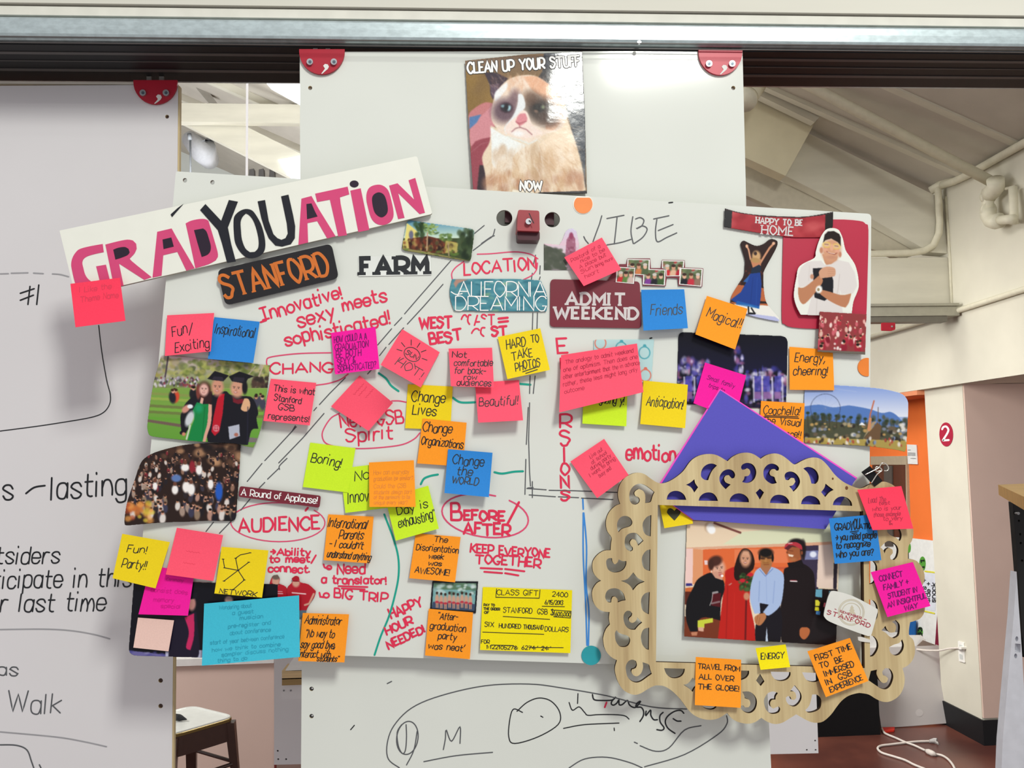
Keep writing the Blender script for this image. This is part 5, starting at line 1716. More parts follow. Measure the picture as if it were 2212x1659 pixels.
mark('red', 3.6, T('|nnovative!', (568, 692), (742, 642), 27) + [[(563, 696), (575, 692)]] + T('sexy', (645, 706), (724, 686), 29) + T('meets', (742, 670), (836, 650), 26) + T('sophisticated!', (618, 748), (846, 699), 27),
     label='red words Innovative! sexy meets sophisticated!')
mark('red', 3.4, T('CHANGE', (584, 807), (742, 803), 21), label='red word Change')
mark('red', 3.2, T('New GSB', (737, 925), (872, 912), 28) + T('Spirit', (748, 953), (848, 949), 27), label='red words ending in Spirit')
mark('red2', 2.8, [C_([(577, 790), (576, 780), (582, 772), (620, 766), (660, 763), (715, 762)]), C_([(683, 832), (710, 828), (735, 820), (752, 808)])], label='thin red outline around Change')
mark('red2', 2.8, [C_([(733, 893), (715, 903), (700, 925), (696, 942), (705, 958), (735, 966), (780, 969), (830, 966), (870, 960), (895, 948), (907, 935)]),
                   C_([(846, 866), (862, 866), (878, 869)])], label='thin red outline around Spirit')
mark('red', 4.0, T('AUDIENCE', (516, 1149), (690, 1143), 27) + [[(660, 1103), (665, 1097)]], label='red word Audience')
mark('red2', 2.6, [ell(600, 1128, 102, 42, -40, 290, 1)], label='red oval around Audience')
mark('red', 3.2, T('>Ability', (585, 1198), (670, 1200), 14) + T('to meet/', (583, 1214), (682, 1214), 14) + T('connect.', (580, 1235), (670, 1237), 15) + T('Need', (729, 1239), (788, 1239), 20) +
     [ell(711, 1226, 5, 4), C_([(699, 1219), (702, 1226), (712, 1228)]), [(731, 1266), (794, 1268)], [(738, 1271), (788, 1273)], [(690, 1280), (692, 1289), (700, 1290)], ell(705, 1286, 6, 5)] +
     T('a translator!', (695, 1260), (836, 1262), 16) + T('BIG TRIP', (722, 1291), (836, 1300), 19), label='red words about meeting and a translator')
mark('red', 3.6, T('HAPPY', (846, 1336), (914, 1308), 20) + T('HOUR', (836, 1371), (893, 1347), 17) + T('NEEDED!', (840, 1402), (920, 1364), 16), label='red words Happy hour needed!')
mark('red', 4.6, T('B', (975, 1123), (997, 1123), 36) + T('EFORE', (1003, 1124), (1089, 1124), 20) + T('AFTER', (1002, 1153), (1101, 1155), 24) + [[(1121, 1085), (1110, 1106), (1095, 1134)]], label='bold red words Before/After')
mark('red2', 3.4, [ell(1048, 1114, 94, 46, -60, 280, 8)], label='red oval around Before/After')
mark('red', 3.4, T('KEEP EVERYONE', (1016, 1193), (1187, 1205), 17) + T('TOGETHER', (1027, 1216), (1167, 1226), 19) + [[(1038, 1227), (1085, 1229)], [(1091, 1229), (1133, 1234)], [(1046, 1235), (1085, 1238)], [(1091, 1238), (1120, 1243)]], label='red words Keep everyone together, underlined')
mark('red', 3.4, T('LOCATION', (1003, 592), (1158, 583), 24), label='red word Location')
mark('red2', 2.6, [C_([(977, 603), (976, 590), (985, 577), (1002, 565)]), C_([(1031, 549), (1060, 548), (1112, 544), (1145, 549), (1162, 559)]), C_([(1161, 568), (1159, 582), (1150, 594), (1131, 604)])], label='thin red arcs around Location')
mark('red', 4.4, T('WEST', (908, 710), (976, 706), 23) + T('=', (1078, 702), (1098, 700), 22) + T('BEST', (930, 745), (998, 734), 23) + T('ST', (1063, 725), (1095, 722), 19), label='thick red words West coast = best cost')
random.seed(11)
sm = []
for st_ in T('COAST', (997, 702), (1068, 700), 21) + T('CO', (1020, 730), (1056, 727), 19):
    sm += [st_[:max(2, len(st_) // 2)]]
mark('red', 3.0, sm, label='half rubbed out red letters')
mark('red', 4.0, T('E', (1205, 760), (1226, 759), 31) + T('I', (1212, 796), (1216, 796), 24) + T('R', (1210, 923), (1234, 922), 28) + T('S', (1212, 963), (1232, 961), 31) + T('I', (1219, 998), (1222, 998), 30) + T('O', (1212, 1027), (1229, 1027), 22) + T('N', (1212, 1055), (1229, 1055), 27) + T('S', (1212, 1080), (1230, 1080), 22), label='red letters of Immersions stacked vertically')
mark('red', 4.0, T('emotions', (1353, 992), (1476, 997), 30), label='red word emotions')
mark('grey', 2.6, [[(1261, 511), (1265, 519), (1271, 526)], [(1300, 466), (1295, 484), (1289, 500), (1281, 522)], [(1311, 472), (1348, 465)], [(1333, 470), (1330, 500), (1327, 527)], C_([(1311, 529), (1340, 524), (1363, 517)]),
                   C_([(1367, 468), (1363, 500), (1368, 526)]), C_([(1373, 473), (1383, 470), (1391, 476), (1386, 488), (1375, 494), (1388, 488), (1398, 495), (1389, 512), (1370, 526)]), [(1412, 473), (1445, 466)], C_([(1419, 474), (1416, 500), (1420, 522), (1440, 513), (1462, 503)]), [(1422, 498), (1454, 485)]], label='grey handwritten word Vibe')
mark('grey', 2.2, [[(1046, 487), (1024, 505)], [(974, 563), (940, 602), (905, 642), (874, 678)], [(868, 686), (852, 703)], [(846, 710), (816, 745)], [(746, 816), (712, 850), (690, 874)], [(684, 880), (678, 887)], [(638, 920), (632, 930)], [(640, 922), (600, 965), (572, 995)], [(566, 1001), (534, 1040)], [(461, 1128), (445, 1148)],
                   C_([(1069, 495), (1064, 510), (1050, 520), (1022, 541)]), [(1068, 509), (1060, 512), (1040, 526)], [(957, 614), (915, 662), (880, 700)], [(872, 708), (840, 744)], [(834, 750), (820, 768)], [(700, 893), (655, 945), (602, 1000)], C_([(620, 990), (604, 1006), (604, 1014)]), [(602, 1012), (578, 1035)], [(572, 1042), (560, 1054)], [(540, 1078), (520, 1102)], [(505, 1120), (474, 1152)],
                   [(815, 785), (794, 808)]], label='dashed grey diagonal double line')
mark('grey', 2.2, [[(1157, 551), (1152, 573)], [(1150, 590), (1148, 603)], [(1151, 676), (1150, 712)], [(1145, 812), (1144, 850)], [(1144, 870), (1142, 950), (1144, 1020), (1146, 1050)], [(1167, 574), (1166, 592)], [(1167, 598), (1165, 604)], [(1161, 676), (1160, 710)], [(1156, 812), (1152, 850)],
                   [(1141, 880), (1137, 960)], [(1136, 992), (1134, 1068)], [(1138, 1055), (1180, 1058)], [(1186, 1059), (1240, 1060), (1338, 1064)], [(1143, 1069), (1200, 1073)], [(1206, 1073), (1250, 1075)], [(1256, 1076), (1324, 1079)], [(1140, 1054), (1152, 1053)], [(1150, 1040), (1150, 1075)]], label='dashed grey vertical and level double lines')
for tl_ in [C_([(818, 806), (834, 818), (845, 833), (861, 845)]), C_([(978, 859), (995, 869), (1026, 869)]), [(1121, 829), (1146, 831)], C_([(909, 1046), (916, 1034), (930, 1028), (946, 1025)]), C_([(1068, 1020), (1085, 1023), (1110, 1019), (1130, 1018)])]:
    mark('teal', 4.6, [tl_], label='short teal marker dash')
mark('teal', 4.2, [C_([(830, 1111), (849, 1161), (860, 1202), (861, 1243), (853, 1286), (840, 1332), (823, 1373), (809, 1415)])], label='long curved teal marker line')
mark('blueink', 3.4, [C_([(1259, 1078), (1260, 1100)]), C_([(1260, 1108), (1260, 1200), (1265, 1300), (1268, 1394)]), C_([(1261, 1108), (1267, 1180), (1266, 1260), (1272, 1320), (1271, 1394)])], label='blue double marker line')
mark('black', 3, [[(1445, 438), (1453, 437)], [(1404, 731), (1408, 730)]], label='tiny black marker tick')


def Z(pts, ox, oy, s):
    return [(x / s + ox, y / s + oy) for x, y in pts]


z5 = (640, 1400, 2.087)
mark('grey', 2.4, [C_(Z([(465, 540), (415, 500), (410, 430), (440, 350), (520, 270), (650, 215), (850, 170), (1050, 162), (1200, 180), (1400, 215), (1600, 265), (1760, 275)], *z5)),
                   C_(Z([(1940, 305), (1942, 340), (1900, 390), (1750, 480), (1570, 535)], *z5)), ell(880, 1594, 23, 36, 0, 360, 8), C_(Z([(495, 345), (497, 400), (492, 460), (478, 475), (460, 440), (455, 380), (475, 345)], *z5)),
                   C_(Z([(545, 375), (530, 460), (497, 527)], *z5)), C_(Z([(663, 458), (672, 410), (676, 370), (700, 420), (738, 355), (738, 430)], *z5)), C_(Z([(575, 512), (720, 485), (885, 470)], *z5)),
                   C_(Z([(1230, 540), (1300, 500), (1400, 492), (1500, 515), (1560, 540)], *z5)), C_(Z([(1550, 440), (1620, 465), (1680, 450), (1750, 370), (1825, 350)], *z5)), Z([(1524, 424), (1538, 430)], *z5), Z([(410, 160), (430, 150)], *z5)], fA, pa, label='long grey oval and bracket strokes')
mark('black', 2.3, [C_(Z([(1020, 290), (980, 275), (963, 320), (958, 400), (985, 430), (1090, 400), (1180, 345), (1188, 290), (1150, 240), (1095, 225), (1040, 245), (995, 285)], *z5)),
                    C_(Z([(1230, 245), (1245, 280), (1275, 265), (1300, 290), (1315, 303), (1360, 300), (1430, 300), (1480, 305), (1500, 320)], *z5)), Z([(1270, 205), (1268, 250)], *z5), C_(Z([(1205, 362), (1300, 345), (1455, 338)], *z5)),
                    Z([(1433, 360), (1434, 372)], *z5), Z([(245, 368), (262, 348)], *z5), Z([(1102, 306), (1112, 312)], *z5)], fA, pa, label='black scribbled loop and zigzag')
z4 = (1290, 1370, 7.3733)
mark('black', 3.0, [C_(Z([(-75, 960), (-50, 1040), (60, 1055), (230, 1050), (300, 1000), (240, 1060), (225, 1110), (260, 1130), (310, 1100), (345, 1050), (350, 1120), (400, 1120), (480, 1055), (510, 1120), (560, 1160), (620, 1160), (690, 1070), (635, 1100), (620, 1160), (700, 1165), (740, 1230), (730, 1310), (680, 1390)], *z4)),
                    C_(Z([(780, 1225), (775, 1295), (850, 1210), (855, 1290), (900, 1360), (960, 1362)], *z4)), C_(Z([(1050, 1245), (1000, 1300), (1005, 1400), (1065, 1490), (1030, 1530), (950, 1520)], *z4)),
                    C_(Z([(1380, 1260), (1330, 1215), (1230, 1230), (1120, 1310), (1085, 1400), (1130, 1500), (1240, 1580)], *z4)), C_(Z([(1210, 1345), (1270, 1382), (1335, 1385)], *z4))], fA, pa, label='black scribbled word Language')
mark('red', 3.2, [Z([(150, 1085), (120, 1165)], *z4)], fA, pa, label='small red tick')
# left board
zL = (0, 400, 3.318)
mark('black', 3.4, [Z([(145, 775), (245, 742)], *zL), Z([(145, 825), (240, 788)], *zL), Z([(215, 725), (200, 855)], *zL), Z([(278, 715), (263, 855)], *zL)], fL, pl, label='black number sign and 1')
mark('black', 2.2, [C_(Z([(707, 1005), (730, 1200), (765, 1400), (790, 1500), (785, 1570), (740, 1630), (650, 1665), (450, 1700), (250, 1730), (-20, 1765)], *zL))], fL, pl, label='thin black bent line')
mark('pale', 3.0, [C_(Z([(-10, 636), (60, 634)], *zL)), C_(Z([(80, 631), (200, 628)], *zL)), C_(Z([(240, 630), (310, 634)], *zL)), C_(Z([(375, 636), (430, 640), (492, 656)], *zL)),
                   C_([(0, 1360), (90, 1359), (150, 1362), (200, 1370), (237, 1380)]), C_([(0, 1581), (120, 1592), (180, 1602), (230, 1613)])], fL, pl, label='faded grey marker lines')
mark('black', 4.0, T('als', (-35, 1080), (28, 1079), 46, jit=.02) + [C_([(56, 1066), (74, 1053), (97, 1049)])] + T('lasting', (110, 1079), (272, 1066), 48, jit=.03, slant=.1), fL, pl, label='black words - lasting')
mark('black', 3.4, T('Outsiders', (-58, 1219), (127, 1216), 35, jit=.03, slant=.15) + T('participate in this', (-80, 1271), (282, 1267), 38, jit=.03, slant=.12) + T('for last time', (-45, 1322), (226, 1319), 38, jit=.03, slant=.15), fL, pl, label='black lines about taking part in the last time')
mark('grey', 3.0, T('as', (-4, 1458), (38, 1460), 26) + T('Walk', (17, 1538), (130, 1540), 42, slant=.05) + [C_([(0, 1609), (35, 1610), (58, 1620), (68, 1645), (74, 1662)]), [(85, 1652), (90, 1662)]], fL, pl, label='grey words as and Walk')

# ================================================================== banner with cut-paper lettering
ca = (120, 470, 8.508)
cb_ = (320, 390, 6.9125)
cc = (620, 330, 6.9125)
YBN = YBD - 0.011
bn = thing('lettered_banner', P(530, 490, YBN), 'long white foam banner with cut-out pink and black letters tilted across the boards', 'banner')
slab('foam_board', rrect([(128.5, 498), (901, 337), (934, 462), (163, 640)], [1, 5, 5, 1]), YBN, 0.006, mat('cream_foam_board', 'E6E7DC', 0.6, 0.25, var=.01), bn, msides=mat('foam_edge', 'B8B4A6', 0.8))
PK = mat('raspberry_paper', 'D04A78', 0.7, 0.2, var=0.02)
BKP = mat('black_letter_paper', '1E2028', 0.6, 0.25)
BKP2 = mat('dark_plum_paper', '2A1E2E', 0.6, 0.25)
YL1, YL2 = YBN - 0.0005, YBN - 0.0009


def letter(name, crop, s, m, Y=YL1, sm=0, hole=None):
    p = CT(*crop, s)
    if sm:
        p = smooth_loop(p, 3, corner=sm)
    hs = [smooth_loop(CT(*crop, h), 3, corner=40) for h in (hole or [])]
    return slab(name, p, Y, 0.0004, m, bn, holes=hs)


letter('letter', ca, '865,485 885,635 740,665 600,705 520,755 490,830 510,930 540,1040 590,1120 650,1170 720,1165 808,1148 745,895 925,865 1010,1200 860,1230 600,1300 420,1290 355,1190 300,960 287,850 310,740 370,640 450,575 640,525', PK, sm=40)
letter('letter', ca, '915,495 1150,435 1320,405 1420,420 1480,480 1490,570 1450,660 1370,745 1400,800 1765,1095 1630,1145 1165,845 1250,1250 1190,1255 1080,1255 1045,1130 990,860', PK, sm=30)
letter('letter_filling', ca, '1060,590 1150,555 1270,540 1340,575 1360,640 1320,690 1200,740 1100,770', BKP2, YL2, sm=40)
letter('letter', cb_, '135,765 350,715 430,860 695,1310 570,1345 435,1065 225,1115 200,1420 65,1450', PK)
letter('letter_filling', cb_, '215,880 345,850 382,985 230,1022', BKP2, YL2)
letter('letter', cb_, '560,640 640,600 760,575 850,575 900,600 960,800 1035,1060 1040,1140 1010,1190 900,1250 705,1310 640,1000', PK, sm=30)
letter('letter_filling', cb_, '685,740 820,715 870,760 910,880 935,980 925,1060 880,1110 800,1140 740,940', BKP2, YL2, sm=40)
letter('letter', cb_, '775,440 855,350 1090,600 1205,290 1340,315 1190,700 1240,950 1310,1210 1180,1230 1100,930 1040,740', BKP, YL2)
letter('letter', cb_, '1275,620 1290,530 1360,460 1450,425 1540,440 1600,500 1680,640 1730,800 1750,950 1730,1060 1660,1130 1560,1160 1470,1150 1370,1060 1300,930 1280,780', BKP, YL2, sm=60,
       hole=['1380,620 1410,540 1460,490 1510,520 1570,600 1620,740 1650,900 1640,1010 1590,1065 1520,1070 1450,1010 1400,880 1385,740'])
letter('letter', cb_, '1635,310 1745,290 1800,600 1870,800 1930,860 1990,885 2050,860 2085,790 2070,640 1985,235 2095,210 2165,520 2195,680 2190,860 2130,950 2000,985 1900,970 1800,860 1740,720 1690,560', BKP, YL2)
letter('black_accent', cb_, '335,505 355,545 530,345 440,410', BKP, YL2)
letter('letter', cc, '215,685 365,645 480,850 725,1245 600,1280 450,1020 305,1050 315,1340 170,1375', PK)
letter('letter_filling', cc, '290,765 365,755 410,860 455,950 300,990', BKP2, YL2)
letter('letter', cc, '420,610 905,505 930,620 790,665 800,760 895,1230 765,1250 640,700 450,735', PK)
letter('letter', cc, '945,565 1100,530 1230,1150 1065,1185', PK)
slab('letter_dot', CT(*cc, circ(1003, 465, 67, 52, 24)), YL1, 0.0004, BKP2, bn)
letter('letter', cc, '1190,600 1230,520 1320,480 1420,485 1510,560 1560,720 1590,880 1580,980 1520,1050 1420,1080 1320,1050 1250,960 1205,800 1185,700', PK, sm=60)
letter('letter_filling', cc, '1270,680 1300,620 1370,590 1440,620 1480,700 1505,830 1490,910 1430,960 1370,950 1310,890 1280,790', BKP2, YL2, sm=60)
letter('letter', cc, '1525,490 1650,455 1900,700 1815,410 1915,375 2060,895 1980,915 1660,600 1755,970 1660,990', PK)

# ================================================================== stickers with lettering
GST = 'printed stickers on the tilted whiteboard'


def sticker(label, outline, m, layer=2.5, thick=.0016, cat='sticker', name='printed_sticker', edge=None):
    Y = YBD - layer * .001
    cx = sum(p[0] for p in outline) / len(outline)
    cy = sum(p[1] for p in outline) / len(outline)
    t = thing(name, P(cx, cy, Y), label, cat, GST)
    slab('card', outline, Y, thick, m, t, msides=edge)
    return t, plane_fn(Y - .00025)


MARO = mat('maroon_card', '74202F', 0.35, 0.4, var=0.04, scale=12)
BLKC = mat('glossy_black_card', '17161A', 0.25, 0.5, var=0.05)
t, f = sticker('black sticker with tall orange serif letters below the banner', rrect([(469, 583), (716, 526), (732, 601), (487, 660)], 13), BLKC, 8, .002)
ribbons('lettering', lettering('STANFORD', (487, 644), (713, 592), 49, gap=1.7, serif=4.8, slant=-.1, jit=.0), 6.8, f, mat('orange_print', 'CC6E2C', 0.4, 0.3), t, butt=True, sw=3)
t, f = sticker('small white strip carrying heavy black slab letters for farm', [(774, 554), (930, 551), (932, 594), (775, 597)], mat('clear_white_strip', 'DFE2DC', 0.3, 0.4), 1.4, .0006)
ribbons('lettering', lettering('FARM', (781, 591), (923, 589), 33, gap=2.4, serif=9, jit=.0), 10, f, mat('charcoal_print', '26292C', 0.4, 0.3), t, butt=True, sw=6.5)
t, f = sticker('maroon rounded sticker with slab letters Admit Weekend', rrect([(1189, 603), (1382, 608), (1386, 709), (1188, 706)], 9), MARO, 3, .0022)
ribbons('lettering', lettering('ADMIT', (1224, 657), (1350, 659), 24, gap=2.4, serif=4.4, jit=0) + lettering('WEEKEND', (1198, 687), (1377, 689), 23, gap=2.0, serif=4.2, jit=0), 6.0, f, SILV, t, butt=True, sw=4)
t, f = sticker('thin maroon strip reading A Round of Applause!', rrect([(518, 1050), (693, 1071), (690, 1097), (515, 1073)], 5), MARO, 8, .002)
ribbons('lettering', lettering('A Round of Applause!', (521, 1069), (686, 1088), 13.5, gap=1.3, serif=1.6, jit=0), 2.0, f, WHITE, t, butt=True, sw=1.3)


def sail(label, outline, cv, Yf, layer_label='print', solid=.0004, mt=None, cat='photo print', name='photo_print', group=GST, rough=.28):
    cx = sum(p[0] for p in outline) / len(outline)
    cy = sum(p[1] for p in outline) / len(outline)
    Y = float(Yf(np.array([cx]), np.array([cy]))[0]) if callable(Yf) else Yf
    t = thing(name, P(cx, cy, Y), label, cat, group)
    cv.build('print', outline, Yf, mt or print_mat('glossy_photo_ink', rough, .22), t, solid)
    return t


def bbox(o, pad=1):
    return (min(p[0] for p in o) - pad, min(p[1] for p in o) - pad, max(p[0] for p in o) + pad, max(p[1] for p in o) + pad)


# california dreaming
o = smooth_loop([(976, 603), (1080, 602), (1160, 605), (1170, 612), (1180, 632), (1183, 655), (1180, 673), (1080, 673), (981, 671), (974, 652), (971, 628)], 3, corner=50)
cv = Cv(bbox(o), 1.4, '4A8896')
cv.blobs((965, 600, 1190, 680), 90, ['3C7888', '6AA2AC', '2F6878', '5E98A0', '86B4B4', '47808C'], 5, 16, .35, .7, 12)
cv.blobs((1040, 605, 1120, 680), 12, ['9CB878', '7AA890'], 4, 9, .4, .5)
cv.G([985, 603, 1012, 603, 990, 612, 984, 622, 980, 612], 'B08878')
cv.blur(1)
Y = YBD - .003
t = sail('sea coloured sticker with thin white capitals California Dreaming', o, cv, Y, solid=.0012, cat='sticker', name='printed_sticker')
ribbons('lettering', [C_([(999, 634), (985, 636), (974, 630)])] + lettering('ALIFORNIA', (988, 640), (1180, 641), 32, gap=.7, jit=0) + lettering('DREAMING', (984, 670), (1180, 671), 30, gap=1.0, jit=0), 2.2, plane_fn(Y - .0003), WHITE, t, butt=True)

# palm house
o = rrect([(879, 475), (1026, 495), (1017, 565), (867, 540)], 9)
cv = Cv(bbox(o), 1.2, '3E4A2C', (800, 400, 3.686))
cv.grad(270, 420, '4A86A8', 'C8DCC8')
cv.G('290,290 330,340 380,370 390,430 300,440 265,470'.replace(',', ' ').split() and [290, 300, 330, 330, 375, 370, 385, 420, 300, 430, 270, 470], 'E2D47C')
cv.G([300, 425, 460, 405, 560, 430, 690, 455, 680, 540, 560, 545, 300, 520], '5E2E20')
cv.E(325, 395, 18, 34, '6A6A80')
cv.blobs((300, 430, 600, 540), 50, ['2A1C18', '40241C', '8A5A3C', '1E1A16', 'C8A060'], 5, 14, 1.6, .7)
cv.G([600, 440, 700, 460, 690, 540, 590, 540], 'B0A45A')
cv.G([255, 440, 300, 440, 310, 510, 260, 500], 'C8B868')
cv.blobs((270, 440, 680, 540), 60, ['7A3A28', '3A2A20', '9C8A4A', '4C5030'], 6, 16, 1.2, .7)
cv.blobs((360, 300, 420, 400), 22, ['2E4A28', '3A5030', '24381E'], 8, 20, 1.2, .8)
cv.blobs((430, 310, 530, 390), 40, ['6A8A40', '86A050', '3E5A28', 'A4B468'], 5, 22, .4, .8, 60)
cv.blobs((560, 390, 640, 440), 24, ['4E6A34', '728A48'], 7, 16, .8, .8)
cv.blobs((700, 360, 820, 580), 50, ['2C3E26', '3A4C2E', '1E2C1C', '46583A'], 10, 26, 1.3, .8)
cv.L([455, 380, 450, 520], 10, 'B89878')
cv.L([620, 460, 625, 560], 9, 'A89070')
cv.G([250, 500, 420, 525, 640, 570, 800, 605, 250, 600], '8A8450')
cv.blobs((250, 510, 700, 600), 30, ['5E7A34', 'A89868', '4A6028'], 8, 22, .5, .7)
cv.blur(1)
t = sail('small glossy print of a palm-lined house just under the banner end', o, cv, YBD - .004, solid=.0012)

# clock tower print
o = [(1175, 526), (1208, 529), (1215, 518), (1221, 501), (1228, 495), (1237, 493), (1245, 499), (1251, 527), (1252, 583), (1175, 583)]
cv = Cv(bbox(o), 1.2, 'D8C4D0', (1150, 420, 3.456))
cv.grad(240, 380, 'CCC8E0', 'E0C0CC')
cv.blobs((80, 400, 250, 560), 45, ['4A5044', '3C4438', '5A6050'], 14, 30, .8, .9)
cv.G([85, 370, 150, 400, 240, 440, 250, 560, 85, 560], '4E5448', .8)
cv.G([255, 340, 290, 285, 320, 330, 325, 470, 245, 470], 'A0647A')
cv.E(290, 310, 16, 26, '944060')
cv.blobs((260, 340, 320, 440), 14, ['B8849A', '804058'], 5, 9, 1, .7)
cv.blur(1)
t = sail('cut-out dusk picture of a clock tower beside the right round hole', o, cv, YBD - .0015, solid=.0005)

# ring pattern sheet
o = [(1282, 734), (1413, 733), (1409, 800), (1408, 826), (1282, 828)]
cv = Cv(bbox(o), 1.3, 'B4D4D4')
for cx, cy, c in ((1297, 741, 'D8705A'), (1342, 752, '4AA0AC'), (1392, 762, '4AA0AC'), (1394, 811, 'D8705A'), (1297, 800, '4AA0AC'), (1345, 806, '4AA0AC')):
    cv.E(cx, cy, 13, 14, c, 0, .06)
    cv.E(cx, cy, 10.5, 11.5, 'B4D4D4', 0, .08)
    cv.G([cx - 4, cy - 13, cx - 2, cy - 18, cx + 3, cy - 18, cx + 5, cy - 13], c)
t = sail('pale blue sheet patterned with coloured finger rings', o, cv, YBD - .0015, solid=.0003, cat='paper', name='patterned_sheet', mt=print_mat('matt_print_ink', .6, .2))

# happy to be home ribbon
o = smooth_loop([(1564, 490), (1566, 450), (1600, 459), (1650, 465), (1728, 468), (1770, 463), (1800, 457), (1799, 491), (1777, 513), (1720, 513), (1680, 509), (1620, 500)], 4, corner=35)
cv = Cv(bbox(o), 1.3, 'A8343C')
cv.blobs((1575, 445, 1790, 520), 60, ['9C2C34', 'B8444A', '8E2830', 'C4585A'], 6, 18, .7, .5)
cv.G([1560, 440, 1583, 440, 1579, 500, 1560, 500], '2C2C2E')
cv.G([1784, 440, 1805, 440, 1805, 520, 1781, 520], '26201F')
cv.G([1560, 440, 1810, 440, 1810, 458, 1770, 466, 1728, 471, 1650, 468, 1600, 461, 1560, 452], '342A2C')
Y = YBD - .0045
t = sail('curved red and black strip reading Happy to be Home', o, cv, Y, solid=.0008, cat='sticker', name='printed_sticker')
ribbons('lettering', lettering('HAPPY TO BE', (1633, 481), (1733, 487), 12, gap=2.0, serif=2.2, jit=0, arc=1.5) + lettering('HOME', (1645, 505), (1713, 509), 18, gap=2.0, serif=3.4, jit=0), 2.9, plane_fn(Y - .0003), SILV, t, butt=True, sw=2)

# red rounded card
o = smooth_loop([(1692, 512), (1693, 480), (1799, 474), (1856, 477), (1870, 484), (1876, 497), (1874, 600), (1871, 690), (1866, 704), (1840, 708), (1765, 710), (1712, 707), (1695, 700), (1689, 688), (1690, 600)], 3, corner=60)
rc_ = sticker('large crimson rounded card behind the laughing man picture', o, mat('crimson_card', 'B42440', 0.35, 0.4, var=.03, scale=8), 2.5, .002)
# laughing man cut-out
o = smooth_loop(CT(1680, 480, 5.53, '655,70 710,80 745,115 780,200 810,330 870,420 925,510 960,640 968,770 945,850 905,950 885,1090 500,1112 275,1105 225,1010 195,900 200,790 225,650 245,550 310,490 440,425 455,350 490,230 540,130 590,80'), 3, corner=60)
cv = Cv(bbox(o), 1.0, 'E4E6DC', (1680, 480, 5.53))
cv.G([350, 470, 520, 460, 560, 510, 720, 450, 850, 480, 920, 600, 950, 760, 900, 850, 760, 860, 740, 800, 780, 1100, 350, 1110, 400, 900, 370, 760, 250, 780, 240, 650, 280, 540], 'D8D2CE')
cv.L([740, 620, 720, 800, 700, 900], 8, 'BDB2AE', .7)
cv.L([380, 520, 370, 700], 8, 'C4BAB6', .6)
cv.L([470, 900, 460, 1100], 8, 'BEB6B0', .6)
cv.G([420, 550, 620, 545, 665, 700, 660, 860, 560, 940, 440, 900, 430, 760], '1C1C22')
cv.G([245, 780, 330, 770, 500, 630, 540, 700, 480, 800, 330, 970, 270, 950, 245, 860], 'B87E5C', sm=True)
cv.G([500, 800, 620, 830, 760, 870, 880, 850, 850, 960, 810, 1020, 740, 1000, 620, 940, 500, 850], 'B87C5A', sm=True)
cv.G([490, 600, 530, 550, 600, 530, 680, 550, 690, 620, 660, 650, 560, 665, 510, 670], 'CC9A7C', sm=True)
for y in (570, 595, 620, 645):
    cv.L([600, y - 8, 680, y - 4], 3, 'A87458', .8)
cv.E(410, 650, 22, 30, 'C08C70')
cv.E(493, 803, 38, 46, 'EEEEEA', 20)
cv.E(486, 805, 16, 20, '988868')
cv.G([530, 380, 560, 480, 580, 510, 640, 500, 710, 450, 715, 400], 'C08A68')
cv.E(640, 330, 112, 140, 'CE9878', 8)
cv.E(520, 335, 20, 36, 'C08468')
cv.E(745, 385, 18, 34, 'C08468')
cv.G([540, 250, 560, 150, 600, 110, 670, 105, 735, 140, 752, 180, 755, 290, 720, 240, 640, 195, 570, 215], '241A18')
cv.E(585, 270, 48, 34, 'E0C058', 5)
cv.E(585, 270, 37, 24, 'D8B090', 5)
cv.E(700, 290, 48, 34, 'E0C058', 5)
cv.E(700, 290, 37, 24, 'D8B090', 5)
cv.L([560, 262, 605, 266], 5, '4A3024')
cv.L([680, 282, 722, 288], 5, '4A3024')
cv.E(645, 300, 22, 40, 'DEA888')
cv.L([583, 348, 615, 368, 680, 386, 708, 366], 9, '8E4A40')
cv.L([600, 358, 640, 372, 680, 376], 5, 'F4E8E0')
cv.E(640, 420, 60, 20, 'B8826A', 0, .5, .6)
cv.E(570, 330, 26, 20, 'E4A890', 0, .5, .6)
cv.E(710, 345, 26, 20, 'E4A890', 0, .5, .6)
cv.blur(1)
Y = YBD - .009
t = sail('cut-out laughing man in yellow glasses hugging a black book', o, cv, Y, solid=.0012)

# cheering crowd print
o = [(1771, 673), (1872, 679), (1869, 766), (1766, 760)]
cv = Cv(bbox(o), 1.0, '8E3A3C')
cv.people((1766, 682, 1874, 735), 46, ['A8303C', 'C8606A', 'E8D0C8', 'B84450', 'E0A8A0', '9E3440', 'D8B0A0'], 4.6, hair=('D8B8A8', '4A2E2A', 'B03040', 'C89060'), skin=('E0B09C', 'D09880', 'E8C0B0'))
cv.people((1766, 722, 1874, 752), 14, ['8C1E30', '9C2434', '7C1828', 'A82C3C', 'C04858'], 8)
cv.blobs((1775, 740, 1870, 756), 7, ['E8E0DC'], 2, 3, 1, .9)
cv.G([1766, 756, 1872, 760, 1872, 770, 1766, 766], '6A6258')
cv.blur(1)
t = sail('print of a cheering crowd in red at the lower corner of the crimson card', o, cv, YBD - .0115, solid=.0008)

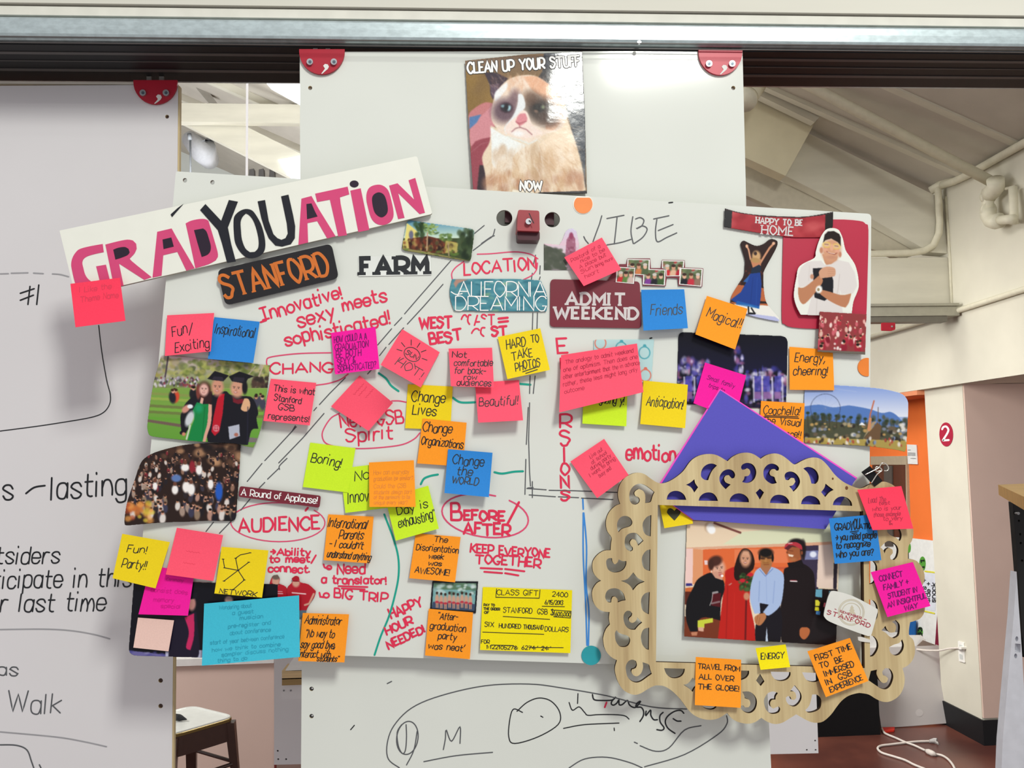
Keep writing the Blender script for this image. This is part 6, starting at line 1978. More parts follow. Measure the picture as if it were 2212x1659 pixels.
# woman in blue dress cut-out
c = (1600, 480, 7.54)
o = smooth_loop([(1600, 530), (1602, 522), (1608, 520), (1620, 526), (1635, 531), (1650, 526), (1662, 517), (1672, 517), (1680, 523), (1675, 540), (1652, 582), (1649, 597), (1650, 625), (1655, 652), (1668, 670), (1682, 686), (1683, 692), (1678, 694), (1615, 680), (1590, 660), (1578, 653), (1581, 637), (1596, 612), (1607, 594), (1609, 570), (1608, 557)], 3, corner=70)
cv = Cv(bbox(o), .9, '2E1E1C', c)
cv.blobs((-160, 700, 420, 1000), 60, ['5A2A22', '3A1C1A', '70382C'], 10, 24, 1, .7)
cv.G([-170, 1000, 420, 1080, 480, 1370, -200, 1330], 'B4633C')
cv.G([-170, 1270, 430, 1290, 450, 1330, -170, 1300], '2A2020')
cv.G([-200, 1330, 480, 1360, 700, 1500, 640, 1640, 60, 1560, -200, 1400], 'E6E4DC')
cv.G([90, 1480, 560, 1540, 640, 1600, 560, 1640, 60, 1560], 'B4B8DC')
cv.L([100, 390, 130, 450, 160, 600], 26, 'D09878')
cv.L([545, 340, 470, 420, 400, 530, 310, 680], 32, 'C88E6C')
cv.E(100, 390, 22, 28, 'E0B090')
cv.E(535, 345, 24, 24, 'E0B090')
cv.G([160, 620, 330, 600, 330, 700, 280, 760, 200, 750], 'C0805C')
cv.G([180, 750, 300, 690, 330, 720, 320, 860, 160, 860], '1C2A3E')
cv.G([150, 840, 320, 820, 340, 1000, 330, 1200, 300, 1410, 150, 1350, -50, 1330, -160, 1260, 0, 1140, 90, 980], '1F3F8C')
cv.G([40, 970, 150, 850, 110, 980], '2C5CA0')
cv.L([200, 900, 160, 1340], 8, '16306E', .7)
cv.L([270, 900, 250, 1380], 10, '2A50A0', .6)
cv.G([-60, 1280, 300, 1370, 300, 1410, -80, 1340], '1E66B0', .8)
cv.E(255, 555, 70, 90, 'C8A070')
cv.E(240, 510, 26, 30, '3A2C28')
cv.E(240, 620, 80, 40, 'B08A58', 10)
cv.L([125, 1380, 130, 1480], 24, '1C1A1E')
cv.L([175, 1400, 225, 1480], 24, '1C1A1E')
cv.G([100, 1500, 150, 1470, 250, 1475, 240, 1500], '16161A')
cv.blur(1)
t = sail('cut-out blonde woman in a long blue dress with both arms raised', o, cv, YBD - .003, solid=.0006)

# night photo: plain generic lights
o = rrect([(1466, 717), (1702, 726), (1698, 884), (1462, 872)], [12, 16, 3, 3])
cv = Cv(bbox(o), 1.1, '0E0E1C')
cv.grad(700, 800, '0A0A12', '141430')
cv.rng = np.random.RandomState(9)
for x0, x1, y0, y1, n in ((1464, 1530, 770, 870, 120), (1610, 1700, 790, 880, 130), (1584, 1604, 750, 820, 22)):
    for _ in range(n):
        x = cv.rng.uniform(x0, x1)
        y = cv.rng.uniform(y0 + abs(x - (x0 + x1) / 2) * .3, y1)
        cv.E(x, y, cv.rng.uniform(2, 6), cv.rng.uniform(2, 8), ['4C4AA8', '7C6CC0', 'D8D4F0', '3A3690', 'B87098', 'E8E4F4'][cv.rng.randint(6)], 0, .5, .6)
for x in (1478, 1500, 1560, 1628, 1646, 1668, 1690):
    cv.L([x, 815, x + 1, 868], 4, 'E4E0F2', .7)
for x in (1488, 1512, 1637, 1656, 1680):
    cv.G([x - 7, 812, x + 7, 812, x + 7, 862, x - 7, 862], '4A48B0', .75)
    cv.G([x - 7, 846, x + 7, 846, x + 7, 862, x - 7, 862], 'C07890', .5)
cv.G([1462, 866, 1700, 876, 1700, 890, 1462, 884], '181430', .9)
cv.blobs((1464, 866, 1700, 884), 30, ['2A2040', '100C18', '40305A'], 3, 7, .7, .8)
cv.blur(2)
t = sail('dark night photo of violet and white floodlit buildings', o, cv, YBD - .0022, solid=.0012)

# festival photo
o = smooth_loop([(1738, 836), (1760, 831), (1805, 832), (1890, 838), (1930, 845), (1950, 852), (1960, 864), (1962, 880), (1960, 930), (1957, 970), (1953, 976), (1930, 971), (1874, 964), (1820, 961), (1780, 960), (1738, 956), (1737, 900)], 3, corner=55)


def yfest(X, Yp):
    u = np.clip((X - 1737) / 225, 0, 1)
    return YBD - .003 - .014 * u ** 2


cv = Cv(bbox(o), 1.15, '9CB0D8')
cv.grad(830, 900, '7E98D4', 'DCE0EC')
cv.L([1738, 845, 1790, 838, 1850, 846], 2, 'A8B8DC', .5)
cv.G([1737, 878, 1770, 874, 1800, 880, 1830, 876, 1850, 878, 1880, 884, 1905, 892, 1925, 890, 1945, 905, 1962, 930, 1962, 950, 1737, 920], '5478B8', sm=True)
cv.G([1737, 905, 1962, 925, 1962, 980, 1737, 960], '4A4C3A')
cv.blobs((1737, 898, 1962, 930), 60, ['2E3628', '3A4030', '505038'], 3, 6, 1.4, .8)
for i in range(14):
    x = 1745 + i * 15.5
    cv.L([x, 893 + i * 1.6, x + .5, 925], 1.2, '3A3428')
    cv.E(x, 892 + i * 1.6, 4, 3, '2C3A26', 0, .4)
cv.blobs((1737, 915, 1962, 950), 80, ['E8E4DC', 'B0A080', '6A5A48', '2A2420', 'C8A060', '8088A0'], 2.5, 6, .8, .85)
cv.G([1855, 918, 1862, 912, 1870, 919], 'F0F0F0')
cv.G([1866, 948, 1895, 912, 1904, 920, 1900, 955], '6A5038')
cv.G([1864, 948, 1894, 910, 1884, 912], 'A89070')
cv.G([1737, 945, 1962, 952, 1962, 980, 1737, 965], 'B8A050', .85)
cv.blobs((1737, 944, 1962, 968), 46, ['3A3028', 'E0D8D0', '8090B0', '302828', 'A84838'], 1.6, 3.4, 1.6, .9)
for a in range(72):
    an = a * math.pi / 36
    cv.E(1783 + 32 * math.cos(an), 882 + 31 * math.sin(an), 1.0, 1.0, '3A4058', 0, .4, .8)
for a in range(12):
    an = a * math.pi / 6
    cv.L([1783, 882, 1783 + 32 * math.cos(an), 882 + 31 * math.sin(an)], .6, '8C98B8', .3)
cv.L([1875, 926, 1880, 895, 1888, 866], 3, 'C06A4A')
cv.L([1877, 928, 1880, 905], 6, 'CC8A60')
cv.L([1897, 912, 1897, 880], 1.6, '6A5A50')
cv.blur(1)
t = sail('curved festival photo with a ferris wheel sticking out past the board edge', o, cv, yfest, solid=.0006)

# three graduates
o = smooth_loop([(347, 772), (361, 768), (470, 778), (583, 789), (579, 830), (573, 875), (566, 915), (557, 945), (547, 967), (530, 964), (505, 958), (430, 954), (380, 949), (330, 943), (321, 938), (318, 922), (322, 885), (332, 825)], 3, corner=50)
c = (310, 760, 7.54)
cv = Cv(bbox(o), .95, '7C8A50', c)
cv.grad(60, 520, 'D0B8C0', '808C58')
cv.blobs((150, 100, 700, 420), 90, ['8C9858', 'B0AE60', '6A7050', 'C8C0B0', '9C9048', 'A89C94'], 20, 60, .8, .6)
cv.blobs((650, 150, 2080, 420), 150, ['8E9A48', 'A8AC58', '6A7A3A', 'B8B068', '5E6C34', '4A5430'], 20, 60, .8, .65)
cv.L([400, 80, 370, 300, 330, 540], 26, '4A4048')
cv.L([1950, 220, 1880, 400, 1790, 700], 26, 'B8A890')
cv.L([1820, 240, 1700, 380], 20, 'A89C84')
cv.blobs((1750, 420, 2080, 620), 40, ['3A2A28', '4C3830', '2E2824'], 20, 46, 1, .8)
cv.blobs((180, 420, 900, 560), 110, ['3A3440', '5A5058', 'C8C0C8', 'A8A0B0', '8A3040', 'E0D8E0', '4A5040'], 10, 24, 1.3, .8)
cv.grad(590, 1500, '8C9A58', '4E9030')
cv.G([0, 590, 2100, 600, 2100, 1600, 0, 1600], '6CA03A', .55)
for y, cc_ in ((650, '8E8A50'), (730, 'A8B050'), (800, '76A042'), (850, '6A5A40'), (900, '7CB040'), (950, '6A6040'), (1050, '5CA030')):
    cv.G([0, y, 700, y + 40, 1950, y + 80, 1950, y + 130, 700, y + 85, 0, y + 42], cc_, .55)
cv.G([50, 1095, 620, 1180, 620, 1230, 50, 1140], '6E5A50')
cv.G([1700, 1390, 1900, 1410, 1900, 1480, 1680, 1470], '7A6078', .8)
cv.people((430, 600, 620, 660), 3, ['D04A30', '20202A', 'E0D8E0'], 60)
cv.people((740, 590, 830, 620), 2, ['B02028', '1C1C22'], 70)
cv.people((1820, 680, 1960, 760), 4, ['D8D8E4', '404050', '8C9CC0'], 60)
# robes
cv.G([1100, 720, 1330, 640, 1420, 700, 1640, 720, 1760, 740, 1830, 850, 1870, 1000, 1840, 1080, 1870, 1250, 1760, 1280, 1700, 1520, 1050, 1480, 1000, 1100, 1060, 800], '16161E', sm=True)
cv.G([860, 700, 1120, 640, 1140, 900, 820, 1000, 700, 1310, 620, 1320, 600, 1060, 640, 960, 660, 880, 740, 780], '18181F', sm=True)
cv.L([700, 1250, 620, 1320], 60, '15151C')
# girl
cv.E(990, 640, 115, 150, '4A2620')
cv.E(1050, 780, 60, 130, '2E1A1C')
cv.E(890, 650, 34, 120, '7A3C34')
cv.E(985, 620, 74, 100, 'E0B0A4')
cv.face(985, 615, 70, 4)
cv.G([940, 740, 980, 760, 960, 860, 910, 860], 'DCA898')
cv.G([870, 820, 960, 850, 1060, 850, 1080, 1000, 1040, 1150, 1000, 1470, 720, 1440, 780, 1220, 830, 1100, 800, 950], '148040')
cv.E(900, 920, 60, 70, '1E9A6A', 0, .5, .8)
cv.L([1000, 900, 980, 1100, 960, 1420], 10, '0C5A2C', .7)
cv.G([1060, 850, 1115, 860, 1110, 1050, 1090, 1200, 1040, 1350, 1010, 1470, 960, 1470, 990, 1340, 1040, 1150], 'D8A08C', sm=True)
cv.E(750, 1090, 62, 130, 'C8CCD0', 22)
cv.L([760, 1200, 700, 1420], 26, 'C8D0C0')
cv.E(690, 930, 80, 50, 'CC8E7C', -45)
cv.E(760, 890, 46, 34, 'E8ECF0')
cv.E(655, 1340, 30, 30, 'C88468')
# middle man
cv.G([1240, 690, 1320, 680, 1290, 1000, 1235, 1300, 1160, 1370, 1105, 1300, 1140, 1060, 1200, 780], 'B8182A')
cv.E(1183, 1245, 48, 52, 'E0B0B8')
cv.E(1183, 1245, 36, 40, 'B82A3A')
cv.L([1183, 1205, 1183, 1285], 8, 'E8C0C4')
cv.L([1150, 1240, 1215, 1240], 8, 'E8C0C4')
cv.E(1205, 580, 98, 140, 'CC9078')
cv.G([1040, 440, 1160, 310, 1390, 385, 1300, 480, 1120, 460], '16151D')
cv.G([1110, 450, 1150, 400, 1290, 410, 1310, 480, 1210, 465], '2C2734')
cv.face(1203, 580, 84, 4)
# right man
cv.E(1525, 600, 108, 148, 'CC957C')
cv.G([1390, 400, 1560, 320, 1800, 400, 1700, 440, 1660, 520, 1440, 480], '16151D')
cv.G([1450, 480, 1470, 410, 1640, 420, 1650, 500, 1540, 490], '2A2632')
cv.E(1650, 580, 44, 110, '18151C')
cv.face(1510, 600, 88, 8)
cv.G([1450, 740, 1520, 780, 1620, 760, 1640, 830, 1540, 850, 1460, 820], '701C28')
cv.G([1590, 900, 1640, 760, 1710, 770, 1740, 870, 1700, 960, 1640, 970, 1590, 940], 'D8A880', sm=True)
cv.G([1380, 1220, 1560, 1180, 1570, 1370, 1400, 1430], 'AEB2C0')
cv.E(1510, 1350, 34, 30, 'A86858')
cv.L([1700, 900, 1690, 1500], 20, '26263A', .6)
cv.blur(1)


def ygr(X, Yp):
    v = np.clip((Yp - 770) / 190, 0, 1)
    u = np.clip((X - 318) / 265, 0, 1)
    return YBD - .002 - .018 * v ** 2 * u ** 2 - .004 * (1 - u) ** 2


t = sail('photo of three friends, two in black graduation caps, one in green', o, cv, ygr, solid=.0004)

# crowd photo
o = smooth_loop([(312, 990), (335, 977), (373, 966), (405, 960), (445, 957), (485, 957), (520, 959), (517, 1020), (512, 1090), (510, 1116), (505, 1124), (495, 1126), (450, 1125), (409, 1127), (370, 1128), (336, 1130), (300, 1133), (275, 1135), (269, 1131), (270, 1110), (276, 1079), (291, 1036), (301, 1006)], 3, corner=60)
cv = Cv(bbox(o), .95, '2A1C18')
cv.rng = np.random.RandomState(21)
cv.blobs((265, 955, 525, 1000), 60, ['4A3024', '2A1E1C', '6A4A38', 'C89870', '1C1618'], 5, 14, .7, .7)
cv.people((275, 975, 518, 1050), 170, ['1A1618', '3A2C28', 'CFC4BC', '5A4038', '2A2430', '8C6A58', '1C1A20', '2A1C1C', '6A4A40', '7A2830', 'A08878', '241E22'], 4.6)
cv.people((275, 1045, 515, 1110), 95, ['1A1618', '201C22', 'D8D0CA', '3A3440', 'A08A7C', '2A2226', '3A3A50', '8A7460', 'B08878', '1C1820', '4A3830', '201A1E'], 7.0)
for x, y, w_, h_ in ((402, 1052, 8, 12), (413, 1057, 8, 13), (430, 1015, 7, 11), (400, 1010, 9, 8), (378, 1058, 7, 10), (455, 1046, 6, 11), (335, 1050, 5, 9)):
    cv.E(x, y, w_, h_, 'F0ECE8', 0, .25)
    cv.E(x, y - h_ - 3, 4, 4.5, '6A4030', 0, .25)
cv.E(473, 1062, 8, 20, '2458B8')
cv.E(381, 1033, 11, 8, '5A78B0')
cv.E(415, 1008, 6, 13, '8C2430')
cv.blobs((275, 1085, 330, 1125), 26, ['C87030', 'E8A050', 'A84828', 'D8C040'], 4, 10, .9, .7)
cv.blur(1)


def ycr(X, Yp):
    u = np.clip((520 - X) / 250, 0, 1)
    return YBD - .004 - .016 * u ** 2


t = sail('curled photo of a dense party crowd hanging off the left board edge', o, cv, ycr, solid=.0004)

# dark graduation photo
o = rrect([(289, 1255), (600, 1262), (600, 1418), (440, 1421), (277, 1416)], [2, 2, 2, 2, 18])
c = (220, 1130, 3.136)
cv = Cv(bbox(o), 1.2, '0C0C16', c)
cv.G([130, 860, 250, 870, 520, 900, 760, 900, 760, 1000, 100, 1000], '6A649C')
cv.G([430, 870, 690, 860, 700, 930, 430, 930], 'B8B8D0')
cv.G([480, 640, 640, 600, 660, 880, 600, 910, 450, 910, 460, 760], '1A1428', sm=True)
cv.G([560, 640, 625, 610, 625, 760, 600, 860, 570, 840, 590, 740], 'C82860', sm=True)
cv.E(608, 545, 28, 48, 'C08880')
cv.G([570, 480, 650, 470, 640, 510, 580, 520], '14121C')
cv.E(860, 520, 28, 26, 'B89890')
cv.blobs((130, 870, 430, 920), 16, ['4A4890', '8884B0'], 10, 30, .5, .7)
cv.blur(1)
t = sail('dark photo of a graduate in a gown half covered by notes', o, cv, YBD - .0035, solid=.0006)

# two men in red shirts
for lab, pts, ops in (
    ('cut-out picture of a grey-haired man in a red shirt above the cyan note', '1085,500 1095,450 1130,425 1145,380 1160,355 1190,350 1205,375 1200,410 1245,430 1262,470 1262,520 1085,520', 0),
    ('cut-out man in a red cap and shirt, hand on hip', '1255,440 1275,415 1290,395 1285,375 1310,358 1335,365 1345,400 1400,415 1450,460 1440,500 1400,560 1385,600 1385,640 1300,640 1300,520 1255,500', 1)):
    o = smooth_loop(CT(*c, pts), 3, corner=60)
    cv = Cv(bbox(o), .8, 'B01828', c)
    if ops == 0:
        cv.E(1178, 392, 26, 36, 'CC9A84')
        cv.E(1180, 365, 28, 18, '6A5A50')
        cv.L([1095, 460, 1090, 510], 12, '8C1020', .7)
        cv.L([1150, 475, 1225, 478], 5, 'E8D0D0')
        cv.L([1152, 462, 1222, 464], 4, 'E8D0D0')
        cv.L([1150, 410, 1180, 425, 1205, 412], 5, '5A1420')
    else:
        cv.E(1315, 402, 26, 32, 'CC9A84')
        cv.E(1312, 378, 28, 18, 'A81828')
        cv.L([1290, 392, 1335, 394], 5, '6A1018')
        cv.L([1290, 472, 1380, 480], 8, 'E8D0D0')
        cv.L([1435, 480, 1405, 545, 1375, 555], 13, 'CC9A84')
        cv.G([1300, 590, 1400, 590, 1400, 650, 1300, 650], '5A7080')
        cv.L([1350, 500, 1345, 590], 5, '8C1020', .6)
    cv.blur(1)
    t = sail(lab, o, cv, YBD - .003 - .001 * ops, solid=.0006)

# pool group
o = [(934, 1255), (1033, 1256), (1028, 1325), (929, 1316)]
cv = Cv(bbox(o), .9, '15171C')
cv.G([937, 1259, 1029, 1260, 1025, 1318, 933, 1312], '78A8A8')
cv.G([937, 1259, 1029, 1260, 1029, 1275, 937, 1273], '5A7A60')
cv.blobs((940, 1262, 1026, 1282), 26, ['B8D0CC', '4A6A58', 'E0ECEC', '90B0B0'], 3, 7, .7, .7)
cv.G([935, 1300, 1027, 1305, 1025, 1320, 933, 1314], '3A4A64')
for i in range(9):
    x = 944 + i * 9
    yy = 1283 + (i % 3) * 1.5
    cv.E(x, yy + 11, 4.0, 10, 'C89C84', 0, .3)
    cv.E(x, yy + 18, 4.2, 3, 'B83040', 0, .3)
    cv.L([x - 1.5, yy + 20, x - 1.5, yy + 29], 2.2, 'C09078')
    cv.L([x + 1.8, yy + 20, x + 1.8, yy + 29], 2.2, 'C09078')
    cv.E(x, yy - 2, 2.6, 3, '3A2620', 0, .3)
cv.blur(1)
t = sail('small black-bordered photo of a swim team lined up by a pool', o, cv, YBD - .002, solid=.0006)

# cluster of five snapshots
bk_o = CT(1150, 420, 3.456, '560,640 650,520 700,520 710,478 880,478 885,550 960,550 968,488 1138,492 1140,545 1276,552 1268,690 1090,680 1085,625 1005,620 995,685 825,680 820,615 770,600 758,672 640,655')
t, f = sticker('maroon-backed cluster of five overlapping snapshots under the word Vibe', bk_o, MARO, 3, .0016)
snaps = [('632,540 768,548 758,668 622,655', ['C82830', '5A8040', 'C8B0A8', '8C9CA8']), ('710,482 878,486 874,605 762,598 766,545 708,540', ['3A4A70', 'C87848', '506040', '2A2A30']),
         ('830,555 995,562 990,680 825,672', ['7A3A90', '202028', '3C5A30', 'B02838']), ('968,492 1135,495 1130,545 1105,545 1100,610 1000,612 998,560 968,550', ['C82830', 'D8B090', 'B02030', 'E8E0D8']),
         ('1105,548 1272,556 1262,688 1095,672', ['1C1C24', 'C03040', '8C7060', 'D8B8A8'])]
for i, (q, cols) in enumerate(snaps):
    oo = CT(1150, 420, 3.456, q)
    slab('snapshot_border', oo, YBD - .0034 - .0002 * (i % 2), .0002, mat('white_border', 'E8E4E0', .4), t)
    cx, cy = sum(p[0] for p in oo) / len(oo), sum(p[1] for p in oo) / len(oo)
    oi = [(cx + (x - cx) * .90, cy + (y - cy) * .90) for x, y in oo]
    cv = Cv(bbox(oi), .8, '5A6648')
    b4 = bbox(oi, 0)
    cv.blobs((b4[0], b4[1], b4[2], b4[1] + 14), 14, ['6A7A50', '3A4A30', 'A8B0A0', 'C83840'], 3, 7, .8, .7)
    cv.rng = np.random.RandomState(30 + i)
    for k_ in range(3):
        x = b4[0] + 9 + k_ * (b4[2] - b4[0] - 14) / 2.2
        y = cy + 2
        cv.E(x, y + 13, 8.5, 13, cols[k_], 0, .2)
        cv.E(x, y - 3, 4.2, 5.2, ['D8A88C', 'C89478', 'DCB098'][k_], 0, .2)
        cv.E(x, y - 7.5, 4.6, 3.2, ['C8C0B8', '3A2620', '5A3A28'][(k_ + i) % 3], 0, .2)
    cv.blur(1)
    cv.build('snapshot', oi, YBD - .0037 - .0002 * (i % 2), print_mat('glossy_photo_ink', .28, .22), t)

# cat picture
o = [(1004.7, 131), (1130, 118), (1257.6, 111), (1264, 262), (1268, 418), (1160, 418), (1022, 411), (1012, 270)]
c = (1000, 100, 5.03)


def ycat(X, Yp):
    u = np.clip((X - 1005) / 262, 0, 1)
    v = np.clip((Yp - 112) / 306, 0, 1)
    return YA - .003 - .0042 * (1 - np.clip((u - .66) / .34, 0, 1) ** 1.4) * (.45 + .55 * np.clip(v / .5, 0, 1)) - .003 * v ** 3 + .0004 * np.sin(u * 7 + v * 4)


cv = Cv(bbox(o), 1.0, '7A5E3C', c)
cv.grad(100, 700, '7C6450', '8A6C34')
cv.blobs((20, 280, 320, 650), 20, ['8A6C30', '94743A', '7A5E30'], 60, 110, 1, .4)
# dark right side
cv.G([880, 60, 1330, 60, 1330, 1600, 1290, 1280, 1200, 1000, 1120, 640, 980, 420, 860, 330], '30343C')
cv.G([1100, 560, 1330, 640, 1335, 1560, 1300, 1300, 1190, 900, 1140, 760], '2E3640')
# hand
cv.G([60, 760, 130, 670, 240, 610, 330, 620, 330, 1000, 100, 1300, 80, 1000], 'C07878', sm=True)
cv.G([80, 900, 320, 640, 330, 900, 260, 1080, 90, 1120], 'D08C94', .8, sm=True)
cv.G([70, 770, 200, 740, 150, 830, 70, 900], '5078A8')
cv.G([90, 1090, 330, 980, 300, 1300, 180, 1590, 100, 1590], '94404C', sm=True)
cv.G([180, 1290, 330, 1300, 300, 1590, 150, 1590], '2E1E24')
# body
cv.G([300, 860, 700, 1000, 1120, 760, 1210, 1000, 1290, 1290, 1340, 1600, 260, 1590, 240, 1380, 210, 1200, 290, 1040], 'E4D0B4', sm=True)
cv.G([300, 880, 470, 980, 700, 1080, 560, 1180, 520, 1320, 420, 1400, 320, 1280, 310, 1060], 'ECF0EC', sm=True)
cv.G([800, 1080, 1120, 850, 1230, 1150, 1200, 1400, 950, 1300], 'EED8BC', .8, sm=True)
cv.blobs((330, 1120, 1280, 1580), 90, ['E8D8C0', 'D8B890', 'F0E8DC', 'CCA880', 'C09870'], 30, 70, 1.6, .35, 25)
cv.blobs((250, 1380, 1320, 1590), 40, ['B07858', 'C89870', 'E8D8C8', 'A06848'], 24, 60, 1.3, .4, 30)
cv.blobs((760, 1120, 900, 1500), 14, ['C0A078', 'B89470'], 20, 46, 2.5, .35, 10)
# ears
cv.G([230, 285, 360, 290, 490, 350, 400, 460, 340, 600, 300, 520, 290, 420], '3A2E38', sm=True)
cv.G([290, 420, 400, 400, 370, 540, 320, 560], '6A5464', .7)
cv.G([800, 370, 880, 260, 990, 250, 1060, 330, 1040, 480, 960, 480, 860, 400], '3A3838', sm=True)
# head
cv.G([320, 640, 360, 500, 480, 370, 620, 320, 780, 320, 920, 400, 1000, 500, 1100, 640, 1130, 760, 1060, 900, 880, 960, 760, 1050, 600, 1010, 440, 960, 330, 840, 305, 740], 'ECD8C4', sm=True)
cv.G([640, 330, 800, 330, 960, 440, 1080, 620, 1120, 720, 1000, 900, 900, 900, 880, 600, 760, 480], 'E2A47C', .75, sm=True)
cv.G([350, 500, 480, 390, 480, 450, 400, 560, 350, 600], 'F0F4F4', .9, sm=True)
cv.blobs((480, 340, 720, 480), 20, ['F0DCC8', 'E0B898'], 14, 30, 2, .5, 8)
cv.fur(170, (320, 330, 1080, 560), (640, 800), ['F6E8DC', 'D89870', 'F0D8C0', 'C88058'], 30, 70, 5, .35)
cv.fur(260, (300, 1050, 1260, 1560), (640, 600), ['FAF4EC', 'C89C70', 'E8D0B0', 'B08058', 'F4E8D8'], 40, 110, 7, .35)
cv.fur(60, (1080, 700, 1260, 1300), (640, 900), ['F0DCC4', 'E8CCA8'], 30, 70, 7, .5)
# eye patches
cv.E(455, 700, 140, 130, '5A4450', -25, .35, .9)
cv.E(560, 560, 60, 90, '6A5058', 10, .5, .75)
cv.E(860, 700, 190, 140, '3A302A', 25, .35, .95)
cv.E(740, 560, 90, 80, '5A4030', 20, .5, .7)
cv.E(930, 800, 120, 80, '5A4236', 15, .5, .6)
cv.E(470, 668, 70, 58, '4A3038', 5, .2)
cv.E(470, 668, 58, 48, '241E26', 5, .2)
cv.E(435, 650, 22, 16, '7CA0A8', 0, .4)
cv.E(500, 672, 20, 30, 'A8D0D8', 20, .4)
cv.E(470, 665, 24, 30, '101014', 0, .3)
cv.E(820, 670, 60, 46, '22201C', 8, .25)
cv.E(870, 660, 18, 20, '7C8468', 0, .5)
cv.E(795, 705, 22, 14, '7A6050', 20, .5)
cv.G([600, 520, 650, 530, 680, 640, 650, 700, 560, 820, 470, 960, 450, 880, 540, 760, 590, 640], 'E4E8E8', sm=True)
cv.G([640, 700, 700, 720, 760, 860, 880, 940, 700, 1000, 560, 960, 460, 940, 470, 860, 580, 760], 'F0DCD0', sm=True)
cv.G([610, 740, 680, 730, 700, 800, 650, 850, 610, 860, 570, 820], 'D88890', sm=True)
cv.L([575, 820, 610, 840, 690, 815], 8, '9A4A50', .9)
cv.L([615, 850, 618, 885], 8, 'A05058')
cv.L([530, 930, 570, 893, 620, 880, 690, 905, 750, 960], 9, '8A5058', .95)
cv.E(600, 950, 60, 30, 'F0F4F4', 0, .5, .8)
cv.L([480, 980, 620, 1020, 720, 1060, 800, 1020], 16, 'DCECEC', .6)
for a_ in ((90, 1150, 200, 1060, 330, 1030), (200, 1230, 240, 1120, 320, 1060), (250, 1200, 280, 1090, 330, 1050)):
    cv.L(list(a_), 2.5, 'E0C8C8', .5)
cv.fur(120, (330, 860, 900, 1060), (620, 780), ['F6FAFA', 'E0E8E8', 'E8D8C8'], 30, 70, 5, .35)
cv.blur(3)
# white lower rim / black strip
cv.G([110, 1558, 820, 1600, 820, 1625, 100, 1625], 'ECECE4')
cv.G([820, 1588, 1345, 1570, 1350, 1610, 820, 1612], '1A1A1E')
cv.G([540, 1560, 740, 1570, 820, 1625, 520, 1625], 'F6F2E0', .8)
cv.noise(.02, 2)
cv.blur(1)
t = sail('glossy poster of a frowning cream and brown cat with white capital letters', o, cv, ycat, solid=.0004, mt=print_mat('wavy_glossy_poster_ink', .10, .9, .20), cat='poster', name='cat_poster', group=None)


def catfn(off):
    def g(x, y):
        Yd = float(ycat(np.array([x]), np.array([y]))[0])
        return P(x, y, Yd - off)
    return g


for cap in (lettering('CLEAN UP YOUR STUFF', (1011, 158), (1252, 142), 22, gap=1.6, jit=0), lettering('NOW', (1124, 411), (1170, 411), 19, gap=1.6, jit=0)):
    ribbons('caption_outline', cap, 7.2, catfn(.0003), mat('dark_caption_outline', '3A3634', .5), t, butt=False)
    ribbons('caption', cap, 4.2, catfn(.0005), WHITE, t, butt=False)

# group photo inside the frame
o = [(1484, 1124), (1650, 1131), (1816, 1142), (1811, 1260), (1806, 1394), (1640, 1385), (1478, 1375), (1480, 1250)]
c = (1460, 1100, 5.53)


def ygp(X, Yp):
    v = np.clip((Yp - 1124) / 265, 0, 1)
    return YBD - .003 - .006 * v ** 2


cv = Cv(bbox(o), 1.0, 'E8D4B8', c)
cv.grad(130, 480, 'E6CDB0', 'ECD6B8')
cv.G([560, 420, 800, 270, 1900, 170, 1900, 390, 900, 430], 'DCDEBC')
cv.G([120, 460, 1900, 385, 1900, 440, 120, 480], 'D89878', .7)
cv.G([320, 480, 1720, 430, 1720, 900, 320, 900], 'E06A38')
cv.G([700, 480, 1340, 470, 1340, 640, 700, 640], 'EC8A60', .6)
cv.G([120, 470, 205, 470, 200, 900, 110, 900], 'F0CCC4')
cv.G([205, 475, 320, 480, 320, 860, 200, 900], 'E0986C')
cv.G([340, 610, 380, 612, 380, 665, 342, 662], 'E8D0D0')
cv.G([110, 940, 220, 930, 220, 1000, 110, 1010], 'CC6A38')
cv.G([105, 985, 240, 985, 240, 1140, 105, 1140], '5A2418')
cv.G([120, 885, 190, 885, 200, 915, 118, 918], '3A3480')
cv.G([100, 1280, 900, 1280, 900, 1600, 95, 1600], '74341E')
cv.G([940, 690, 1320, 690, 1320, 720, 940, 720], 'C85838')
cv.G([1490, 440, 1710, 430, 1700, 960, 1490, 960], '3A3048')
cv.G([1540, 500, 1700, 490, 1700, 600, 1540, 605], '8890C0', .8)
cv.E(1640, 540, 40, 36, 'E8ECFA')
cv.G([1705, 430, 1860, 420, 1885, 950, 1680, 930], 'E8D0C0')
cv.G([1885, 640, 1930, 650, 1920, 960, 1880, 950], '2E2430')
cv.G([1280, 930, 1930, 960, 1920, 1640, 1280, 1600], '1E1618')
for q_, col in (('1670,955 1750,955 1745,1055 1665,1045', '6AA8C0'), ('1830,980 1860,980 1850,1050 1825,1045', '6AA8C0'), ('1660,1085 1700,1085 1720,1110 1715,1155 1660,1155', 'E0D840'),
                ('1660,1165 1710,1170 1712,1215 1655,1212', 'D8D030'), ('1675,1215 1728,1220 1720,1265 1672,1255', '4A80B8'), ('1770,1115 1810,1125 1795,1175 1760,1165', 'E06878')):
    cv.G(CT(0, 0, 1, q_), col)
# wall lamp and rod
cv.E(400, 215, 55, 62, 'B89878')
cv.E(412, 225, 50, 58, 'F4EEE6')
cv.E(430, 250, 42, 44, 'FFFFFF')
cv.L([460, 165, 660, 240, 770, 280], 26, '7A4840')
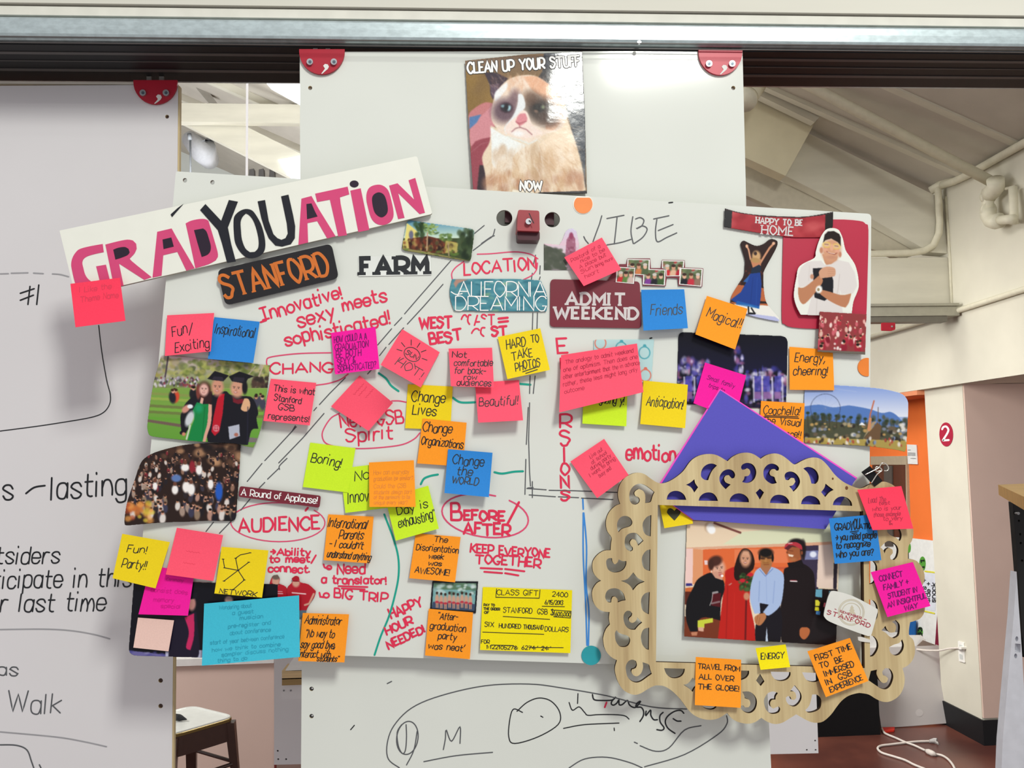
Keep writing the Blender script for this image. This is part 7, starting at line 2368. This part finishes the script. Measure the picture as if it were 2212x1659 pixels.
# man with visor (back)
cv.G([1290, 730, 1340, 690, 1480, 640, 1620, 720, 1660, 860, 1660, 1200, 1610, 1420, 1500, 1430, 1480, 1590, 1260, 1590, 1250, 1200, 1280, 900], '1A1012', sm=True)
cv.E(1425, 520, 90, 120, 'A05A34', 8)
cv.G([1330, 640, 1420, 630, 1500, 600, 1540, 700, 1350, 700], '160E10')
cv.E(1440, 400, 90, 50, '1C1416')
cv.E(1520, 480, 34, 110, '1C1214', 0, .3)
cv.G([1295, 470, 1310, 420, 1370, 395, 1440, 395, 1500, 430, 1510, 490, 1440, 450, 1370, 430, 1340, 470], 'B83440', sm=True)
cv.G([1295, 470, 1350, 425, 1400, 440, 1340, 490], '5A2028')
cv.L([1345, 410, 1390, 405], 7, 'F0E8E8')
cv.G([1340, 535, 1410, 548, 1395, 570, 1350, 562], 'F0DCC8')
cv.E(1332, 515, 14, 16, '8A4828')
cv.E(1505, 520, 12, 24, '8A4A2C')
cv.E(1400, 600, 40, 20, 'C07848', 0, .5, .6)
cv.L([1330, 490, 1400, 500], 10, '6A3420', .7)
cv.L([1368, 858, 1445, 862], 14, 'E8E0E0')
cv.L([1370, 848, 1440, 850], 6, 'C83040')
cv.G([1490, 1420, 1560, 1410, 1600, 1440, 1590, 1500, 1540, 1555, 1500, 1540, 1475, 1490], 'B8683C', sm=True)
# woman in red
cv.G([580, 740, 690, 690, 800, 700, 860, 760, 900, 900, 880, 1100, 940, 1400, 950, 1580, 500, 1560, 530, 1300, 560, 1050, 590, 860], 'BC2018', sm=True)
cv.L([620, 900, 600, 1540], 14, '9A1814', .7)
cv.L([700, 1000, 690, 1540], 10, 'CC2A20', .6)
cv.L([840, 1080, 830, 1550], 22, '5A0E12', .8)
cv.G([740, 560, 790, 480, 850, 470, 910, 520, 940, 620, 930, 700, 900, 740, 760, 850, 700, 820, 700, 700], '22120E', sm=True)
cv.E(832, 590, 66, 100, 'D09878')
cv.G([805, 500, 870, 505, 880, 560, 790, 540], 'DCA888', .6)
cv.face(830, 600, 60, 4)
cv.G([700, 680, 770, 640, 790, 720, 770, 830, 710, 830], '22120E', sm=True)
cv.L([655, 890, 625, 905], 14, 'D84830', .8)
cv.L([640, 905, 665, 885], 8, 'B8A8A0')
# bouquet
cv.blobs((770, 770, 920, 960), 55, ['24401E', '38582C', '1A2E18', '4A6A38'], 14, 30, .9, .85)
for x, y in ((795, 852), (890, 782), (850, 870)):
    cv.E(x, y, 34 if x != 850 else 14, 24 if x != 850 else 12, 'C82030')
cv.E(845, 1040, 36, 46, 'C88868')
# man in blue shirt
cv.G([1000, 1120, 1240, 1100, 1270, 1350, 1250, 1590, 950, 1580, 950, 1400, 1000, 1240], '16121A', sm=True)
cv.G([1085, 1400, 1100, 1580, 1070, 1580], 'C8D8F0')
cv.G([890, 940, 940, 760, 1000, 700, 1060, 690, 1150, 690, 1240, 730, 1290, 800, 1280, 1000, 1240, 1160, 1110, 1270, 1040, 1230, 1110, 1140, 1000, 1120, 1010, 1240, 940, 1250, 890, 1100], 'A8BCE0', sm=True)
cv.L([1000, 860, 990, 1100], 10, '8098C8', .7)
cv.L([1180, 860, 1160, 1120], 12, '8CA2D0', .7)
cv.L([1080, 800, 1085, 1120], 5, '8CA2D0', .8)
cv.G([1010, 700, 1080, 790, 1140, 690, 1150, 640, 1020, 640], 'A87050')
cv.L([1000, 720, 1070, 800, 1160, 710], 8, '6880B8')
cv.E(1078, 590, 72, 100, 'A8703C')
cv.E(1075, 520, 86, 54, '14100E')
cv.E(1156, 580, 14, 50, '14100E')
cv.E(1000, 570, 12, 40, '14100E')
cv.L([1020, 590, 1062, 592], 16, '3A2018', .9)
cv.L([1098, 586, 1140, 584], 16, '3A2018', .9)
cv.E(1072, 610, 14, 26, 'C08850', 0, .5, .6)
cv.L([1046, 640, 1106, 640], 5, '5A3018', .6)
cv.L([1050, 662, 1110, 660], 7, '7A3A28')
cv.L([1015, 578, 1145, 572], 5, '1A1210', .9)
cv.G([940, 1290, 1000, 1250, 1060, 1240, 1080, 1290, 1030, 1370, 990, 1390, 950, 1360], 'B8784C', sm=True)
cv.L([980, 1270, 960, 1360], 4, '7A4428', .8)
cv.L([1005, 1290, 985, 1380], 4, '7A4428', .8)
# woman left
cv.G([130, 1100, 200, 950, 250, 850, 330, 790, 430, 760, 560, 840, 580, 960, 540, 1100, 530, 1330, 360, 1290, 270, 1330, 260, 1460, 170, 1460, 120, 1300], '121014', sm=True)
cv.G([260, 1330, 440, 1300, 445, 1350, 340, 1370, 340, 1420, 262, 1415], 'C8D040')
cv.G([265, 1410, 335, 1410, 330, 1460, 270, 1455], 'D8A890')
cv.G([180, 1470, 260, 1465, 250, 1510, 190, 1510], 'C08060')
cv.E(505, 700, 84, 100, 'DCA890', -10)
cv.G([430, 760, 470, 820, 560, 850, 560, 780, 480, 740], 'D09880')
cv.E(470, 620, 84, 62, '4A2820', -20)
cv.E(420, 665, 34, 66, '42241C')
cv.face(522, 712, 66, -8, smile=False)
cv.E(535, 785, 26, 18, 'C07068')
cv.E(553, 796, 16, 14, 'FFFFFF')
cv.E(425, 745, 10, 14, 'E8C8B0')
cv.G([440, 1010, 540, 1000, 530, 1170, 420, 1150], '581018', .9)
cv.L([445, 1000, 495, 990], 26, 'B8B0B0', .8)
cv.L([430, 1125, 520, 1105], 22, '989090', .7)
cv.L([440, 1010, 430, 1090, 405, 1150], 6, 'E8E4E0')
cv.blur(1)
t = sail('group photo of four smiling people in the wooden frame opening', o, cv, ygp, solid=.0004, group=None)

# rounded white card with seal
o = smooth_loop(CT(1440, 1100, 4.424, '1600,780 1780,830 1990,940 2017,965 2010,1010 1960,1190 1940,1210 1900,1205 1720,1140 1560,1075 1512,1035 1503,1000 1525,900 1555,810'), 3, corner=75)
YR = YF - .004
t = thing('printed_sticker', P(1838, 1325, YR), 'white rounded card with a pale round tree seal and red lettering overlapping the frame', 'sticker')
slab('card', o, YR, .002, mat('white_gloss_card', 'DDDCD4', .3, .4), t, msides=mat('card_edge_grey', '8A8884', .6))
fr_ = plane_fn(YR - .0003)
SEAL = mat('pale_gold_print', 'C9BFA6', .5)
C5 = (1440 + 1765 / 4.424, 1100 + 985 / 4.424)
ribbons('seal', [ell(*C5, 28, 28), ell(*C5, 25.5, 25.5), ell(*C5, 20, 20)], 1.3, fr_, SEAL, t)
slab('tree_emblem', CT(1440, 1100, 4.424, '1772,915 1790,945 1780,945 1798,970 1785,970 1808,1000 1735,1000 1758,970 1745,970 1763,945 1754,945'), YR - .0003, .0002, SEAL, t)
ribbons('lettering', lettering('STANFORD', (1786, 1326), (1878, 1356), 8.5, gap=2.6, serif=1.6, jit=0, arc=-0.8), 1.7, fr_, mat('cardinal_print', 'A83444', .5), t, butt=True, sw=1.0)
ribbons('small_lettering', lettering('REMEMBER', (1814, 1322), (1860, 1337), 4.2, gap=2.2, serif=.8, jit=0) + [[(1803, 1315), (1807, 1317)], [(1866, 1337), (1872, 1339)]], 1.2, fr_, mat('cardinal_print', 'A83444', .5), t, butt=True, sw=.8)
